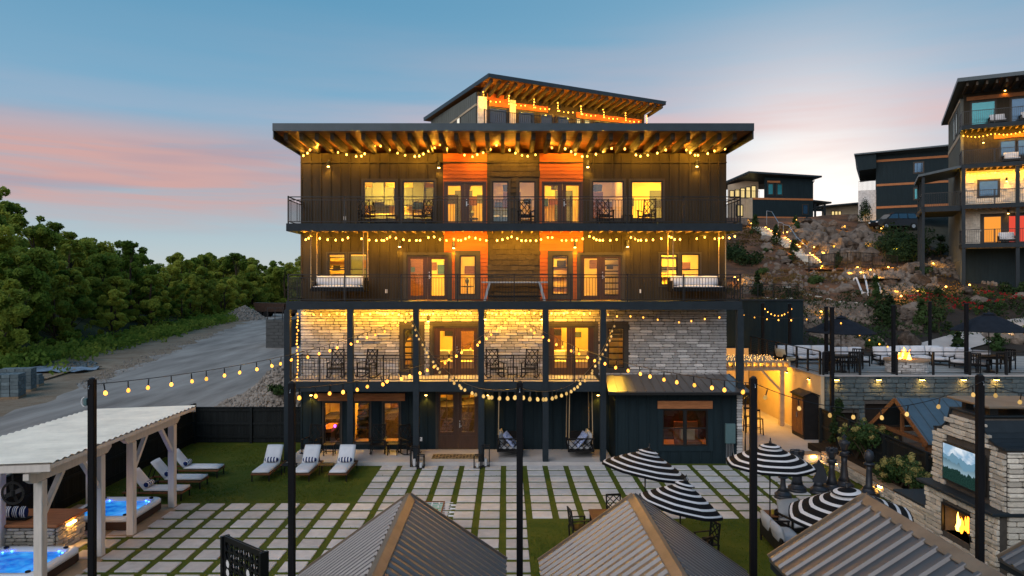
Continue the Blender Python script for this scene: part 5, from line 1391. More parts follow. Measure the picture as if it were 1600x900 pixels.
# lounge corner at the chess lawn
def lounge(label, x, y, rz, w, name='outdoor_sofa', cat='sofa', m='cush_dim', z=.006, group=None, nc=1, back=.82):
    t = thing(name, label, cat, (x, y, z), rz, group); h = w / 2
    b = MB()
    for a in (-h, h):
        b.rbox(a - .03, a + .03, -.42, .42, .50, .55, .008); b.bar((a, -.38, 0), (a, -.38, .5), .05, .05); b.bar((a, .38, 0), (a, .38, .6), .05, .05)
    b.rbox(-h, h, -.40, -.36, .18, .28, .008); b.rbox(-h, h, .36, .40, .18, .62, .008); b.box(-h, h, -.36, .36, .2, .25)
    b.build('frame', M['blackwood'], t, world=False)
    for i in range(nc):
        a, c = -h + .04 + (w - .08) * i / nc, -h + .04 + (w - .08) * (i + 1) / nc
        cushion(a + .006, c - .006, -.40, .34, .26, .42, puff=.03).build('seat_cushion', M[m], t, world=False, smooth=True)
        cushion((a - c) / 2 + .01, (c - a) / 2 - .01, -.24, .24, -.07, .07, M_=Matrix.Translation(((a + c) / 2, .34, back - .18)) @ Euler((D(76), 0, 0)).to_matrix().to_4x4()).build('back_cushion', M[m], t, world=False, smooth=True)
    return t
lounge('grey cushioned lounge chair facing left, beside the leaning striped umbrella', 8.35, 20.6, D(15), .8, 'lounge_chair', 'chair')
lounge('grey cushioned outdoor sofa at the right edge of the grass, back to the tall post', 7.5, 19.2, D(88), 1.7, nc=2)
lounge('grey cushioned footstool seat in the lounge corner by the gazebo', 8.7, 19.3, D(-80), .75, 'lounge_chair', 'chair', back=.6)
table('low brown coffee table with two glasses in the lounge corner', 7.95, 21.1, .75, .6, .42, slats=5, name='coffee_table')
for i, dx in enumerate((-.12, .12)):
    g = tag(MB().lathe([(.035, 0), (.045, .13), (.04, .13), (.03, .02)], 10).build('drinking_glass', mat('amber_drink', (.55, .42, .06), .3), None), ('left amber glass on the low coffee table', 'right amber glass on the low coffee table')[i], 'glass', 'two glasses on the coffee table')
    g.location = (7.95 + dx, 21.0, .43)
# foosball table
ft = thing('foosball_table', 'green topped table football game on the pavers behind the left gazebo peak', 'game table', (-2.12, 19.95, .03), 0)
for q in ((-.36, .36, -.66, -.62), (-.36, .36, .62, .66), (-.36, -.32, -.62, .62), (.32, .36, -.62, .62)): MB().box(q[0], q[1], q[2], q[3], .62, .90).build('side_panel', M['teak'], ft, world=False)
MB().box(-.32, .32, -.62, .62, .80, .845).build('playfield', M['table_green'], ft, world=False)
for i in range(8):
    y = -.54 + i * .155
    MB().tube([(-.55, y, .885), (.60, y, .885)], .01, 6).build('rod', M['steel'], ft, world=False)
    MB().tube([((-.66 if i % 2 else .55), y, .86), ((-.52 if i % 2 else .69), y, .86)], .024, 8).build('grip', M['white'], ft, world=False)
    k = MB()
    for j in range(3 if i % 2 else 2): xx = -.2 + j * .2; k.rbox(xx - .018, xx + .018, y - .015, y + .012, .846, .90, .004)
    k.build('player', M['carpaint' if i < 4 else 'white'], ft, world=False)
for a in (-.31, .31):
    for c in (-.58, .58): MB().bar((a, c, 0), (a, c, .62), .07, .07).build('leg', M['blackwood'], ft, world=False)
# giant game screen with hexagonal holes
gp0, gp1 = at(351, 836, 14.6), at(411.5, 853, 13.7)
gs = thing('giant_game', 'tall black lawn game panel full of hexagonal holes at the bottom left of centre', 'lawn game', ((gp0.x + gp1.x) / 2, (gp0.y + gp1.y) / 2, 0), math.atan2(gp1.y - gp0.y, gp1.x - gp0.x))
GW = math.hypot(gp1.x - gp0.x, gp1.y - gp0.y); GT = gp0.z
def hexplate(yo):
    b = MB(); nx_, s = 7, (GW - .10) / 7; nz_ = int((GT - .5) / (s * .95)); pit = s * .95
    def tri_cell(cx_, cz_, r=.43):
        sq = [(-.5, -.5), (0, -.5), (.5, -.5), (.5, 0), (.5, .5), (0, .5), (-.5, .5), (-.5, 0)]
        hx = [(math.cos(a) * r, math.sin(a) * r * 1.12) for a in (-2.36, -1.57, -.785, 0, .785, 1.57, 2.36, PI)]
        V = [(cx_ + u * s, 0, cz_ + w * pit) for u, w in sq] + [(cx_ + u * s, 0, cz_ + w * s) for u, w in hx]
        V2 = [(x, y + yo, z) for x, y, z in V]
        b.add(V2, [(i, (i + 1) % 8, 8 + (i + 1) % 8, 8 + i) for i in range(8)])
        R_ = V2[8:]; R2 = [(x, y + .02, z) for x, y, z in R_]
        b.add(R_ + R2, [(i, (i + 1) % 8, 8 + (i + 1) % 8, 8 + i) for i in range(8)])
    for i in range(nx_):
        for j in range(nz_):
            cx_ = -GW / 2 + .05 + s * (i + .5); cz_ = GT - .10 - pit * (j + .5)
            tri_cell(cx_, cz_)
    b.box(-GW / 2, GW / 2, yo, yo + .02, GT - .10, GT); b.box(-GW / 2, -GW / 2 + .05, yo, yo + .02, 0, GT - .1); b.box(GW / 2 - .05, GW / 2, yo, yo + .02, 0, GT - .1)
    b.box(-GW / 2 + .05, GW / 2 - .05, yo, yo + .02, .3, GT - .10 - pit * nz_)
    return b
for yo in (-.03, .02): hexplate(yo).build('plate', M['rail'], gs, world=False)
for x in (-GW / 2, GW / 2): MB().box(x - .03, x + .03, -.08, .10, 0, GT - .01).build('upright', M['rail'], gs, world=False)
s_ = (GW - .10) / 7
for (i, j) in ((0, 2), (0, 3), (0, 4), (1, 4), (3, 4), (4, 2), (4, 4), (2, 5), (3, 5), (5, 5), (6, 3)):
    cx_ = -GW / 2 + .05 + s_ * (i + .5); cz_ = GT - .10 - s_ * .95 * (j + .5)
    MB(Matrix.Translation((cx_, .005, cz_)) @ Euler((D(90), 0, 0)).to_matrix().to_4x4()).lathe([(s_ * .46, -.012), (s_ * .46, .012)], 10).build('disc', M['white'], gs, world=False)
# chess pieces
def chess(kind_, px, py, h, label):
    p = at(px, py, F * 7.17 / (py - HY)); t = thing('chess_piece', label, 'chess piece', (p.x, p.y, .036), 0, 'giant black chess pieces')
    r = .30 * (h / 1.2) ** .3
    base = [(r, 0), (r, .05), (r * .92, .09), (r * .98, .13), (r * .70, .2), (r * .62, .24)]
    MB().lathe(base, 20).build('base', M['chess'], t, world=False, smooth=False)
    def L(pf, nm, n=20): MB().lathe(pf, n).build(nm, M['chess'], t, world=False, smooth=True)
    if kind_ == 'pawn':
        L([(r * .62, .24), (r * .36, .34), (r * .28, h * .55), (r * .30, h * .66)], 'stem'); L([(r * .2, h * .655), (r * .56, h * .67), (r * .56, h * .70), (r * .2, h * .72)], 'collar')
        L([(.02, h * .70), (r * .30, h * .72), (r * .48, h * .80), (r * .50, h * .86), (r * .40, h * .95), (.02, h)], 'head')
    elif kind_ == 'rook':
        L([(r * .62, .24), (r * .5, .4), (r * .42, h * .7), (r * .62, h * .78), (r * .66, h * .80), (r * .66, h * .9)], 'stem')
        k = MB()
        for i in range(6):
            a = 2 * PI * i / 6; k.cbox((math.cos(a) * r * .54, math.sin(a) * r * .54, h * .945), .12, .13, h * .11, Euler((0, 0, a)).to_matrix())
        k.build('battlement', M['chess'], t, world=False)
    elif kind_ == 'knight':
        L([(r * .62, .24), (r * .5, .34), (r * .45, .38)], 'stem')
        o = [(-.20, .36), (.22, .36), (.26, .55), (.22, .75), (.16, .92), (.05, 1.06), (-.02, 1.14), (-.06, 1.05), (-.16, 1.0), (-.30, .88), (-.34, .78), (-.28, .70), (-.16, .76), (-.08, .74), (-.12, .62), (-.20, .5)]
        o = [(u * h / 1.14, w * h / 1.14) for u, w in o]
        k = MB(); k.prism(o[::-1], 'y', -.10, .10); k.build('head', M['chess'], t, world=False)
        t.rotation_euler = (0, 0, D(-25))
    else:
        L([(r * .62, .24), (r * .42, .4), (r * .28, h * .5), (r * .34, h * .64)], 'stem'); L([(r * .2, h * .635), (r * .6, h * .65), (r * .42, h * .69), (r * .56, h * .72), (r * .2, h * .735)], 'collar')
        L([(r * .25, h * .73), (r * .34, h * .78), (r * .58, h * .90), (r * .6, h * .92), (r * .3, h * .93)], 'head')
        if kind_ == 'queen':
            k = MB()
            for i in range(8): a = 2 * PI * i / 8; k.cbox((math.cos(a) * r * .5, math.sin(a) * r * .5, h * .95), .07, .07, h * .07, Euler((0, 0, a)).to_matrix())
            k.build('coronet', M['chess'], t, world=False); L([(.01, h * .92), (.07, h * .95), (.05, h * .99), (.01, h)], 'crown', 10)
        else:
            L([(r * .5, h * .92), (r * .3, h * .95), (.02, h * .96)], 'crown'); k = MB(); k.box(-.03, .03, -.03, .03, h * .95, h * 1.06); k.box(-.08, .08, -.028, .028, h * 1.0, h * 1.03); k.build('cross', M['chess'], t, world=False)
chess('pawn', 1223.5, 778, 1.00, 'black chess pawn in front of the rook, under the upright umbrella')
chess('rook', 1245.5, 767, 1.40, 'black chess rook with battlements, behind the upright umbrella')
chess('knight', 1279.5, 770, 1.12, 'black chess knight between the rook and the queen')
chess('queen', 1299.5, 767, 1.50, 'black chess queen right of the knight')
chess('king', 1319, 762, 1.75, 'tallest black chess piece, right of the queen')
chess('bishop' if False else 'pawn', 1358, 774, 1.55, 'black chess piece with a round head nearest the garden wall')

# ================================================================ GARDEN BED, LOW WALL, HYDRANGEAS
gw = thing('garden_wall', 'low tan stone garden wall with lamps in front of the hydrangeas', 'wall', (12.6, 25, 0))
core = MB().box(12.68, 12.98, 20.9, 28.7, 0, .40).build('wall_core', M['mortar'], gw)
ledge_stones(core, -28.7, -20.9, .02, .40, [], 120, (12.68, 0, 0), (0, -1, 0), (-1, 0, 0), M['stone_buff'], wmin=.25, wmax=.6, hmin=.09, hmax=.14)
M['capstone'] = mat('tan_cap_stone', (.34, .235, .15), .8, var=.2, scale=3, rv=.2, bump=.4)
me = MB().rbox(-.20, .20, -.385, .385, 0, .07, .015).mesh('cap_stone', M['capstone'])
for i in range(10): piece('cap_stone', me, gw, (12.83, 21.29 + i * .78, .402), (0, 0, RND.uniform(-.01, .01)))
for y in (21.8, 24.2, 27.4): MB().box(12.62, 12.675, y - .1, y + .1, .30, .335).build('wall_lamp', M['path_light'], gw)
gw2 = thing('garden_wall', 'short return of the low garden wall beside the walkway, lit by two lamps', 'wall', (11.8, 28.9, 0))
MB().rbox(11.2, 12.6, 28.65, 28.95, 0, .34, .02).build('wall_core', M['stone_buff'], gw2); MB().rbox(11.15, 12.62, 28.6, 29.0, .342, .41, .015).build('cap_stone', M['capstone'], gw2)
for x in (11.5, 12.3): MB().box(x - .1, x + .1, 28.59, 28.645, .24, .275).build('wall_lamp', M['path_light'], gw2)
soil = kind(MB().box(12.99, 13.9, 20.5, 30.8, .0, .34).build('mulch_bed', M['soil']), 'structure')
def leaf_cloud(rng, n, shape, size, flat=.35):
    """n small leaf quads spread through clumps; returns verts, faces as arrays"""
    P = shape(rng, n)
    nrm = P - P.mean(0); nrm /= np.linalg.norm(nrm, axis=1)[:, None] + 1e-6
    nrm = nrm * 1.0 + rng.normal(0, .6, (n, 3)) + np.array([0, 0, .35]); nrm /= np.linalg.norm(nrm, axis=1)[:, None]
    a = np.cross(nrm, rng.normal(0, 1, (n, 3))); a /= np.linalg.norm(a, axis=1)[:, None] + 1e-6
    b = np.cross(nrm, a); s = size * rng.uniform(.6, 1.35, n)[:, None]
    a *= s; b *= s * .62
    V = np.stack([P - a, P - b * .9, P + a, P + b * .9], 1).reshape(-1, 3)
    return V
def quads_mesh(name, V, m, fn=None):
    me = bpy.data.meshes.new(name); n = len(V) // 4
    me.vertices.add(n * 4); me.vertices.foreach_set('co', V.ravel()); me.loops.add(n * 4); me.loops.foreach_set('vertex_index', np.arange(n * 4))
    me.polygons.add(n); me.polygons.foreach_set('loop_start', np.arange(n) * 4); me.update(calc_edges=True); me.materials.append(m)
    return me
def clumps(centers, radii):
    centers, radii = np.array(centers, float), np.array(radii, float)
    if radii.ndim == 1: radii = np.repeat(radii[:, None], 3, 1)
    w = (radii.prod(1) ** (2 / 3)); w = w / w.sum()
    def f(rng, n):
        k = rng.choice(len(centers), n, p=w); d = rng.normal(0, 1, (n, 3)); d /= np.linalg.norm(d, axis=1)[:, None]
        rr = rng.uniform(0, 1, n) ** .30
        return centers[k] + d * rr[:, None] * radii[k]
    return f
def hydrangea(label, x, y, h, seed, group='lime blooming hydrangeas along the garden wall', r=.75):
    rng = np.random.default_rng(seed)
    t = thing('hydrangea', label, 'shrub', (x, y, .33), 0, group)
    cs = [(rng.uniform(-r, r) * .7, rng.uniform(-r, r) * .7, h * rng.uniform(.5, .95)) for _ in range(11)]
    me = quads_mesh('foliage', leaf_cloud(rng, 1500, clumps(cs, [.30] * 11), .055), M['leaf_shrub']); put('foliage', me, t)
    for i in range(30):
        c = cs[i % 11]; d = rng.normal(0, 1, 3); d[2] = abs(d[2]); d /= np.linalg.norm(d); p = np.array(c) + d * .30
        put('bloom', BLOOM[i % 3], t, Matrix.LocRotScale(Vector(p), Euler((rng.uniform(0, 3), rng.uniform(0, 3), 0)), Vector((1, 1, rng.uniform(.9, 1.4))) * rng.uniform(.75, 1.3)))
    b = MB()
    for c in cs[:6]: b.tube([(0, 0, 0), (c[0] * .4, c[1] * .4, c[2] * .5), (c[0], c[1], c[2])], [.03, .018, .008], 5)
    b.build('stem', M['bark'], t, world=False)
BLOOM = []
for q in range(3):
    rng = np.random.default_rng(40 + q); BLOOM.append(quads_mesh('bloom', leaf_cloud(rng, 70, clumps([(0, 0, 0)], [.085]), .024), M['bloom_lime']))
hydrangea('lime hydrangea with pale blooms left of the A-frame roof', gx(1357, 27.0), 27.0, 1.55, 1, r=.95)
hydrangea('lime hydrangea with pale blooms beside the stone fireplace', gx(1430, 22.6), 22.6, 1.25, 2, r=.85)
hydrangea('small lime hydrangea low behind the chess king', gx(1338, 28.0), 28.0, .9, 3)
hydrangea('small lime hydrangea between the two large ones', gx(1405, 23.9), 23.9, .7, 4)
def conifer(label, x, y, z, h, r, seed, group=None, m='leaf_dark', n=2200, size=.06):
    rng = np.random.default_rng(seed)
    t = thing('evergreen_shrub', label, 'shrub', (x, y, z), 0, group)
    cs, rs = [], []
    for i in range(26):
        f = rng.uniform(.05, 1); a = rng.uniform(0, 6.28); q = r * (1 - f) ** .7 * .75
        cs.append((math.cos(a) * q, math.sin(a) * q, h * f * .95)); rs.append((r * .35, r * .35, h * .11))
    put('foliage', quads_mesh('foliage', leaf_cloud(rng, n, clumps(cs, rs), size), M[m]), t)
    MB().tube([(0, 0, -.1), (0, 0, h * .8)], [.05, .01], 6).build('stem', M['bark'], t, world=False)
    return t
conifer('slim dark evergreen at the corner of the stone retaining wall', gx(1311, 30.2), 30.2, .3, 2.0, .45, 11)
def flowers(label, x, y, z, seed, n=16, r=.45, m='bloom_red', h=.45):
    rng = np.random.default_rng(seed); t = thing('flowering_plant', label, 'flowers', (x, y, z), 0, 'red flowering plants')
    cs = [(rng.uniform(-r, r), rng.uniform(-r, r), rng.uniform(.1, h)) for _ in range(8)]
    put('foliage', quads_mesh('foliage', leaf_cloud(rng, 420, clumps(cs, [.2] * 8), .05), M['leaf_shrub']), t)
    for i in range(n):
        put('flower', FLOWER[i % 2], t, Matrix.Translation((rng.uniform(-r, r), rng.uniform(-r, r), h * rng.uniform(.7, 1.15))))
FLOWER = [quads_mesh('flower', leaf_cloud(np.random.default_rng(60 + q), 26, clumps([(0, 0, 0)], [.06]), .03), M['bloom_red']) for q in range(2)]
flowers('red flowers in the dark bed behind the garden wall', gx(1385, 24.6), 24.6, .34, 5)

# ================================================================ STONE FIREPLACE WITH SCREEN
fp = thing('outdoor_fireplace', 'tall pale stone outdoor fireplace with curved shoulders at the right edge', 'fireplace', (12.3, 17.8, 0))
FXU, FXL = 11.45, 11.30
def arc(y0, z0, y1, z1, n=6): # concave quarter curve
    return [(y0 + (y1 - y0) * (1 - math.cos(PI / 2 * i / n)), z0 + (z1 - z0) * math.sin(PI / 2 * i / n)) for i in range(n + 1)]
prof = [(16.35, 1.9), (16.35, 3.35)] + [(16.45, 3.36)] + [(16.45 + (17.15 - 16.45) * math.sin(PI / 2 * i / 6), 3.36 + (3.95 - 3.36) * (1 - math.cos(PI / 2 * i / 6))) for i in range(1, 7)] + [(18.40, 3.97)] + [(18.40 + (19.0 - 18.40) * (1 - math.cos(PI / 2 * i / 6)), 3.97 - (3.97 - 3.36) * math.sin(PI / 2 * i / 6)) for i in range(1, 7)] + [(19.15, 3.34), (19.15, 1.9)]
core = MB().prism(prof, 'x', FXU, 13.3).build('chimney_body', M['mortar'], fp)
def topz(y):
    for (a, c), (d, e) in zip(prof[1:-1], prof[2:-1]):
        if a <= y <= d and d > a: return c + (e - c) * (y - a) / (d - a)
    return 3.3
scr = (16.92, 18.53, 2.14, 3.13)
H_ = [(-18.6, -16.85, 2.06, 3.2)]
ledge_stones(core, -19.15, -16.35, 1.95, 3.97, [(-scr[1] - .05, -scr[0] + .05, scr[2] - .05, scr[3] + .05)], 140, (FXU, 0, 0), (0, -1, 0), (-1, 0, 0), M['stone_buff'], wmin=.2, wmax=.5, hmin=.08, hmax=.15, keep=lambda u, z: z < topz(-u) - .06)
ledge_stones(core, FXU, 13.3, .05, 3.34, [], 60, (0, 16.35, 0), (1, 0, 0), (0, -1, 0), M['stone_buff'], wmin=.2, wmax=.5, hmin=.08, hmax=.15)
low = MB()
fb = (17.37, 18.46, .83, 1.52)
low.box(FXL, 13.28, 16.36, fb[0], 0, 1.88); low.box(FXL, 13.28, fb[1], 19.2, 0, 1.88); low.box(FXL, 13.28, fb[0], fb[1], 0, fb[2]); low.box(FXL, 13.28, fb[0], fb[1], fb[3], 1.88); low.box(12.0, 13.27, fb[0], fb[1], fb[2], fb[3])
lowo = low.build('hearth_body', M['mortar'], fp)
ledge_stones(lowo, -19.2, -16.36, .05, 1.88, [(-fb[1] - .04, -fb[0] + .04, fb[2] - .03, fb[3] + .04)], 80, (FXL, 0, 0), (0, -1, 0), (-1, 0, 0), M['stone_buff'], wmin=.2, wmax=.5, hmin=.08, hmax=.15)
MB().rbox(11.06, 13.3, 16.25, 19.32, 1.884, 1.96, .015).build('mantel', M['slate'], fp)
MB().rbox(10.95, 11.5, 16.6, 19.1, .40, .47, .015).build('hearth_slab', M['slate'], fp)
fi = MB()
fi.quad((FXL + .02, fb[0], fb[2]), (12.0, fb[0], fb[2]), (12.0, fb[1], fb[2]), (FXL + .02, fb[1], fb[2]))
fi.M = Matrix.Translation((0, 0, .004)); fi.quad((11.99, fb[0], fb[2]), (11.99, fb[1], fb[2]), (11.99, fb[1], fb[3]), (11.99, fb[0], fb[3]))
fi.build('firebox', M['charcoal'], fp)
ff = MB(); 
for a in ((fb[0] - .04, fb[0], fb[2], fb[3] + .03), (fb[1], fb[1] + .04, fb[2], fb[3] + .03), (fb[0], fb[1], fb[3], fb[3] + .04)): ff.box(FXL - .05, FXL + .03, *a)
ff.build('firebox_frame', M['rail'], fp)
def flame(c, h, w, parent, n=5, seed=0, wl=True):
    r = random.Random(seed)
    for i in range(n):
        x, y = c[0] + r.uniform(-w, w) * .6, c[1] + r.uniform(-w, w); hh = h * r.uniform(.5, 1); q = w * r.uniform(.22, .4)
        lean = r.uniform(-.25, .25); b = MB()
        pr = [(.25, 0), (.8, .12), (1, .28), (.75, .5), (.45, .72), (.18, .9), (.02, 1)]
        V, nn = [], 8
        for k, (rr, zz) in enumerate(pr):
            for s in range(nn):
                a = 2 * PI * s / nn; V.append((x + math.cos(a) * rr * q + lean * hh * zz * zz, y + math.sin(a) * rr * q + .12 * hh * math.sin(zz * 5 + i), c[2] + zz * hh))
        b.add(V, [(k * nn + s, k * nn + (s + 1) % nn, (k + 1) * nn + (s + 1) % nn, (k + 1) * nn + s) for k in range(len(pr) - 1) for s in range(nn)])
        b.build('flame', M['fire_core' if i % 3 == 0 else 'fire'], parent, world=wl, smooth=True)
flame((11.55, 18.12, fb[2] + .08), .50, .20, fp, 5, 3)
for i in range(4): MB().tube([(11.55 + .08 * (i % 2), 17.5 + .14 * i, fb[2] + .06), (11.7, 17.95 + .08 * i, fb[2] + .10 + .04 * i)], .045, 7).build('log', M['charcoal'], fp)
# curved cap tiles and chimney slab
for lo, hi in ((16.33, 17.15), (18.36, 19.1)):
    n = 6
    for i in range(n):
        y0, y1 = lo + (hi - lo) * i / n, lo + (hi - lo) * (i + 1) / n - .012
        MB().bar((FXU - .05 + 1.0, y0, topz(max(y0, 16.46)) + .035), (FXU - .05 + 1.0, y1, topz(min(max(y1, 16.46), 19.1)) + .035), 2.0, .05).build('cap_tile', M['slate'], fp)
MB().rbox(FXU - .05, 13.35, 17.15, 18.40, 3.98, 4.03, .01).build('cap_slab', M['slate'], fp)
for y in (17.3, 18.2):
    for x in (11.75, 12.9): MB().box(x - .1, x + .1, y - .08, y + .08, 4.032, 4.22).build('chimney_block', M['rail'], fp)
MB().rbox(11.45, 13.4, 16.95, 18.6, 4.222, 4.28, .015).build('chimney_cap', M['ridge'], fp)
wing = MB().box(FXU + .02, 12.4, 19.22, 21.0, 0, 1.08).build('wing_wall', M['mortar'], fp)
ledge_stones(wing, -21.0, -19.22, .03, 1.08, [], 20, (FXU + .02, 0, 0), (0, -1, 0), (-1, 0, 0), M['stone_buff'], wmin=.2, wmax=.5, hmin=.08, hmax=.15)
MB().rbox(FXU - .06, 12.45, 19.25, 21.08, 1.084, 1.15, .015).build('wing_cap', M['slate'], fp)
wing2 = MB().box(FXU + .02, 12.4, 14.0, 16.25, 0, .9).build('wing_wall', M['stone_buff'], fp)
# the screen: a misty mountain picture, generated
M['screen'] = bpy.data.materials.new('mountain_screen'); M['screen'].use_nodes = True
def _scr():
    nt = M['screen'].node_tree; N, L = nt.nodes, nt.links; N.remove(N['Principled BSDF'])
    tc = N.new('ShaderNodeTexCoord'); sp = N.new('ShaderNodeSeparateXYZ'); L.new(tc.outputs['Generated'], sp.inputs[0])
    def val(op, a, b):
        n = N.new('ShaderNodeMath'); n.operation = op
        for i, v in enumerate((a, b)):
            if isinstance(v, (int, float)): n.inputs[i].default_value = v
            else: L.new(v, n.inputs[i])
        return n.outputs[0]
    u, v = sp.outputs[1], sp.outputs[2]
    def ridge(sc_, seed, base, amp, rough=.55):
        cb = N.new('ShaderNodeCombineXYZ'); L.new(val('MULTIPLY', u, sc_), cb.inputs[0]); cb.inputs[1].default_value = seed
        nz = N.new('ShaderNodeTexNoise'); L.new(cb.outputs[0], nz.inputs[0]); nz.inputs['Scale'].default_value = 1; nz.inputs['Detail'].default_value = 6; nz.inputs['Roughness'].default_value = rough
        return val('LESS_THAN', v, val('ADD', val('MULTIPLY', val('SUBTRACT', nz.outputs[0], .5), amp), base))
    n0 = N.new('ShaderNodeTexNoise'); L.new(tc.outputs['Generated'], n0.inputs[0]); n0.inputs['Scale'].default_value = 3; n0.inputs['Detail'].default_value = 6
    n1 = N.new('ShaderNodeTexNoise'); L.new(tc.outputs['Generated'], n1.inputs[0]); n1.inputs['Scale'].default_value = 38; n1.inputs['Detail'].default_value = 4
    def mix(f, a, b):
        n = N.new('ShaderNodeMix'); n.data_type = 'RGBA'; L.new(f, n.inputs[0])
        for i, q in ((6, a), (7, b)):
            if isinstance(q, tuple): n.inputs[i].default_value = (*q, 1)
            else: L.new(q, n.inputs[i])
        return n.outputs[2]
    def sm(x, a, b):
        n = N.new('ShaderNodeMapRange'); L.new(x, n.inputs[0]); n.inputs[1].default_value = a; n.inputs[2].default_value = b; return n.outputs[0]
    sky = mix(sm(n0.outputs[0], .42, .58), (.30, .47, .64), (.80, .86, .92))
    c = mix(ridge(3.2, 1.3, .72, .6), sky, (.15, .29, .40)); c = mix(ridge(3.8, 7.7, .54, .75), c, mix(sm(v, .3, .65), (.30, .44, .52), (.045, .12, .17)))
    c = mix(ridge(5.4, 4.1, .34, .5, .75), c, mix(sm(n1.outputs[0], .35, .65), (.004, .016, .014), (.022, .06, .05)))
    e = N.new('ShaderNodeEmission'); L.new(c, e.inputs[0]); e.inputs[1].default_value = .95; L.new(e.outputs[0], N['Material Output'].inputs[0])
_scr()
tv = thing('outdoor_screen', 'wall mounted screen showing misty mountains on the stone fireplace', 'television', (FXU - .08, 17.72, 2.18))
MB().rbox(FXU - .15, FXU - .085, scr[0], scr[1], scr[2], scr[3], .01).build('housing', M['frame'], tv)
MB().box(FXU - .156, FXU - .151, scr[0] + .04, scr[1] - .04, scr[2] + .05, scr[3] - .04).build('screen', M['screen'], tv)

# ================================================================ A-FRAME SHED BEHIND THE FENCE
sh = thing('garden_pavilion', 'open A-frame pavilion with blue grey ribbed roof behind the hydrangeas', 'pavilion', (16, 26, 0))
AX0, AX1, AY, AZ = 14.15, 19.2, 26.0, 3.03
for s, y1, z1 in ((-1, 24.0, 1.83), (1, 27.8, 1.75)):
    b = MB(); b.prism([(AY, AZ), (y1, z1), (y1, z1 - .05), (AY, AZ - .05)][::(1 if s < 0 else -1)], 'x', AX0, AX1); o = b.build('roof_slope', M['roof_metal_blue'], sh)
    d = Vector((0, y1 - AY, z1 - AZ)); n_ = Vector((0, (AZ - z1) * s, abs(y1 - AY))).normalized()
    me = MB().bar(n_ * .012, d + n_ * .012, .03, .03, n_).mesh('rib', M['roof_metal_blue'])
    for i in range(13): piece('rib', me, o, (AX0 + .1 + i * .40, AY, AZ))
    MB().bar((AX0 - .02, AY, AZ - .06), (AX0 - .02, y1, z1 - .06), .04, .16).build('rake_trim', M['teak'], o)
    for x in (AX0 + .25, AX1 - .3): MB().box(x - .09, x + .09, y1 - s * .35 - .09, y1 - s * .35 + .09, 0, z1 + .05).build('post', M['teak'], sh)
    MB().box(AX0 + .05, AX1 - .1, y1 - s * .35 - .07, y1 - s * .35 + .07, z1 - .2, z1 - .0 - .06).build('beam', M['teak'], sh)
for x in (AX0 + .25, 16.6): MB().box(x - .05, x + .05, 24.45, 27.4, 1.68, 1.82).build('tie_beam', M['teak'], sh); MB().box(x - .05, x + .05, 25.95, 26.05, 1.82, AZ - .1).build('king_post', M['teak'], sh)

# ================================================================ WALKWAY: CREAM WALL, TIMBER PORCH, CABINET, RETAINING WALL
cw = thing('cream_wall', 'smooth cream wall along the walkway, lit orange, under the terrace railing', 'wall', (14.3, 36.5, 0))
MB().box(14.24, 14.40, 32.36, 41.9, 0, 2.995).build('wall_face', M['stucco'], cw); MB().box(9.4, 14.22, 41.95, 42.1, 0, 3.4).build('wall_face', M['stucco'], cw)
MB().box(14.20, 14.43, 32.32, 41.9, 3.0, 3.05).build('coping', M['concrete'], cw)
for y in (33.6, 36.2): 
    q = MB().box(14.16, 14.235, y - .09, y + .09, 2.70, 2.78).build('wall_lamp', M['rail'], cw); MB().box(14.17, 14.23, y - .07, y + .07, 2.69, 2.698).build('lamp_glow', M['path_light'], q); lamp_light('SPOT', (14.08, y, 2.66), 12.0, cw, 120)
rw = thing('retaining_wall', 'slate coloured stone retaining wall under the terrace railing', 'wall', (20, 32.4, 0))
dw = [(gx(1352, 32.35), gx(1412, 32.35), 0, 1.75), (gx(1303, 32.35), gx(1340, 32.35), 0, 1.35)]
core = wall('wall_core', 14.42, 31, 0, 2.99, dw, M['mortar'], rw, 32.36, .14)
ledge_stones(core, 14.42, 27.5, .6, 2.98, [(h[0] - .05, h[1] + .05, h[2], h[3] + .05) for h in dw], 300, (0, 32.36, 0), (1, 0, 0), (0, -1, 0), M['stone_slate'], wmin=.25, wmax=.7, hmin=.14, hmax=.24)
for h in dw: MB().box(h[0], h[1], 32.52, 32.56, 0, h[3]).build('door', M['charcoal'], rw)
MB().box(14.40, 31, 32.26, 32.52, 3.002, 3.05).build('coping', M['concrete'], rw)
for px in (1307, 1373, 1441, 1506, 1557): 
    x = gx(px, 32.2); q = MB().prism([(x - .09, 2.86), (x + .09, 2.86), (x + .06, 2.94), (x - .06, 2.94)], 'y', 32.12, 32.27).build('wall_lamp', M['rail'], rw); MB().box(x - .08, x + .08, 32.13, 32.26, 2.848, 2.857).build('lamp_glow', M['path_light'], q); lamp_light('SPOT', (x, 32.1, 2.83), 16.0, rw, 125)
ta = thing('terrace_railing', 'black cable railing along the front edge of the upper terrace', 'railing', (22, 32.45, 3.05))
def cable_rail(t, p, q, z, h=1.05, step=1.36):
    p, q = Vector((*p, z)), Vector((*q, z)); L_ = (q - p).length; n = max(1, round(L_ / step))
    MB().bar(p + Vector((0, 0, h)), q + Vector((0, 0, h)), .06, .04).build('top_rail', M['rail'], t); MB().bar(p + Vector((0, 0, .1)), q + Vector((0, 0, .1)), .04, .03).build('bottom_rail', M['rail'], t)
    for i in range(n + 1): c = p.lerp(q, i / n); MB().box(c.x - .04, c.x + .04, c.y - .04, c.y + .04, z, z + h - .02).build('rail_post', M['rail'], t)
    k = MB()
    for i in range(8): k.bar(p + Vector((0, 0, .2 + i * .105)), q + Vector((0, 0, .2 + i * .105)), .005, .005)
    kind(k.build('cables', M['rail'], t), 'stuff')
cable_rail(ta, (14.38, 32.42), (31, 32.42), 3.05, step=1.62)
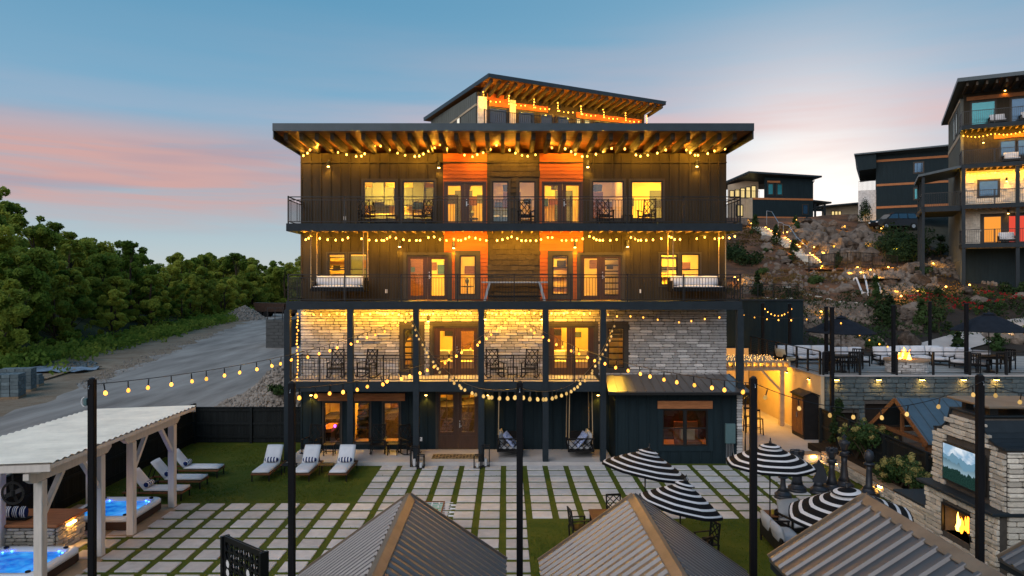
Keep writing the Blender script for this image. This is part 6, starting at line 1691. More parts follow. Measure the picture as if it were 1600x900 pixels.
tb = thing('terrace_railing', 'black cable railing on the cream wall, running back beside the porch', 'railing', (14.32, 37, 3.05))
cable_rail(tb, (14.31, 32.6), (14.31, 41.8), 3.05)
po = thing('timber_porch', 'small timber porch with glowing fairy lights beside the lodge', 'porch', (12, 35.6, 0))
pyA, pyB = 35.7, 38.6; pz = gz(573, 35.6)
M['porch_wood'] = mat('pale_porch_timber', (.50, .38, .25), .6, var=.15, scale=3)
for x in (13.75,): MB().rbox(x - .11, x + .11, pyA - .11, pyA + .11, .1, pz - .2, .01).build('post', M['porch_wood'], po)
MB().rbox(9.6, 14.0, pyA - .09, pyA + .09, pz - .2, pz, .01).build('beam', M['porch_wood'], po)
MB().bar((13.66, pyA, pz - 1.15), (12.75, pyA, pz - .2), .1, .12, (0, 1, 0)).build('brace', M['porch_wood'], po)
me = MB().box(-.04, .04, pyA - .35, pyB, pz + .003, pz + .22).mesh('joist', M['porch_wood'])
for i in range(15): piece('joist', me, po, (9.75 + i * .305, 0, 0))
MB().box(9.5, 14.1, pyA - .25, pyB, pz + .222, pz + .26).build('deck_boards', M['porch_wood'], po)
k = MB()
for i in range(26):
    for j in range(7): k.lathe([(.004, -.014), (.014, 0), (.004, .014)], 4, (9.7 + i * .17 + RND.uniform(-.06, .06), pyA - .1 + j * .42 + RND.uniform(-.1, .1), pz + .30 + RND.uniform(0, .05)))
kind(k.build('fairy_lights', emit('fairy', (1, .5, .12), 7), po), 'stuff')
for i in range(14): MB().lathe([(.01, -.07), (.06, -.03), (.06, .02), (.02, .05)], 8, (9.9 + i * .305, pyA + .5, pz - .02 + .10)).build('ceiling_lamp', emit('porch_lamp', (1.0, .47, .07), 60) if i == 0 else bpy.data.materials['porch_lamp'], po)
for i in range(4): lamp_light('POINT', (10.3 + i * 1.0, pyA + .9, pz - .25), 120.0, po)
for i in range(2): lamp_light('POINT', (11 + i * 1.8, 38.4, pz - .3), 150.0, po)
cb = thing('tall_cabinet', 'tall dark brown cabinet with sloping top against the cream wall', 'cabinet', (13.75, 33.1, .1))
MB().prism([(13.55, .1), (14.2, .1), (14.2, 2.05), (13.9, 2.22), (13.55, 2.05)], 'y', 32.5, 33.9).build('body', M['blackwood'], cb)
MB().box(13.50, 13.545, 32.6, 33.2, .3, 1.95).build('door_panel', M['teak'], cb); MB().box(13.50, 13.545, 33.24, 33.8, .3, 1.95).build('door_panel', M['teak'], cb)
MB().box(13.46, 13.50, 33.18, 33.21, 1.0, 1.25).build('handle', M['steel'], cb)
MB().prism([(13.45, 2.07), (13.9, 2.26), (14.23, 2.12), (14.23, 2.08), (13.9, 2.222), (13.45, 2.03)][::-1], 'y', 32.45, 33.95).build('cabinet_roof', M['blackwood'], cb)
def stool(px, Y, label):
    t = thing('bar_stool', label, 'stool', (gx(px, Y), Y, .1), 0, 'black bar stools in the walkway')
    MB().rbox(-.2, .2, -.2, .2, .74, .78, .01).build('seat', M['blackwood'], t, world=False)
    for x in (-.17, .17):
        for y in (-.17, .17): MB().bar((x * 1.15, y * 1.15, 0), (x, y, .74), .04, .04).build('leg', M['blackwood'], t, world=False)
    b = MB(); b.bar((-.18, -.18, .3), (.18, -.18, .3), .03, .03); b.bar((-.18, .18, .3), (.18, .18, .3), .03, .03); b.bar((-.18, -.18, .3), (-.18, .18, .3), .03, .03); b.build('footrest', M['blackwood'], t, world=False)
    b = MB(); b.bar((-.17, .18, .78), (-.17, .22, 1.15), .03, .03); b.bar((.17, .18, .78), (.17, .22, 1.15), .03, .03); b.bar((-.17, .22, 1.1), (.17, .22, 1.1), .03, .08); b.build('backrest', M['blackwood'], t, world=False)
stool(1170, 34.2, 'black bar stool nearest the stone corner of the lodge'); stool(1184, 33.6, 'black bar stool right of the other one, behind the tall post')
tw = thing('dark_wall', 'plain blue black wall of a building behind the terrace, strung with small bulbs', 'wall', (15, 42.6, 2.5))
MB().box(gx(1135, 42.5), gx(1255, 42.5), 42.5, 42.7, 2.6, gz(470, 42.5)).build('wall_face', M['siding_blue'], tw)
MB().box(gx(1135, 42.5) - .02, gx(1256, 42.5), 42.44, 42.76, gz(470, 42.5), gz(469, 42.5) + .05).build('coping', M['slate'], tw)
# ================================================================ UPPER TERRACE
TZ = 3.004
def tgx(px, Y): return gx(px, Y)
for px, Y, top, lab in ((1192, 41.0, 474, 'pale lit slim post at the left end of the terrace'), (1234, 40.5, 475, 'dark slim post second from the left on the terrace'), (1291, 33.2, 480, 'dark post at the front left corner of the terrace'), (1396, 33.2, 478, 'dark post behind the fire pit on the terrace'), (1453, 40.0, 472, 'dark slim post far back behind the curved sofa'), (1510, 33.2, 475, 'dark post right of the fire pit on the terrace')):
    p = at(px, top, Y); t = thing('terrace_post', lab, 'post', (p.x, Y, TZ), 0, 'posts carrying the terrace string lights')
    MB().rbox(-.07, .07, -.07, .07, 0, p.z - TZ, .008).build('post', M['post'], t, world=False); MB().rbox(-.09, .09, -.09, .09, p.z - TZ, p.z - TZ + .04, .01).build('post_cap', M['rail'], t, world=False)
p = at(1300, 481, 31.2); t = thing('timber_post', 'thin tall black post rising from the garden in front of the retaining wall', 'post', (p.x, 31.2, 0)); MB().rbox(-.075, .075, -.075, .075, 0, p.z, .01).build('post', M['post'], t, world=False); MB().rbox(-.09, .09, -.09, .09, p.z, p.z + .04, .01).build('post_cap', M['rail'], t, world=False)
g_ = 'string lights over the upper terrace'
swag('small bulbs between the two left terrace posts', at(1192, 478, 41), at(1240, 478, 41), .48, 9, 'dim', group=g_)
swag('small bulbs crossing the dark wall behind the porch', at(1155, 488, 40), at(1291, 492, 33.2), .25, 7, 'dim', group=g_)
swag('small bulbs running down from the front left terrace post to the fire pit post', at(1291, 484, 33.2), at(1396, 541, 33.2), .25, 7, 'dim', group=g_)
umbrella('closed over dark navy umbrella at the left of the terrace', gx(1314, 34), 34, gz(495, 34), 1.55, (0, D(1)), ('umbrella_dark', 'umbrella_dark'), TZ, .72, group='dark umbrellas on the terrace', ph=.4)['label'] = 'dark navy umbrella over the left table of the terrace'
umbrella('dark navy umbrella over the right table of the terrace', gx(1545, 33.9), 33.9, gz(489, 33.9), 1.62, (0, 0), ('umbrella_dark', 'umbrella_dark'), TZ, .8, group='dark umbrellas on the terrace', ph=.4)
fpit = thing('fire_pit', 'round stone fire pit with open flames on the terrace', 'fire pit', (gx(1422, 33.6), 33.9, TZ))
MB().lathe([(.85, 0), (.85, .55), (.4, .55), (.4, .4), (.02, .4)], 24).build('core', M['mortar'], fpit, world=False)
sh3 = [MB().rbox(-.15 - q * .02, .15 + q * .02, -.05, .04, -.065, .065, .018).mesh('stone', M['stone']) for q in range(3)]
for j in range(4):
    for i in range(15):
        a = 2 * PI * (i + (j % 2) * .5) / 15; o = bpy.data.objects.new('stone', sh3[(i + j) % 3]); C.objects.link(o); o.parent = fpit
        o.location = (math.cos(a) * .86, math.sin(a) * .86, .07 + j * .138); o.rotation_euler = (0, 0, a + PI / 2)
MB().lathe([(1.0, .555), (1.0, .63), (.45, .63), (.45, .555)], 24).build('cap_ring', M['capstone'], fpit, world=False)
flame((0, 0, .5), .72, .36, fpit, 9, 8, False)
for i in range(5): a = i * 1.25; MB().tube([(math.cos(a) * .35, math.sin(a) * .35, .5), (math.cos(a + 2.6) * .12, math.sin(a + 2.6) * .12, .72)], .05, 6).build('log', M['charcoal'], fpit, world=False)
# curved sofa: several sections behind the fire pit
for i, (px, Y, rz, w, lab) in enumerate(((1392, 36.9, 4, 1.6, 'white cushioned sofa section left of the fire flames'), (1440, 37.4, 0, 2.4, 'white cushioned sofa section directly behind the fire flames'), (1487, 36.6, -22, 1.9, 'white cushioned sofa section curving right of the fire pit'), (1516, 35.2, -48, 1.6, 'white cushioned sofa section at the right end of the curve'), (1258, 37.6, 0, 3.0, 'white cushioned sofa along the left back of the terrace'), (1330, 36.6, 0, 1.5, 'white cushioned loveseat under the left terrace umbrella'))):
    lounge(lab, gx(px, Y), Y, D(rz), w, 'terrace_sofa', 'sofa', 'cush', TZ, 'white cushioned sofas on the terrace', 3 if w > 1.8 else 2, .86)
lounge('wooden armchair seen from behind at the left end of the terrace', gx(1228, 36.5), 36.5, D(110), .8, 'lounge_chair', 'chair', 'linen', TZ)
def make_slat_chair():
    t = thing('slat_chair', 'x', 'chair'); bw = M['blackwood']
    MB().rbox(-.25, .25, -.24, .24, .43, .47, .008).build('seat', bw, t, world=False)
    for x in (-.23, .23):
        for y in (-.21, .21): MB().bar((x, y, 0), (x, y, .66 if y < 0 else .98), .045, .045).build('leg', bw, t, world=False)
        MB().rbox(x - .035, x + .035, -.25, .22, .66, .69, .008).build('armrest', bw, t, world=False)
    MB().box(-.21, .21, .195, .225, .92, .98).build('top_rail', bw, t, world=False)
    for i in range(4): MB().box(-.16 + i * .107 - .025, -.16 + i * .107 + .025, .20, .22, .47, .92).build('back_slat', bw, t, world=False)
    return t
sl_ = make_slat_chair(); snap(sl_)
for i, (px, Y, rz, lab) in enumerate(((1331, 33.6, 180, 'black slatted chair at the front of the left terrace table'), (1306, 33.9, 95, 'black slatted chair at the left side of the left terrace table'), (1340, 35.2, -30, 'black slatted chair behind the left terrace table'), (1520, 33.3, 170, 'black slatted chair in front of the right terrace table'), (1558, 33.4, 190, 'black slatted chair right of the pole of the right terrace umbrella'), (1575, 35.0, -60, 'black slatted chair behind the right terrace table'))):
    if i == 0: sl_.location = (gx(px, Y), Y, TZ); sl_.rotation_euler = (0, 0, D(rz)); sl_['label'] = lab; sl_['group'] = 'black slatted chairs on the terrace'
    else: dup(sl_, (gx(px, Y), Y, TZ), D(rz), lab, 'black slatted chairs on the terrace')
table('black table under the left terrace umbrella', gx(1316, 34.3), 34.4, 1.2, 1.0, .75, 'blackwood', 6, 'terrace_table', TZ); table('black table under the right terrace umbrella', gx(1543, 34.2), 34.2, 1.6, 1.0, .75, 'blackwood', 6, 'terrace_table', TZ)

# ================================================================ HILLSIDE
def rock_mesh(seed, m, n=2, rough=.28):
    import bmesh
    bm = bmesh.new(); bmesh.ops.create_icosphere(bm, subdivisions=n, radius=1)
    r = random.Random(seed); off = Vector((r.uniform(0, 50), r.uniform(0, 50), r.uniform(0, 50)))
    cuts = [(Vector((r.uniform(-1, 1), r.uniform(-1, 1), r.uniform(-.6, 1))).normalized(), r.uniform(.55, .85)) for _ in range(7)]
    for v in bm.verts:
        p = v.co.copy()
        for nn, d in cuts:
            q = p.dot(nn)
            if q > d: p -= nn * (q - d) * .85
        p *= 1 + mnoise.noise(p * 1.7 + off) * rough
        v.co = p
    me = bpy.data.meshes.new('rock'); bm.to_mesh(me); bm.free(); me.materials.append(m)
    return me
ROCK = [rock_mesh(i, M['boulder'], 3) for i in range(7)]
RG = 'boulders set into the hillside'
WHERE = {}
def boulder(px, py, wpx, hpx, lab, m=None):
    p = hit(px, py + hpx * .3); s = wpx * p.y / F / 2; h = hpx * p.y / F / 2
    o = put('boulder', ROCK[RND.randrange(7)]); o.location = (p.x, p.y, p.z + h * .55); o.scale = (s * 1.1, s * RND.uniform(.8, 1.0), h * 1.25); o.rotation_euler = (RND.uniform(-.2, .2), RND.uniform(-.2, .2), RND.uniform(0, 6.2))
    tag(o, lab, 'boulder', RG)
BL = [(1162, 348, 22, 14, 'grey boulder at the top left of the hillside beside the stair head'), (1150, 352, 16, 10, 'small boulder nearest the lodge corner on the hill'), (1197, 374, 20, 12, 'grey boulder left of the lit stair, upper of two stacked'), (1198, 386, 22, 13, 'tan boulder left of the lit stair, lower of two stacked'), (1221, 398, 20, 14, 'pale grey boulder beside the lower stair flight'), (1228, 408, 20, 9, 'flat tan boulder under the pale grey one at the stair'), (1260, 348, 26, 14, 'large pale boulder at the top of the slope, right of the stair'), (1258, 364, 34, 14, 'wide flat boulder right of the upper stair flight'), (1300, 350, 18, 10, 'flat tan boulder on the top ledge'), (1299, 362, 18, 15, 'rounded grey boulder below the top ledge'), (1318, 357, 14, 9, 'small orange lit boulder on the top ledge'), (1334, 341, 20, 12, 'pinkish boulder at the foot of the small evergreen'), (1347, 362, 24, 16, 'large tan boulder right of the top ledge'), (1348, 353, 22, 8, 'flat boulder on top of the large tan one'), (1414, 351, 32, 13, 'wide pale boulder beside the parked vehicle'), (1248, 380, 28, 12, 'grey boulder in the middle of the stone bank'), (1272, 384, 22, 12, 'brown boulder left of the dry stone bank'), (1281, 418, 34, 13, 'large white boulder at the foot of the lit stair'), (1299, 385, 22, 13, 'tan boulder within the dry stone bank, left'), (1330, 384, 26, 15, 'big rounded boulder in the middle of the dry stone bank'), (1358, 382, 22, 16, 'pale angular boulder at the right end of the dry stone bank'), (1367, 371, 30, 11, 'long flat boulder on the right crest of the bank'), (1320, 372, 18, 8, 'small tan boulder on the crest of the bank'), (1300, 400, 20, 12, 'boulder behind the black bridge railing, left'), (1327, 402, 22, 14, 'boulder behind the black bridge railing, middle'), (1352, 403, 24, 14, 'boulder behind the black bridge railing, right'), (1326, 430, 22, 13, 'warm lit boulder left of the waterfall pool'), (1417, 422, 26, 20, 'grey boulder right of the waterfall pool'), (1433, 415, 36, 11, 'long flat boulder above the right side of the pool'), (1434, 428, 20, 10, 'small pale boulder right of the pool'), (1320, 452, 28, 16, 'pale boulder left of the white handrails'), (1390, 443, 22, 17, 'round tan boulder right of the white handrails'), (1441, 440, 34, 21, 'largest tan boulder, low on the right of the slope'), (1421, 453, 20, 12, 'small grey boulder under the largest tan one'), (1398, 459, 18, 9, 'flat boulder at the lower pool edge'), (1460, 455, 26, 14, 'brown boulder at the edge of the flower bank'), (1507, 455, 24, 14, 'warm lit boulder in the flower bank'), (1528, 470, 24, 15, 'white boulder in the flower bank'), (1596, 464, 26, 12, 'pale boulder at the right edge of the picture'), (1425, 482, 34, 18, 'big speckled boulder above the terrace post'), (1420, 532, 32, 26, 'tall rounded boulder directly behind the fire pit'), (1560, 527, 44, 20, 'wide tan boulder behind the right terrace umbrella'), (1590, 530, 26, 18, 'warm lit boulder behind the right terrace umbrella, far right'), (1540, 423, 24, 12, 'brown boulder under the deck of the right hand house'), (1493, 405, 26, 12, 'grey boulder beside the porch posts of the right hand house'), (1560, 437, 26, 13, 'grey boulder in the rock bed under the right hand house'), (1410, 496, 18, 8, 'small flat boulder between the two evergreens')]
for b in BL: boulder(*b)
# dry stone bank (waterfall wall): smaller stones as one mass, and river stones
def scatter(name, label, poly, n, s0, s1, m, seed, lift=.0, sub=1):
    import bmesh
    r = random.Random(seed); base = [rock_mesh(100 + i + seed, m, sub, .2) for i in range(4)]
    src = []
    for me in base:
        co = np.empty(len(me.vertices) * 3); me.vertices.foreach_get('co', co); src.append((co.reshape(-1, 3), [tuple(p.vertices) for p in me.polygons]))
    V, Fs, o = [], [], 0; xs = [p[0] for p in poly]; ys = [p[1] for p in poly]
    def inside(x, y):
        c = False
        for i in range(len(poly)):
            (x1, y1), (x2, y2) = poly[i], poly[i - 1]
            if (y1 > y) != (y2 > y) and x < (x2 - x1) * (y - y1) / (y2 - y1) + x1: c = not c
        return c
    k = 0
    while k < n:
        x, y = r.uniform(min(xs), max(xs)), r.uniform(min(ys), max(ys))
        if not inside(x, y): continue
        k += 1
        p = hit(x, y) if lift < 90 else None
        s = r.uniform(s0, s1); co, f = src[k % 4]
        R_ = np.array(Euler((r.uniform(0, 6), r.uniform(0, 6), r.uniform(0, 6))).to_matrix())
        q = (co * np.array([1, r.uniform(.6, 1), r.uniform(.45, .8)])) @ R_.T * s + np.array([p.x, p.y, p.z + s * .25 + lift])
        V.append(q); Fs += [tuple(i + o for i in t) for t in f]; o += len(q)
    me = bpy.data.meshes.new(name); me.from_pydata(np.concatenate(V).tolist(), [], Fs); me.materials.append(m)
    ob = kind(put(name, me), 'stuff'); ob['label'] = label
    return ob
scatter('bank_stones', 'dry stacked stones of the hillside bank', [(1272, 378), (1290, 366), (1375, 368), (1372, 380), (1365, 410), (1280, 410)], 120, .22, .85, M['boulder'], 1, sub=2)
scatter('bank_stones', 'stones around the stair and the pool', [(1232, 358), (1290, 345), (1290, 368), (1262, 400), (1240, 384)], 90, .3, .7, M['boulder'], 2, sub=2)
scatter('river_stones', 'pale river stones around the waterfall pool', [(1318, 425), (1400, 425), (1460, 438), (1470, 462), (1395, 466), (1360, 445)], 320, .18, .42, M['river_stone'], 3)
scatter('river_stones', 'pale river stones under the right hand house', [(1450, 405), (1560, 425), (1600, 445), (1600, 452), (1540, 445), (1452, 425)], 420, .18, .40, M['river_stone'], 4)
scatter('river_stones', 'pale river stones above and behind the terrace', [(1257, 474), (1340, 474), (1378, 490), (1376, 508), (1300, 500), (1258, 516)], 520, .12, .28, M['river_stone'], 5)
scatter('river_stones', 'stepped pale stones left of the terrace umbrella', [(1262, 522), (1320, 524), (1375, 530), (1390, 545), (1330, 548), (1280, 532)], 260, .12, .26, M['river_stone'], 6)
scatter('river_stones', 'pale stones in the bed beside the lodge railing', [(1160, 432), (1206, 440), (1204, 458), (1160, 462)], 150, .12, .3, M['river_stone'], 7)
# stepping slabs
STEPS = []
slab = rock_mesh(71, M['stone_buff'], 2, .1)
for i, (px, py) in enumerate(((1196, 466), (1212, 468), (1228, 449), (1232, 466), (1260, 461), (1277, 464), (1294, 468), (1316, 472), (1338, 474), (1356, 476), (1290, 478), (1312, 480))):
    p = hit(px, py); o = put('stepping_stone', slab); STEPS.append(o); o.location = p; o.scale = (.42, .30, .10); o.rotation_euler = (0, 0, RND.uniform(0, 6)); tag(o, 'flat tan stepping stone on the dark mulch path across the slope', 'stepping stone', 'stepping stones on the slope')
# lit stone stairs: three flights
SX = thing('hillside_stairs', 'stone stairs climbing the hillside with lamps on every step', 'stairs', hit(1232, 385))
stepm = MB().rbox(-.75, .75, -.35, .35, -.14, .06, .03).mesh('step', M['stone_buff'])
lampm = MB().box(-.12, .12, -.03, .03, -.03, .03).mesh('step_lamp', M['step_glow'])
for (a, c, n) in (((1270, 412), (1248, 393), 8), ((1238, 388), (1216, 374), 6), ((1206, 371), (1187, 358), 6)):
    for i in range(n):
        u = i / (n - 1); p = hit(a[0] + (c[0] - a[0]) * u, a[1] + (c[1] - a[1]) * u); p = p + Vector((0, 0, .15))
        piece('step', stepm, SX, p, (0, 0, .5))
        for s in (-.55, .55): piece('step_lamp', lampm, SX, p + Vector((s * .9, -.40 + s * .4 * -.5, .0)), (0, 0, .5))
def handrail(label, pts, m='whitewood', r=.035, group='handrails on the slope'):
    ps = [hit(px, py) + Vector((0, 0, h)) for px, py, h in pts]; t = thing('handrail', label, 'handrail', ps[0], 0, group)
    MB().tube(ps, r, 6).build('rail', M[m], t)
    for i in range(0, len(ps), 2): MB().tube([ps[i], ps[i] - Vector((0, 0, max(.3, pts[i][2])))], r * .9, 6).build('rail_post', M[m], t)
handrail('pale stepped handrail on the right side of the hillside stair, upper part', [(1198, 352, 1.6), (1206, 352, 1.5), (1216, 362, 1.0), (1224, 364, 1.0)], 'steel', .04)
handrail('pale stepped handrail on the right side of the hillside stair, lower part', [(1224, 366, 1.0), (1233, 368, 1.0), (1244, 384, .9), (1262, 402, .9)], 'steel', .04)
handrail('leftmost white handrail at the lower pool', [(1334, 443, .35), (1338, 442, .4), (1347, 462, .25), (1353, 462, .2)], 'white', .07)
handrail('middle white handrail at the lower pool', [(1350, 440, .5), (1353, 448, .45), (1356, 462, .3)], 'white', .07)
handrail('rightmost white handrail at the lower pool', [(1366, 438, .5), (1370, 448, .45), (1376, 460, .3)], 'white', .07)
# bridge railing over the pool
br = thing('bridge_railing', 'black arched metal railing across the rocks of the hillside', 'railing', hit(1330, 422))
bp_ = [hit(px, 424) for px in (1264, 1284, 1304, 1324, 1344, 1364, 1384, 1402)]
yv = sum(p.y for p in bp_) / 8; ps_ = [Vector((gx(px, yv), yv, gz(420, yv) + .32 * math.sin(PI * i / 7))) for i, px in enumerate((1264, 1284, 1304, 1324, 1344, 1364, 1384, 1402))]
MB().tube([p + Vector((0, 0, 1.05)) for p in ps_], .035, 6).build('top_rail', M['rail'], br); MB().tube([p + Vector((0, 0, .1)) for p in ps_], .03, 6).build('bottom_rail', M['rail'], br)
for p in ps_: MB().box(p.x - .04, p.x + .04, p.y - .04, p.y + .04, p.z - .3, p.z + 1.1).build('rail_post', M['rail'], br)
k = MB()
for i in range(7):
    for j in range(1, 8): p = ps_[i].lerp(ps_[i + 1], j / 8); k.box(p.x - .012, p.x + .012, p.y - .012, p.y + .012, p.z + .1, p.z + 1.05)
kind(k.build('balusters', M['rail'], br), 'stuff')
MB().bar(ps_[0] + Vector((0, .5, .0)), ps_[-1] + Vector((0, .5, .0)), .8, .08).build('walk_deck', M['teak'], br)
PLAMPS = []
# small landscape lamps on the slope (warm spots in the photograph)
for i, (px, py) in enumerate(((1174, 354), (1244, 348), (1230, 368), (1255, 386), (1240, 395), (1281, 398), (1285, 404), (1362, 352), (1377, 362), (1398, 397), (1283, 425), (1326, 436), (1340, 424), (1372, 440), (1388, 424), (1400, 462), (1434, 462), (1515, 452), (1283, 495), (1148, 440), (1153, 444), (1590, 520), (1562, 524), (1300, 392), (1332, 380), (1272, 392), (1352, 392), (1360, 428), (1345, 432), (1318, 360), (1408, 470), (1478, 455), (1458, 418), (1500, 412))):
    p = hit(px, py); t = thing('path_lamp', 'x', 'lamp', p, 0, 'landscape lamps on the hillside'); PLAMPS.append(t)
    MB().tube([(0, 0, -.1), (0, 0, .32)], .025, 6).build('stake', M['rail'], t, world=False); MB().lathe([(.02, .3), (.06, .32), (.07, .36), (.02, .40)], 8).build('lamp_glow', M['step_glow'], t, world=False); lamp_light('POINT', p + Vector((0, -.25, .5)), 42.0, t)
ORD = 'first second third fourth fifth sixth seventh eighth ninth tenth eleventh twelfth thirteenth fourteenth fifteenth sixteenth seventeenth eighteenth nineteenth'.split()
TENS = {2: 'twent', 3: 'thirt', 4: 'fort', 5: 'fift', 6: 'sixt'}
def nth(i): return ORD[i] if i < 19 else TENS[(i + 1) // 10] + 'ieth' if (i + 1) % 10 == 0 else TENS[(i + 1) // 10] + 'y ' + ORD[(i + 1) % 10 - 1]
def by_place(things, fmt):
    for i, o in enumerate(sorted(things, key=lambda o: o.location.x / o.location.y)): o['label'] = fmt % nth(i)
by_place(STEPS, 'flat tan stepping stone on the dark mulch path, %s from the left'); by_place(PLAMPS, 'small glowing landscape lamp among the hillside rocks, %s from the left')
pool = MB(); c_ = hit(1362, 434); pool.lathe([(1.9, 0), (1.9, .02)], 18, (c_.x, c_.y - .6, c_.z - .1)); kind(pool.build('pond_water', mat('dark_pond', (.10, .055, .02), .1, var=.3, scale=2)), 'structure')
# shrubs and small evergreens
for i, (px, py, h, r, lab) in enumerate(((1180, 366, 2.0, .6, 'narrow evergreen left of the upper stair'), (1213, 384, 2.0, .6, 'narrow evergreen between the stair flights'), (1241, 411, 2.1, .6, 'narrow evergreen at the foot of the lit stair'), (1243, 360, 1.6, .5, 'small evergreen right of the stair head'), (1352, 348, 2.8, .9, 'evergreen beside the parked vehicle'), (1311, 420, 1.6, .45, 'blue green evergreen left of the bridge railing'), (1368, 480, 2.2, .55, 'evergreen below the white handrails'), (1378, 510, 2.5, .7, 'evergreen left of the fire pit post'), (1467, 520, 2.9, .75, 'bright evergreen right of the far terrace post'), (1440, 515, 2.0, .6, 'dark evergreen left of the bright one'), (1390, 505, 2.0, .6, 'evergreen among the river stones'), (1470, 400, 2.0, .8, 'dark evergreen beside the porch posts'), (1590, 440, 1.8, .8, 'evergreen at the right edge under the big house'), (1183, 462, 1.7, .5, 'small evergreen beside the lodge railing'), (1497, 545, 1.0, .4, 'low evergreen beside the pale curved path'), (1558, 548, 1.1, .4, 'low evergreen under the right terrace umbrella'))):
    p = hit(px, py); conifer(lab, p.x, p.y, p.z, h, r, 100 + i, 'evergreens on the hillside', 'leaf_dark' if i % 3 else 'leaf_shrub', 900, .09)
def bush(label, x, y, z, r, seed, m='leaf_dark', n=1400, size=.10):
    rng = np.random.default_rng(seed); t = thing('bush', label, 'bush', (x, y, z), 0, 'bushes on the hillside')
    cs = [(rng.uniform(-r, r) * .8, rng.uniform(-r, r) * .8, r * rng.uniform(.1, .7)) for _ in range(12)]
    put('foliage', quads_mesh('foliage', leaf_cloud(rng, n, clumps(cs, [r * .4] * 12), size), M[m]), t)
    k = MB()
    for q in cs[:5]: k.tube([(0, 0, -.1), tuple(.8 * v for v in q)], [.05, .015], 5)
    k.build('stem', M['bark'], t, world=False)
for i, (px, py, r, lab) in enumerate(((1148, 405, 1.6, 'dark bush at the lodge corner on the slope'), (1165, 412, 1.4, 'dark bush right of the one at the lodge corner'), (1385, 395, 1.8, 'dark bush above the right end of the bridge'), (1405, 385, 2.2, 'large dark bush below the wide pale boulder'), (1425, 400, 2.0, 'large dark bush left of the porch posts'), (1400, 410, 1.5, 'dark bush at the right end of the bridge railing'), (1190, 428, .5, 'small green tuft on the straw slope, left'), (1274, 442, .6, 'small green tuft on the straw slope, lower right'), (1200, 394, .4, 'small green tuft left of the stair'), (1368, 545, .6, 'round green bush beside the stepped stones'), (1440, 428, .6, 'small green bush by the pool'), (1590, 462, 1.0, 'green bush at the right edge above the path'))):
    p = hit(px, py); bush(lab, p.x, p.y, p.z, r, 200 + i, 'leaf_dark' if r > .9 else 'leaf_shrub', int(500 + 500 * r), .07 + .03 * r)
for i, (px, py) in enumerate(((1455, 470), (1472, 474), (1490, 478), (1508, 484), (1545, 466), (1556, 480), (1570, 470), (1585, 474), (1520, 490), (1475, 490), (1445, 478), (1430, 470))):
    p = hit(px, py); flowers(('red flowering plant in the dark bank above the curved path, %s' % ('upper left end', 'left of the middle', 'middle', 'right of the middle', 'beside the white boulder', 'below the white boulder', 'second from the right', 'right end', 'lowest, next to the path', 'lowest at the left', 'left beside the speckled boulder', 'nearest the lower pool')[i]), p.x, p.y, p.z, 300 + i, 18, .7, 'bloom_red', .5)
# railing beside the lodge on the slope
lrail = thing('slope_railing', 'black metal railing on the slope beside the lodge', 'railing', (14, 46, 4))
q0, q1 = hit(1160, 470), hit(1250, 466); zz = max(q0.z, q1.z)
railing(lrail, (q0.x, q0.y), (q1.x, q1.y), zz, 1.0, [0, 1.2, 2.4, 3.6], name='railing_run')

def cover(name, label, n, reg, size, m, seed, h):
    rng = np.random.default_rng(seed); cs = []
    while len(cs) < 260:
        x, y = rng.uniform(reg[0], reg[1]), rng.uniform(reg[2], reg[3])
        if mnoise.noise(Vector((x * .3, y * .3, seed))) > -.05: cs.append((x, y, tz(x, y) + rng.uniform(0, h)))
    o = kind(put(name, quads_mesh(name, leaf_cloud(rng, n, clumps(cs, [(.8, .8, h)] * len(cs)), size), M[m])), 'stuff'); o['label'] = label
cover('ground_cover', 'low dark ground cover in the mulch between the terrace and the pool', 15000, (15, 46, 43.5, 55), .09, 'leaf_dark', 3, .3)
M['straw'] = mat('dry_grass', (.16, .085, .035), .9, scale=.6, rv=.4, col2=(.10, .09, .03), trans=.2)
cover('dry_grass', 'dry straw coloured grass on the slope by the lit stair', 14000, (13, 40, 52, 78), .09, 'straw', 4, .16)
scatter('slope_stones', 'smaller stones bedded in the slope around the boulders', [(1190, 392), (1262, 404), (1300, 420), (1470, 420), (1480, 470), (1250, 460), (1180, 420)], 260, .10, .38, M['boulder'], 41, lift=-.02, sub=1)
scatter('terrace_stones', 'tiered stones above the terrace sofas', [(1380, 490), (1440, 486), (1470, 500), (1440, 520), (1385, 515)], 110, .15, .42, M['boulder'], 42, sub=1)

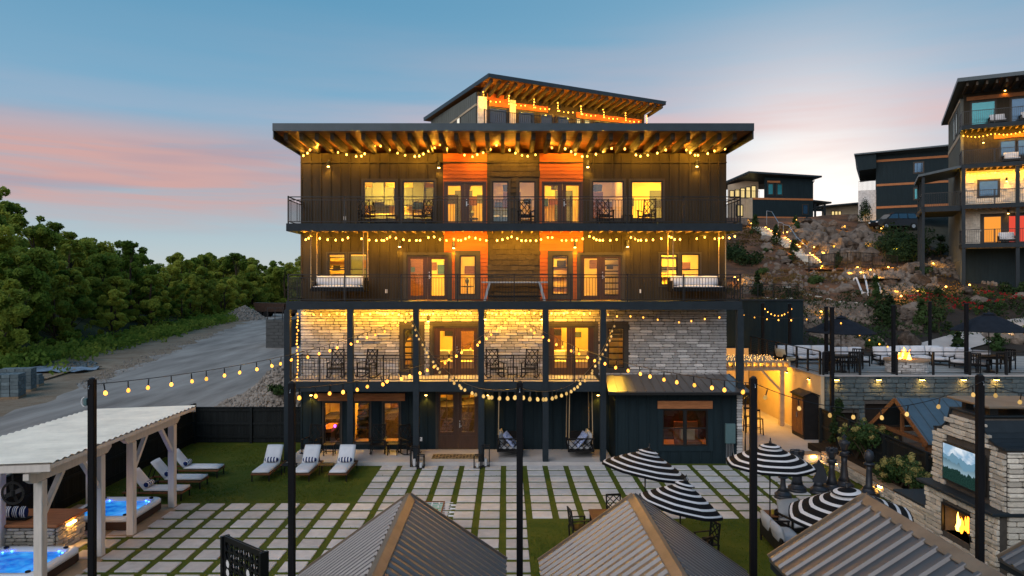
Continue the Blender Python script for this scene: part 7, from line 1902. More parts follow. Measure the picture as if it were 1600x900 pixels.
# ================================================================ HOUSES ON THE HILL
def hframe(name, label, cat, origin, ang): return thing(name, label, cat, origin, ang)
def hwall(t, nm, m, x0, x1, y0, y1, z0, z1): return MB().box(x0, x1, y0, y1, z0, z1).build(nm, M[m], t, world=False)
def hwin(t, x0, x1, y, z0, z1, g='glass_dark', ax='x', cas=.1, lit=None):
    """a window set proud of a wall: frame, pane and trim; ax 'x' faces local -y, 'y' faces local -x"""
    T = Matrix.Identity(4) if ax == 'x' else Matrix(((0, 1, 0, 0), (-1, 0, 0, 0), (0, 0, 1, 0), (0, 0, 0, 1))).inverted()
    def bx(b, a, c, y0, y1, d, e):
        if ax == 'x': b.box(a, c, y0, y1, d, e)
        else: b.box(y0, y1, a, c, d, e)
    b = MB()
    for a, c, d, e in ((x0, x0 + .06, z0, z1), (x1 - .06, x1, z0, z1), (x0 + .06, x1 - .06, z0, z0 + .06), (x0 + .06, x1 - .06, z1 - .06, z1)): bx(b, a, c, y - .05, y + .02, d, e)
    o = b.build('window', M['frame'], t, world=False)
    b = MB(); bx(b, x0 + .06, x1 - .06, y - .022, y - .004, z0 + .06, z1 - .06); b.build('pane', M[lit or g], o, world=False)
    if cas:
        b = MB()
        for a, c, d, e in ((x0 - cas, x0, z0 - cas, z1 + cas), (x1, x1 + cas, z0 - cas, z1 + cas), (x0, x1, z0 - cas, z0), (x0, x1, z1, z1 + cas)): bx(b, a, c, y - .03, y + .02, d, e)
        b.build('casing', M['casing'], o, world=False)
    return o
M['pane_sky'] = mat('sky_reflecting_pane', (.10, .14, .17), .08, metal=.85, var=.05)
M['pane_teal'] = mat('teal_tinted_pane', (.03, .22, .26), .15, metal=.3, var=.1)
M['pane_blue'] = mat('blue_tinted_pane', (.035, .09, .16), .12, metal=.4, var=.1)
M['pane_lit'] = emit('lit_pane', (1.0, .74, .30), 1.0)
M['pane_white'] = emit('lit_pane_white', (1.0, .93, .78), .95)
M['pane_orange'] = emit('lit_pane_orange', (1.0, .36, .05), 1.0)
M['pane_red'] = emit('lit_pane_red', (1.0, .10, .06), .8)
M['cream_side'] = mat('cream_siding', (.44, .35, .25), .7, var=.1, scale=2)
# the upper lodge right behind
A0 = at(745.5, 141, 50); u_ang = math.atan2(6.0, 12.82)
ul = hframe('upper_lodge', 'dark upper lodge with string lights under its roof, peeking over the main roof', 'lodge', (A0.x, A0.y, 14.0), u_ang)
UL, UD, UT = 14.2, 9.8, 6.75
hwall(ul, 'front_wall', 'siding', 0, UL, 0, .2, 0, UT - .12); sw = hwall(ul, 'side_wall', 'siding_grey', 0, .2, .21, UD, 0, UT - .1); hwall(ul, 'back_wall', 'siding', 0, UL, UD - .2, UD, 0, UT - .3); hwall(ul, 'side_wall', 'siding', UL - .2, UL, .21, UD - .21, 0, UT - .3)
me = MB().box(-.02, -.0, -.022, .022, 0, UT - .15).mesh('batten', M['siding_grey'])
for i in range(23): o = put('batten', me, sw, Matrix.Translation((0, .4 + i * .41, 0)))
P1 = (.02, -2.0, UT + .57); P2 = (UL + .6, -1.9, UT + .30); P3 = (-.45, UD + .5, UT + .12); P4 = (UL + .6, UD + .5, UT - .2)
b = MB(); V = [P1, P2, P4, P3]; b.add(V + [(x, y, z - .22) for x, y, z in V], [(0, 1, 2, 3), (7, 6, 5, 4), (0, 4, 5, 1), (1, 5, 6, 2), (2, 6, 7, 3), (3, 7, 4, 0)])
ur = b.build('roof', M['cedar'], ul, world=False)
b = MB(); V = [(P1[0] - .04, P1[1] - .04, P1[2] + .05), (P2[0] + .04, P2[1] - .04, P2[2] + .05), (P4[0] + .04, P4[1] + .04, P4[2] + .05), (P3[0] - .04, P3[1] + .04, P3[2] + .05)]
b.add(V + [(x, y, z - .045) for x, y, z in V], [(0, 1, 2, 3), (7, 6, 5, 4), (0, 4, 5, 1), (1, 5, 6, 2), (2, 6, 7, 3), (3, 7, 4, 0)])
b.build('roof_sheet', M['fascia'], ur, world=False)
b = MB()
for a, c in ((P1, P2), (P3, P1)): b.bar(Vector(a) + Vector((-.02, -.03, -.10)), Vector(c) + Vector((-.02, -.03, -.10)), .04, .26)
b.build('fascia_board', M['fascia'], ur, world=False)
for i in range(24):
    f = i / 23; x = .3 + UL * f; zt = P1[2] + (P2[2] - P1[2]) * f
    MB().bar((x, -1.85, zt - .36), (x, -.01, UT - .30 - .27 * f * .3), .14, .24).build('rafter', M['rafter'], ur, world=False)
for (a, c, zt) in ((.9, 5.6, 5.72), (8.0, 13.9, 5.58)): hwall(ul, 'header_beam', 'orange', a, c, -.07, -.002, zt, zt + .42)
hwall(ul, 'orange_panel', 'orange', .75, 2.45, -.03, -.002, 6.16, 6.6)
for a, c in ((.02, .7), (2.5, 2.95)):
    pr_ = hwall(ul, 'stone_pier', 'stone_buff', a, c, -.12, -.002, 0, 6.3)
for i, (a, c, l) in enumerate(((.9, 2.3, 'pane_sky'), (3.2, 4.5, 'pane_sky'), (5.0, 6.0, 'pane_sky'), (6.4, 7.4, 'pane_sky'), (8.0, 8.4, 'pane_lit'), (8.7, 9.2, 'pane_lit'), (9.7, 10.9, 'pane_sky'), (11.4, 12.4, 'pane_sky'))): hwin(ul, a, c, -.0, 3.9, 5.62 - .02 * i, lit=l, cas=.08)
hwin(ul, 5.2, 6.0, 0, 4.6, 5.3, 'pane_white', 'y', .08, 'pane_white'); hwin(ul, 3.2, 3.9, 0, 4.7, 5.6, 'pane_white', 'y', .08, 'pane_white')
MB().bar((-.02, .1, 5.75), (-.02, UD * .62, 5.4), .06, .14).build('trim_board', M['porch_wood'], ul, world=False)
deck_ = MB().box(-.2, UL, -1.8, -.13, 3.65, 3.9).build('deck', M['slate'], ul, world=False)
b = MB(); b.bar((-.2, -1.75, 4.95), (UL, -1.75, 4.95), .05, .04)
for i in range(90): x = -.2 + i * .16; b.box(x - .01, x + .01, -1.76, -1.74, 3.9, 4.95)
for i in range(9): x = -.2 + i * 1.8; b.box(x - .03, x + .03, -1.78, -1.72, 3.9, 5.0)
kind(b.build('railing', M['rail'], ul, world=False), 'stuff')
pts = []
for i in range(8):
    x = .1 + i * 1.95; zt = UT - .25 - .30 * i / 7
    for j in range(4): pts.append((x, -.9, zt - .02 - .19 * j))
    for j in range(1, 5): pts.append((x + j * .38, -.45 - .0, zt - .38 - .12 * math.sin(PI * j / 5)))
wm = WM[ul]; string_pts('warm string lights hanging from the rafters of the upper lodge', [wm @ Vector(p) for p in pts[:-4]], 'far', None)
for i in range(6): x = 4.9 + i * 1.7; MB().box(x - .06, x + .06, -.14, -.01, 6.12, 6.4).build('wall_lamp', M['frame'], ul, world=False)

# big house on the far right
hc0 = at(1503, 319, 55)
rh = hframe('hill_house', 'tall dark house with lit balconies and string lights at the right edge', 'house', (hc0.x, hc0.y, 7.0), math.atan2(-.45, .89))
ZZ = [10.25 - 7, 13.25 - 7, 16.35 - 7, 19.35 - 7]               # deck levels above the base
HW = 16.0
mm = {0: 'stone_buff', 1: 'stone_buff', 2: 'siding', 3: 'siding'}
for lv in range(4):
    z0, z1 = ZZ[lv], (ZZ[lv + 1] if lv < 3 else 15.5)
    hwall(rh, 'front_wall', mm[lv], .3, HW, 1.9, 2.1, z0 - .3, z1 - .302)
hwall(rh, 'base_wall', 'siding_blue', .4, HW, 2.3, 2.5, -2, ZZ[0] - .31)
# split-face courses on the two stone storeys
for lv in (0, 1):
    k = MB(); z = ZZ[lv]
    while z < ZZ[lv + 1] - .5:
        x = .3 + RND.uniform(0, .3)
        while x < 8:
            w = RND.uniform(.35, .8)
            if not any(a - .12 < x + w and x < c + .12 and z < ZZ[lv] + e and z + .19 > ZZ[lv] + d for a, c, d, e in (((1.6, 7.8, -.1, 2.45),) if lv == 0 else ((1.3, 2.6, .63, 2.12), (5.0, 6.6, .63, 2.12)))): k.rbox(x, x + w - .02, 1.9 - RND.uniform(.02, .07), 1.905, z, z + .19, .01)
            x += w
        z += .205
    kind(k.build('stonework', M['stone_buff'], rh, world=False), 'stuff')
sw = hwall(rh, 'side_wall', 'siding_grey', .1, .298, 1.9, 11.5, -2, 14.8)
me = MB().box(-.02, -.0, -.022, .022, 0, 13).mesh('batten', M['siding_grey'])
for i in range(23): put('batten', me, sw, Matrix.Translation((.1, 2.1 + i * .41, 2)))
me2 = MB().box(-.022, .022, -.02, 0, 0, 2.7).mesh('batten', M['siding'])
for lv in (2, 3):
    for i in range(24): put('batten', me2, rh, Matrix.Translation((.5 + i * .41, 1.9, ZZ[lv])))
b = MB(); V = [(-.4, -1.2, 15.75), (HW, -1.2, 15.75), (HW, 12.3, 15.1), (-.4, 12.3, 15.1)]
b.add(V + [(x, y, z - .28) for x, y, z in V], [(0, 1, 2, 3), (7, 6, 5, 4), (0, 4, 5, 1), (1, 5, 6, 2), (2, 6, 7, 3), (3, 7, 4, 0)]); hr = b.build('roof', M['fascia'], rh, world=False)
for i in range(18): MB().box(.2 + i * .62, .34 + i * .62, -.9, 1.88, 15.15, 15.44).build('rafter', M['rafter'], hr, world=False)
for lv in range(4):
    z = ZZ[lv]; dk = MB().box(0, HW, .06, 1.88, z - .08, z).build('deck', M['slate'], rh, world=False)
    MB().box(-.02, HW, 0, .058, z - .32, z + .01).build('fascia_beam', M['slate'], dk, world=False); MB().box(-.02, .04, .06, 1.88, z - .32, z + .01).build('fascia_beam', M['slate'], dk, world=False)
    for i in range(22): MB().box(.4 + i * .41, .44 + i * .41, .06, 1.88, z - .26, z - .082).build('joist', M['joist'], dk, world=False)
    b = MB(); b.bar((0, .05, z + 1.07), (9, .05, z + 1.07), .05, .04); b.bar((.02, .05, z + 1.07), (.02, 1.9, z + 1.07), .05, .04); b.bar((0, .05, z + .1), (9, .05, z + .1), .03, .03)
    for i in range(75): b.box(i * .12 - .009, i * .12 + .009, .04, .06, z + .1, z + 1.07)
    for i in range(16): b.box(.01, .03, .05 + i * .12, .07 + i * .12, z + .1, z + 1.07)
    for i in range(5): b.box(i * 2.1 - .03, i * 2.1 + .03, .02, .08, z, z + 1.1)
    kind(b.build('railing', M['rail'], rh, world=False), 'stuff')
for x in (.12, 3.55, 7.0): MB().box(x - .12, x + .12, .06, .28, -2.5, ZZ[2] - .33).build('post', M['slate'], rh, world=False)
hwin(rh, 1.3, 2.6, 1.9, ZZ[1] + .75, ZZ[1] + 2.0, lit='pane_blue'); hwin(rh, 5.0, 6.6, 1.9, ZZ[1] + .75, ZZ[1] + 2.0, lit='pane_blue')
for a, c, l in ((1.6, 2.8, 'pane_orange'), (3.2, 4.5, 'pane_red'), (4.9, 6.2, 'pane_red'), (6.6, 7.8, 'pane_orange')): hwin(rh, a, c, 1.9, ZZ[0] + .1, ZZ[0] + 2.2, lit=l, cas=.2)
hwin(rh, 2.7, 3.7, 1.9, ZZ[2] + .6, ZZ[2] + 1.9, lit='pane_blue'); hwin(rh, 3.8, 4.8, 1.9, ZZ[2] + .6, ZZ[2] + 1.9, lit='pane_blue'); hwall(rh, 'header_beam', 'orange', 2.3, 5.2, 1.8, 1.868, ZZ[2] + 2.1, ZZ[2] + 2.4)
hwin(rh, .8, 2.4, 1.9, ZZ[3] + .05, ZZ[3] + 2.1, lit='pane_teal'); hwin(rh, 3.4, 5.2, 1.9, ZZ[3] + .3, ZZ[3] + 2.1, lit='pane_blue'); hwall(rh, 'header_beam', 'cedar_trim', .5, 6.5, 1.8, 1.868, ZZ[3] + 2.25, ZZ[3] + 2.55)
for y0, y1, z0, z1 in ((4.2, 5.2, ZZ[3] + .2, ZZ[3] + 2.0), (6.0, 7.0, ZZ[3] + .0, ZZ[3] + 1.9)): hwin(rh, y0, y1, .1, z0, z1, ax='y', lit='pane_teal')
MB().box(.06, .098, 2.1, 11.4, ZZ[3] - .5, ZZ[3] - .2).build('trim_board', M['porch_wood'], rh, world=False); MB().box(.06, .098, 2.1, 11.4, ZZ[3] + 2.3, ZZ[3] + 2.5).build('trim_board', M['porch_wood'], rh, world=False)
def hlamp(t, x, y, z):
    o = MB().lathe([(.07, -.14), (.07, .14)], 8, (x, y - .12, z)).build('wall_lamp', M['frame'], t, world=False); MB().lathe([(.055, -.17), (.055, -.142)], 8, (x, y - .12, z)).build('lamp_glow', M['sconce_glow'], o, world=False); lamp_light('SPOT', WM[t] @ Vector((x, y - .18, z - .2)), 20.0, t, 115)
for x, z in ((3.0, ZZ[3] + 2.9), (1.6, ZZ[2] + 2.0), (3.1, ZZ[1] + 2.0), (3.2, ZZ[0] + 2.5)): hlamp(rh, x, 1.88, z)
wm = WM[rh]
for lv, lab in ((2, 'warm string lights under the second balcony from the top of the right hand house'), (1, 'warm string lights above the stone balcony of the right hand house')):
    z = ZZ[lv + 1] - .45; string_pts(lab, [wm @ Vector((.25 + i * .26, 1.5, z - .16 * abs(math.sin(i * .42)))) for i in range(26)], 'far', None)
for i, (x, lv) in enumerate(((2.4, 3), (4.4, 3), (5.6, 3), (3.3, 2), (4.7, 2), (3.0, 0), (5.0, 0))):
    p = wm @ Vector((x, .9, ZZ[lv])); lounge(('pale seat on the %s of the right hand house, %s' % (('lowest balcony', '', 'second balcony from the top', 'top balcony')[lv], ('left', 'middle', 'right', 'left', 'right', 'left', 'right')[i])), p.x, p.y, math.atan2(-.45, .89), 1.1, 'balcony_seat', 'chair', 'cush', p.z + .005, 'pale seats on the balconies of the right hand house')
# its side porch
b = MB(); V = [(-2.9, .2, ZZ[1] + 2.55), (.05, .2, ZZ[1] + 3.1), (.05, 6, ZZ[1] + 3.1), (-2.9, 6, ZZ[1] + 2.55)]
b.add(V + [(x, y, z - .18) for x, y, z in V], [(0, 1, 2, 3), (7, 6, 5, 4), (0, 4, 5, 1), (1, 5, 6, 2), (2, 6, 7, 3), (3, 7, 4, 0)]); b.build('porch_roof', M['fascia'], rh, world=False)
MB().box(-2.7, -.03, .4, 6, ZZ[1] - .4, ZZ[1]).build('porch_deck', M['slate'], rh, world=False)
for x, y in ((-2.55, .5), (-2.55, 3.1), (-2.55, 5.8)): MB().box(x - .1, x + .1, y - .1, y + .1, -1.5, ZZ[1] + 2.42).build('post', M['slate'], rh, world=False)
b = MB(); b.bar((-2.6, .45, ZZ[1] + 1.07), (0, .45, ZZ[1] + 1.07), .05, .04); b.bar((-2.6, .45, ZZ[1] + 1.07), (-2.6, 5.9, ZZ[1] + 1.07), .05, .04)
for i in range(21): b.box(-2.6 + i * .12, -2.582 + i * .12, .44, .46, ZZ[1], ZZ[1] + 1.05)
kind(b.build('railing', M['rail'], rh, world=False), 'stuff')

# house B
hb0 = at(1369, 331, 80)
hb = hframe('hill_house', 'blue black house with orange trim bands and wide roof overhang, left of the tall one', 'house', (hb0.x, 80, hb0.z), math.radians(-27))
s_ = 80 / F
hwall(hb, 'front_wall', 'siding_blue', 0, 12.5, 0, .2, -1, 6.35); hwall(hb, 'side_wall', 'siding_blue', 0, .2, .21, 10, -1, 6.2)
for z in (.35, 2.85, 5.55): hwall(hb, 'trim_board', 'cedar_trim', .02, 12.4, -.04, -.002, z, z + .24)
b = MB(); V = [(-2.2, -1.2, 6.5), (12.9, -1.2, 6.9), (12.9, 10.5, 6.9), (-2.0, 10.5, 6.5)]; b.add(V + [(x, y, z - .16) for x, y, z in V], [(0, 1, 2, 3), (7, 6, 5, 4), (0, 4, 5, 1), (1, 5, 6, 2), (2, 6, 7, 3), (3, 7, 4, 0)]); ro = b.build('roof', M['fascia'], hb, world=False)
MB().prism([(-2.15, 6.34), (-.01, 6.34), (-.01, 4.75), (-1.7, 4.62)], 'y', -.9, 9.5).build('soffit_box', M['siding_blue'], ro, world=False)
for x, z0, z1 in ((3.7, 4.1, 5.2), (3.7, 1.2, 2.4)): hwin(hb, x, x + .85, 0, z0, z1, lit='pane_blue' if z0 > 3 else 'pane_teal')
hwall(hb, 'stone_pier', 'stone', -1.8, -.01, .2, 3, -1, 2.5)
k = MB(); k.bar((-1.75, .25, 3.55), (-.05, .25, 3.55), .05, .05)
for i in range(14): k.box(-1.75 + i * .125, -1.725 + i * .125, .24, .26, 2.5, 3.55)
kind(k.build('railing', M['rail'], hb, world=False), 'stuff')
me = MB().box(-.025, .025, -.025, 0, 0, 6.0).mesh('batten', M['siding_blue'])
for i in range(29): put('batten', me, hb, Matrix.Translation((.2 + i * .42, 0, 0)))
# house A
ha0 = at(1176, 345, 88)
ha = hframe('hill_house', 'two storey blue black house with cream side and sloping roof, right behind the lodge', 'house', (ha0.x, 88, ha0.z), math.radians(8))
hwall(ha, 'front_wall', 'siding_blue', 0, 8.0, 0, .2, -1.5, 2.85); hwall(ha, 'upper_wall', 'siding_blue', 1.6, 8.0, .02, .2, 2.852, 5.6)
hwall(ha, 'trim_board', 'cedar_trim', .02, 7.95, -.05, -.002, 2.62, 2.85); hwall(ha, 'trim_board', 'cedar_trim', .02, 7.0, -.05, -.002, .35, .55); hwall(ha, 'trim_board', 'cedar_trim', 1.9, 3.6, -.05, .018, 4.75, 4.98)
MB().prism([(0, -1.5), (-2.4, -1.5), (-2.4, 4.6), (1.58, 5.55), (1.58, 2.86), (0, 2.86)][::-1], 'y', 1.6, 1.8).build('cream_wall', M['cream_side'], ha, world=False)
hwall(ha, 'cream_wall', 'cream_side', -.2, -.002, .02, 1.58, -1.5, 2.85)
b = MB(); V = [(-1.0, -1.0, 5.95), (8.7, -.8, 5.62), (8.7, 8, 5.3), (-3.4, 5, 4.6)]; b.add(V + [(x, y, z - .2) for x, y, z in V], [(0, 1, 2, 3), (7, 6, 5, 4), (0, 4, 5, 1), (1, 5, 6, 2), (2, 6, 7, 3), (3, 7, 4, 0)]); ra = b.build('roof', M['fascia'], ha, world=False)
k = MB()
for i in range(14): f = i / 13; k.box(-1.05 - 2.2 * f, -.95 - 2.2 * f, -.9 + 5.6 * f, -.3 + 5.6 * f, 5.55 - 1.3 * f, 5.70 - 1.3 * f)
kind(k.build('rafter_ends', M['rafter'], ra, world=False), 'stuff')
for x in (2.0, 3.2): hwin(ha, x, x + .7, .02, 3.25, 4.6, lit='pane_teal', cas=.06)
hwin(ha, 6.6, 7.3, 0, .9, 2.1, lit='pane_blue', cas=.06)
for i in range(5): hwin(ha, -2.25 + i * .72, -1.65 + i * .72, 1.6, 3.0, 3.9 + .16 * i, lit='pane_lit', cas=.04)
hwin(ha, -1.4, -.5, 1.6, .7, 2.1, lit='pane_lit', cas=.06)
k = MB(); k.bar((-2.3, 1.2, 3.85), (1.5, 1.2, 3.85), .05, .05)
for i in range(20): k.box(-2.3 + i * .2, -2.28 + i * .2, 1.19, 1.21, 2.86, 3.85)
kind(k.build('railing', M['rail'], ha, world=False), 'stuff')
b = MB(); V = [(8.0, 1.0, 2.9), (11.0, .8, 2.6), (11.0, 5, 2.6), (8.0, 5, 2.9)]; b.add(V + [(x, y, z - .2) for x, y, z in V], [(0, 1, 2, 3), (7, 6, 5, 4), (0, 4, 5, 1), (1, 5, 6, 2), (2, 6, 7, 3), (3, 7, 4, 0)]); b.build('porch_roof', M['fascia'], ha, world=False)
for x in (10.3, 9.0): MB().box(x - .1, x + .1, 1.1, 1.3, -1.5, 2.4).build('post', M['slate'], ha, world=False)
MB().tube([(8.05, -.1, 5.3), (8.05, -.1, 5.0), (8.01, .1, 4.8), (8.01, .1, -1)], .06, 6).build('downspout', M['rail'], ha, world=False)
# small house between
hs0 = at(1285, 345, 96)
hs = hframe('hill_house', 'small low cream house with one lit window between the two blue black houses', 'house', (hs0.x, 96, hs0.z), 0)
hwall(hs, 'front_wall', 'cream_side', 0, 4.9, 0, .2, -1.5, 2.1); hwall(hs, 'side_wall', 'siding_blue', 4.91, 5.1, -.1, 6, -1.5, 2.3)
b = MB(); V = [(-2.4, -1.2, 1.75), (5.3, -1.2, 2.45), (5.3, 6, 2.45), (-2.4, 6, 1.75)]; b.add(V + [(x, y, z - .18) for x, y, z in V], [(0, 1, 2, 3), (7, 6, 5, 4), (0, 4, 5, 1), (1, 5, 6, 2), (2, 6, 7, 3), (3, 7, 4, 0)]); b.build('roof', M['fascia'], hs, world=False)
for i in range(3): hwin(hs, 1.2 + i * .45, 1.62 + i * .45, 0, .2, 1.3, lit='pane_lit', cas=.04)
hwall(hs, 'porch_beam', 'siding_blue', -2.3, -.02, -.9, -.7, 1.2, 1.5)
# parked vehicle on the hill
v0 = at(1398, 352, 77); vz = tz(v0.x, 77)
sv = thing('parked_van', 'dark people carrier parked on the crest of the hill below the houses', 'car', (v0.x, 77, vz + .02), math.radians(3))
side = [(-2.35, .45), (-2.4, .8), (-2.25, 1.0), (-1.35, 1.12), (-.75, 1.68), (-.4, 1.80), (1.7, 1.82), (2.05, 1.72), (2.35, 1.1), (2.4, .5), (2.3, .38), (-2.2, .36)]
b = MB(); ins = lambda y, k: [(u, w, ) for u, w in side]
V = []
for y, tk in ((-.92, 0), (-.90, 0), (.90, 0), (.92, 0)):
    V += [(u * (1 if abs(y) < .91 else .985), y * (1 if w < 1.15 else .84), w) for u, w in side]
n = len(side); Fs = [tuple(range(n)), tuple(range(3 * n, 4 * n))[::-1]] + [(k * n + i, (k + 1) * n + i, (k + 1) * n + (i + 1) % n, k * n + (i + 1) % n) for k in range(3) for i in range(n)]
b.add(V, Fs).build('body', M['carpaint'], sv, world=False)
for a in ([(-1.25, 1.16), (-.72, 1.62), (-.15, 1.66), (-.15, 1.16)], [(-.05, 1.16), (-.05, 1.66), (.85, 1.68), (.85, 1.16)], [(.95, 1.16), (.95, 1.68), (1.7, 1.68), (2.0, 1.25), (2.0, 1.16)]):
    MB().add([(u, -.925 + (w - 1.16) * .28 * .9 - .002, w) for u, w in a], [tuple(range(len(a)))[::-1]]).build('side_window', M['pane_sky'], sv, world=False)
MB().add([(-1.38, -.78, 1.13), (-1.38, .78, 1.13), (-.78, .72, 1.67), (-.78, -.72, 1.67)], [(3, 2, 1, 0)]).build('windscreen', M['pane_sky'], sv, world=False)
for x in (-1.5, 1.5):
    for y in (-.86, .86):
        w = MB(Matrix.Translation((x, y, .34)) @ Euler((D(90), 0, 0)).to_matrix().to_4x4()).lathe([(.2, -.11), (.33, -.11), (.34, 0), (.33, .11), (.2, .11)], 16).build('wheel', M['rubber'], sv, world=False)
        MB(Matrix.Translation((x, y, .34)) @ Euler((D(90), 0, 0)).to_matrix().to_4x4()).lathe([(.2, -.115), (.2, .115)], 12).build('rim', M['steel'], w, world=False)
for y in (-.7, .7): MB().box(-2.41, -2.3, y - .15, y + .15, .72, .86).build('headlight', M['white'], sv, world=False)

# ================================================================ LEFT: ROAD SIDE, PILES, TREES
scatter('gravel', 'loose gravel along the left edge of the road', [(118, 600), (190, 566), (300, 527), (405, 499), (412, 503), (312, 535), (205, 580), (140, 612)], 700, .03, .10, M['riprap'], 23)
scatter('riprap', 'crushed limestone slope beside the lodge, upper patch', [(395, 628), (418, 600), (446, 588), (446, 640), (395, 640)], 900, .05, .14, M['riprap'], 21, lift=.02)
def mound(name, label, cx, cy, z, r, h, m, n, s0, s1, seed, ex=1.0):
    """a pile of loose stones over a solid heap"""
    r_ = random.Random(seed); t = tag(bpy.data.objects.new(name, None), label, 'rock pile'); C.objects.link(t); t.location = (cx, cy, z); WM[t] = Matrix.Translation((cx, cy, z))
    def hz(x, y): d = math.hypot(x / ex, y) / r; return h * max(0, 1 - d ** 1.15) * (1 + .25 * mnoise.noise(Vector((x, y, seed))))
    b = MB(); k = 24; V = [(0, 0, h * .97)]; Fs = []
    for i in range(1, 7):
        for j in range(k): a = 2 * PI * j / k; q = r * i / 6; x, y = math.cos(a) * q * ex, math.sin(a) * q; V.append((x, y, hz(x, y) - .03))
    for j in range(k): Fs.append((0, 1 + j, 1 + (j + 1) % k))
    for i in range(5):
        for j in range(k): Fs.append((1 + i * k + j, 1 + (i + 1) * k + j, 1 + (i + 1) * k + (j + 1) % k, 1 + i * k + (j + 1) % k))
    b.add(V, Fs).build('heap', m, t, world=False)
    src = rock_mesh(seed + 500, m, 1, .2); co = np.empty(len(src.vertices) * 3); src.vertices.foreach_get('co', co); co = co.reshape(-1, 3); f = [tuple(p.vertices) for p in src.polygons]
    V, Fs, o = [], [], 0
    for i in range(n):
        a, q = r_.uniform(0, 6.28), r * math.sqrt(r_.uniform(0, 1)) * 1.05; x, y = math.cos(a) * q * ex, math.sin(a) * q; s = r_.uniform(s0, s1)
        R_ = np.array(Euler((r_.uniform(0, 6), r_.uniform(0, 6), 0)).to_matrix()); V.append((co * np.array([1, .8, .6])) @ R_.T * s + np.array([x, y, hz(x, y)])); Fs += [tuple(v + o for v in t_) for t_ in f]; o += len(co)
    me = bpy.data.meshes.new('stones'); me.from_pydata(np.concatenate(V).tolist(), [], Fs); me.materials.append(m); kind(put('stones', me, t), 'stuff')
    return t
# sloping rock beds behind the rear fence, next to the lodge
mound('rock_bed', 'sloping bed of crushed rock right behind the rear fence by the lodge', gx(440, 35.3), 35.6, 1.0, 2.3, 2.0, M['riprap'], 1500, .06, .17, 31, 1.1)
mound('rock_bed', 'lower bed of crushed rock farther left behind the rear fence', gx(388, 36), 36.2, .95, 1.35, .85, M['riprap'], 700, .06, .15, 32, 1.25)
pp = hit(380, 499); mound('rock_pile', 'pile of broken stone at the far end of the road', pp.x, pp.y, tz(pp.x, pp.y), 3.4, 2.0, M['riprap'], 900, .12, .35, 33)
for i, (px, Y, lab) in enumerate(((432, 34.0, 'weedy plant growing out of the rock bed by the lodge post'), (412, 35.2, 'dark weedy plant between the two rock beds'), (437, 36.5, 'leafy weed at the top of the rock bed'))): bush(lab, gx(px, Y), Y, (2.0, 1.2, 2.4)[i], .42, 240 + i, 'leaf_shrub', 700, .06)
# truck far off on the road
tr0 = hit(405, 497); tk = thing('dump_truck', 'rusty dark tipper truck parked at the far end of the road', 'truck', (tr0.x + 1.0, tr0.y + 4, tz(tr0.x, tr0.y)), math.radians(0))
MB().prism([(-2.6, .9), (2.0, .9), (2.2, 2.3), (-3.0, 2.4)], 'y', -1.1, 1.1).build('tipper_body', M['rust'], tk, world=False); MB().rbox(2.25, 3.7, -1.05, 1.05, .6, 2.4, .15).build('cab', M['rust'], tk, world=False)
MB().box(-2.6, 3.6, -.5, .5, .55, .88).build('chassis', M['rubber'], tk, world=False); MB().box(2.6, 3.72, -.9, .9, 1.6, 2.2).build('cab_window', M['pane_sky'], tk, world=False)
for x in (-2.0, -.9, 2.9):
    for y in (-.95, .95): MB(Matrix.Translation((x, y, .5)) @ Euler((D(90), 0, 0)).to_matrix().to_4x4()).lathe([(.2, -.16), (.5, -.16), (.5, .16), (.2, .16)], 14).build('wheel', M['rubber'], tk, world=False)
# concrete block wall with rail beside the road
bwY = 66.0; bw_ = thing('block_wall', 'grey block retaining wall with a rail on top, right of the road', 'wall', (gx(430, bwY), bwY, 1.2))
bx0, bx1, bz = gx(415, bwY), gx(452, bwY), gz(500, bwY)
core = MB().box(bx0 + .02, bx1, bwY + .03, bwY + 6, 0.8, bz - .02).build('wall_core', M['blockwall'], bw_)
me = MB().rbox(-.38, .38, -.03, .02, -.14, .14, .02).mesh('block', M['blockwall']); z = 1.2; j = 0
while z < bz - .1:
    x = bx0 + .4 + (j % 2) * .4
    while x < bx1 - .3: piece('block', me, core, (x, bwY + .02, z + .15)); x += .8
    z += .30; j += 1
b = MB(); b.bar((bx0 + .1, bwY + .2, bz + 1.1), (bx1, bwY + .2, bz + 1.1), .06, .06)
for i in range(4): x = bx0 + .1 + i * .7; b.box(x - .03, x + .03, bwY + .17, bwY + .23, bz - .02, bz + 1.1)
b.build('rail', M['rail'], bw_)
# pallets of blocks, planks, plastic sheet by the road
def pallet(px, py, nx_, ny_, nz_, label):
    p = hit(px, py); t = thing('block_stack', label, 'block stack', (p.x, p.y, p.z), D(14), 'stacks of blocks beside the road')
    me = MB().rbox(-.195, .195, -.095, .095, -.095, .095, .008).mesh('block', M['block'])
    MB().box(-nx_ * .205, nx_ * .205, -ny_ * .105, ny_ * .105, 0, .12).build('pallet', M['plank'], t, world=False)
    for k in range(nz_):
        for j in range(ny_):
            for i in range(nx_):
                if j == 0 or k == nz_ - 1 or i in (0, nx_ - 1):
                    if RND.random() < .05 and k == nz_ - 1: continue
                    o = bpy.data.objects.new('block', me); C.objects.link(o); o.parent = t
                    o.location = ((i - nx_ / 2 + .5) * .41 + RND.uniform(-.012, .012), (j - ny_ / 2 + .5) * .21, .22 + k * .20)
pallet(8, 622, 4, 5, 6, 'tall stack of blue grey blocks at the left edge beside the road'); pallet(28, 611, 4, 4, 6, 'blue grey block stack next to the one at the left edge'); pallet(47, 603, 3, 4, 3, 'lowest stack of blue grey blocks, right of the tall ones')
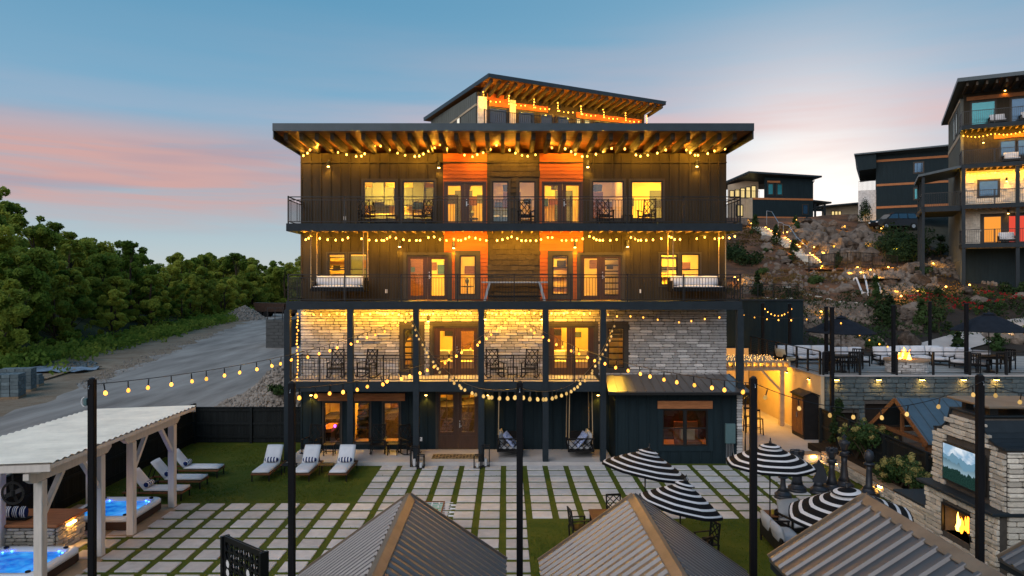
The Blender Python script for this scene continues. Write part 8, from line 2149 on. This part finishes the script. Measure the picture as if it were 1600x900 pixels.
def planks(label, a, c, n):
    p, q = hit(*a), hit(*c); t = thing('plank_pile', label, 'planks', p, 0, 'planks lying beside the road')
    for i in range(n): o_ = Vector((0, RND.uniform(-.3, .3) + i * .22, .06 + .04 * (i % 2))); MB().bar(p + o_ + Vector((RND.uniform(-.3, .3), 0, 0)), q + o_ * 1.0, .14, .05).build('plank', M['plank'], t)
planks('loose planks lying between the block stacks and the gravel', (58, 597), (112, 580), 4); planks('long pale boards at the edge of the wood, left', (0, 574), (60, 566), 5)
b = MB(); c_ = hit(75, 580); V, Fs = [], []
for j in range(7):
    for i in range(13): V.append((c_.x - 3 + i * .5, c_.y - 1.2 + j * .45, c_.z + .12 + .16 * mnoise.noise(Vector((i * .7, j * .9, 2))) + .1 * mnoise.noise(Vector((i * 2.1, j * 2.3, 7)))))
for j in range(6):
    for i in range(12): Fs.append((j * 13 + i, j * 13 + i + 1, (j + 1) * 13 + i + 1, (j + 1) * 13 + i))
tag(b.add(V, Fs).build('plastic_sheet', mat('crumpled_plastic_sheet', (.22, .27, .34), .35, var=.3, scale=3)), 'crumpled grey blue plastic sheet on the dirt beside the block stacks', 'plastic sheet')
scatter('rubble', 'loose pale rubble on the dirt beside the road', [(100, 566), (150, 566), (155, 578), (130, 574), (105, 572)], 120, .05, .16, M['block'], 22)
# trees of the wood: four crowns shared by all, each tree its own trunk and crown
def tree_kind(seed, h, r, m, n=11000, size=.19):
    rng = np.random.default_rng(seed); cs, rs = [], []
    for i in range(46):
        f = rng.uniform(.08, 1.0); a = rng.uniform(0, 6.28); q = r * math.sin(min(1, (1.08 - f) * 1.35 + .16) * PI / 2) * rng.uniform(.3, 1.0)
        cs.append((math.cos(a) * q, math.sin(a) * q, h * f * .92)); s = rng.uniform(.10, .27) * r; rs.append((s, s, s * .8))
    crown = quads_mesh('crown', leaf_cloud(rng, n, clumps(cs, rs), size), m)
    b = MB(); b.tube([(0, 0, -.6), (.1, 0, h * .3), (-.05, .1, h * .6), (0, 0, h * .85)], [.24, .19, .12, .03], 7)
    for c in cs[:9]: b.tube([(0, 0, max(.15 * h, c[2] - .28 * h)), (c[0] * .5, c[1] * .5, c[2] - .12 * h), c], [.09, .05, .015], 5)
    return crown, b.mesh('trunk', M['bark'])
TK = [tree_kind(1, 9.5, 3.6, M['leaf']), tree_kind(2, 11, 3.2, M['leaf']), tree_kind(3, 8.5, 3.9, M['leaf']), tree_kind(4, 12, 3.4, M['leaf'])]
TREES = {}
def tree(x, y, k, s, lab):
    t = thing('leafy_tree', lab, 'tree', (x, y, tz(x, y) - .2), RND.uniform(0, 6.28), 'trees of the wood left of the road')
    put('crown', TK[k][0], t); put('trunk', TK[k][1], t); t.scale = (s, s, s * RND.uniform(.9, 1.12))
    TREES.setdefault(lab, []).append(t)
r_ = random.Random(5)
ROWS = ('at the road edge of the wood', 'in the second rank of the wood', 'halfway up the wooded slope', 'high on the wooded slope', 'on the skyline of the wooded hill')
for row, (d, s0, s1, step) in enumerate(((2.6, .5, .8, 4.4), (6.5, .7, .95, 4.6), (11, .75, 1.0, 5.0), (17, .8, 1.05, 5.8), (24, .9, 1.15, 6.4))):
    y = 44 + r_.uniform(0, 3) + row * 2
    while y < 150:
        x = edge_x(y) - d + r_.uniform(-1.6, 1.6); px = proj((x, y, 5))[0]
        if px > -60: tree(x, y, r_.randrange(4), r_.uniform(s0, s1), 'leafy tree ' + ROWS[row] + ', %s from the left')
        y += step * r_.uniform(.75, 1.25) * (1 + y / 260)
# far wood along the horizon behind the road end
for i in range(46):
    y = r_.uniform(150, 260); px = r_.uniform(300, 500); x = gx(px, y); tree(x, y, r_.randrange(4), r_.uniform(.75, 1.15), 'distant tree on the horizon behind the road end, %s from the left')
for (px, y, s) in ((372, 150, 1.0), (395, 140, .95), (350, 140, 1.0), (418, 165, .9)): tree(gx(px, y), y, r_.randrange(4), s, 'round leafy tree standing behind the rock pile, %s from the left')
for k_, v_ in TREES.items(): by_place(v_, k_)
# weeds and brush at the road edge
def brush():
    rng = np.random.default_rng(77); P = []
    for y in np.arange(46, 140, .5):
        for q in range(5):
            x = edge_x(y) + rng.normal(.3, 1.2); P.append((x, y, tz(x, y) + rng.uniform(.1, .9), rng.uniform(.3, .7)))
    cs = [(a, b_, c) for a, b_, c, d in P]; rs = [d for *_, d in P]
    o = kind(put('brush', quads_mesh('brush', leaf_cloud(rng, 16000, clumps(cs, rs), .17), M['leaf'])), 'stuff'); o['label'] = 'weeds and low brush along the edge of the wood'
brush()
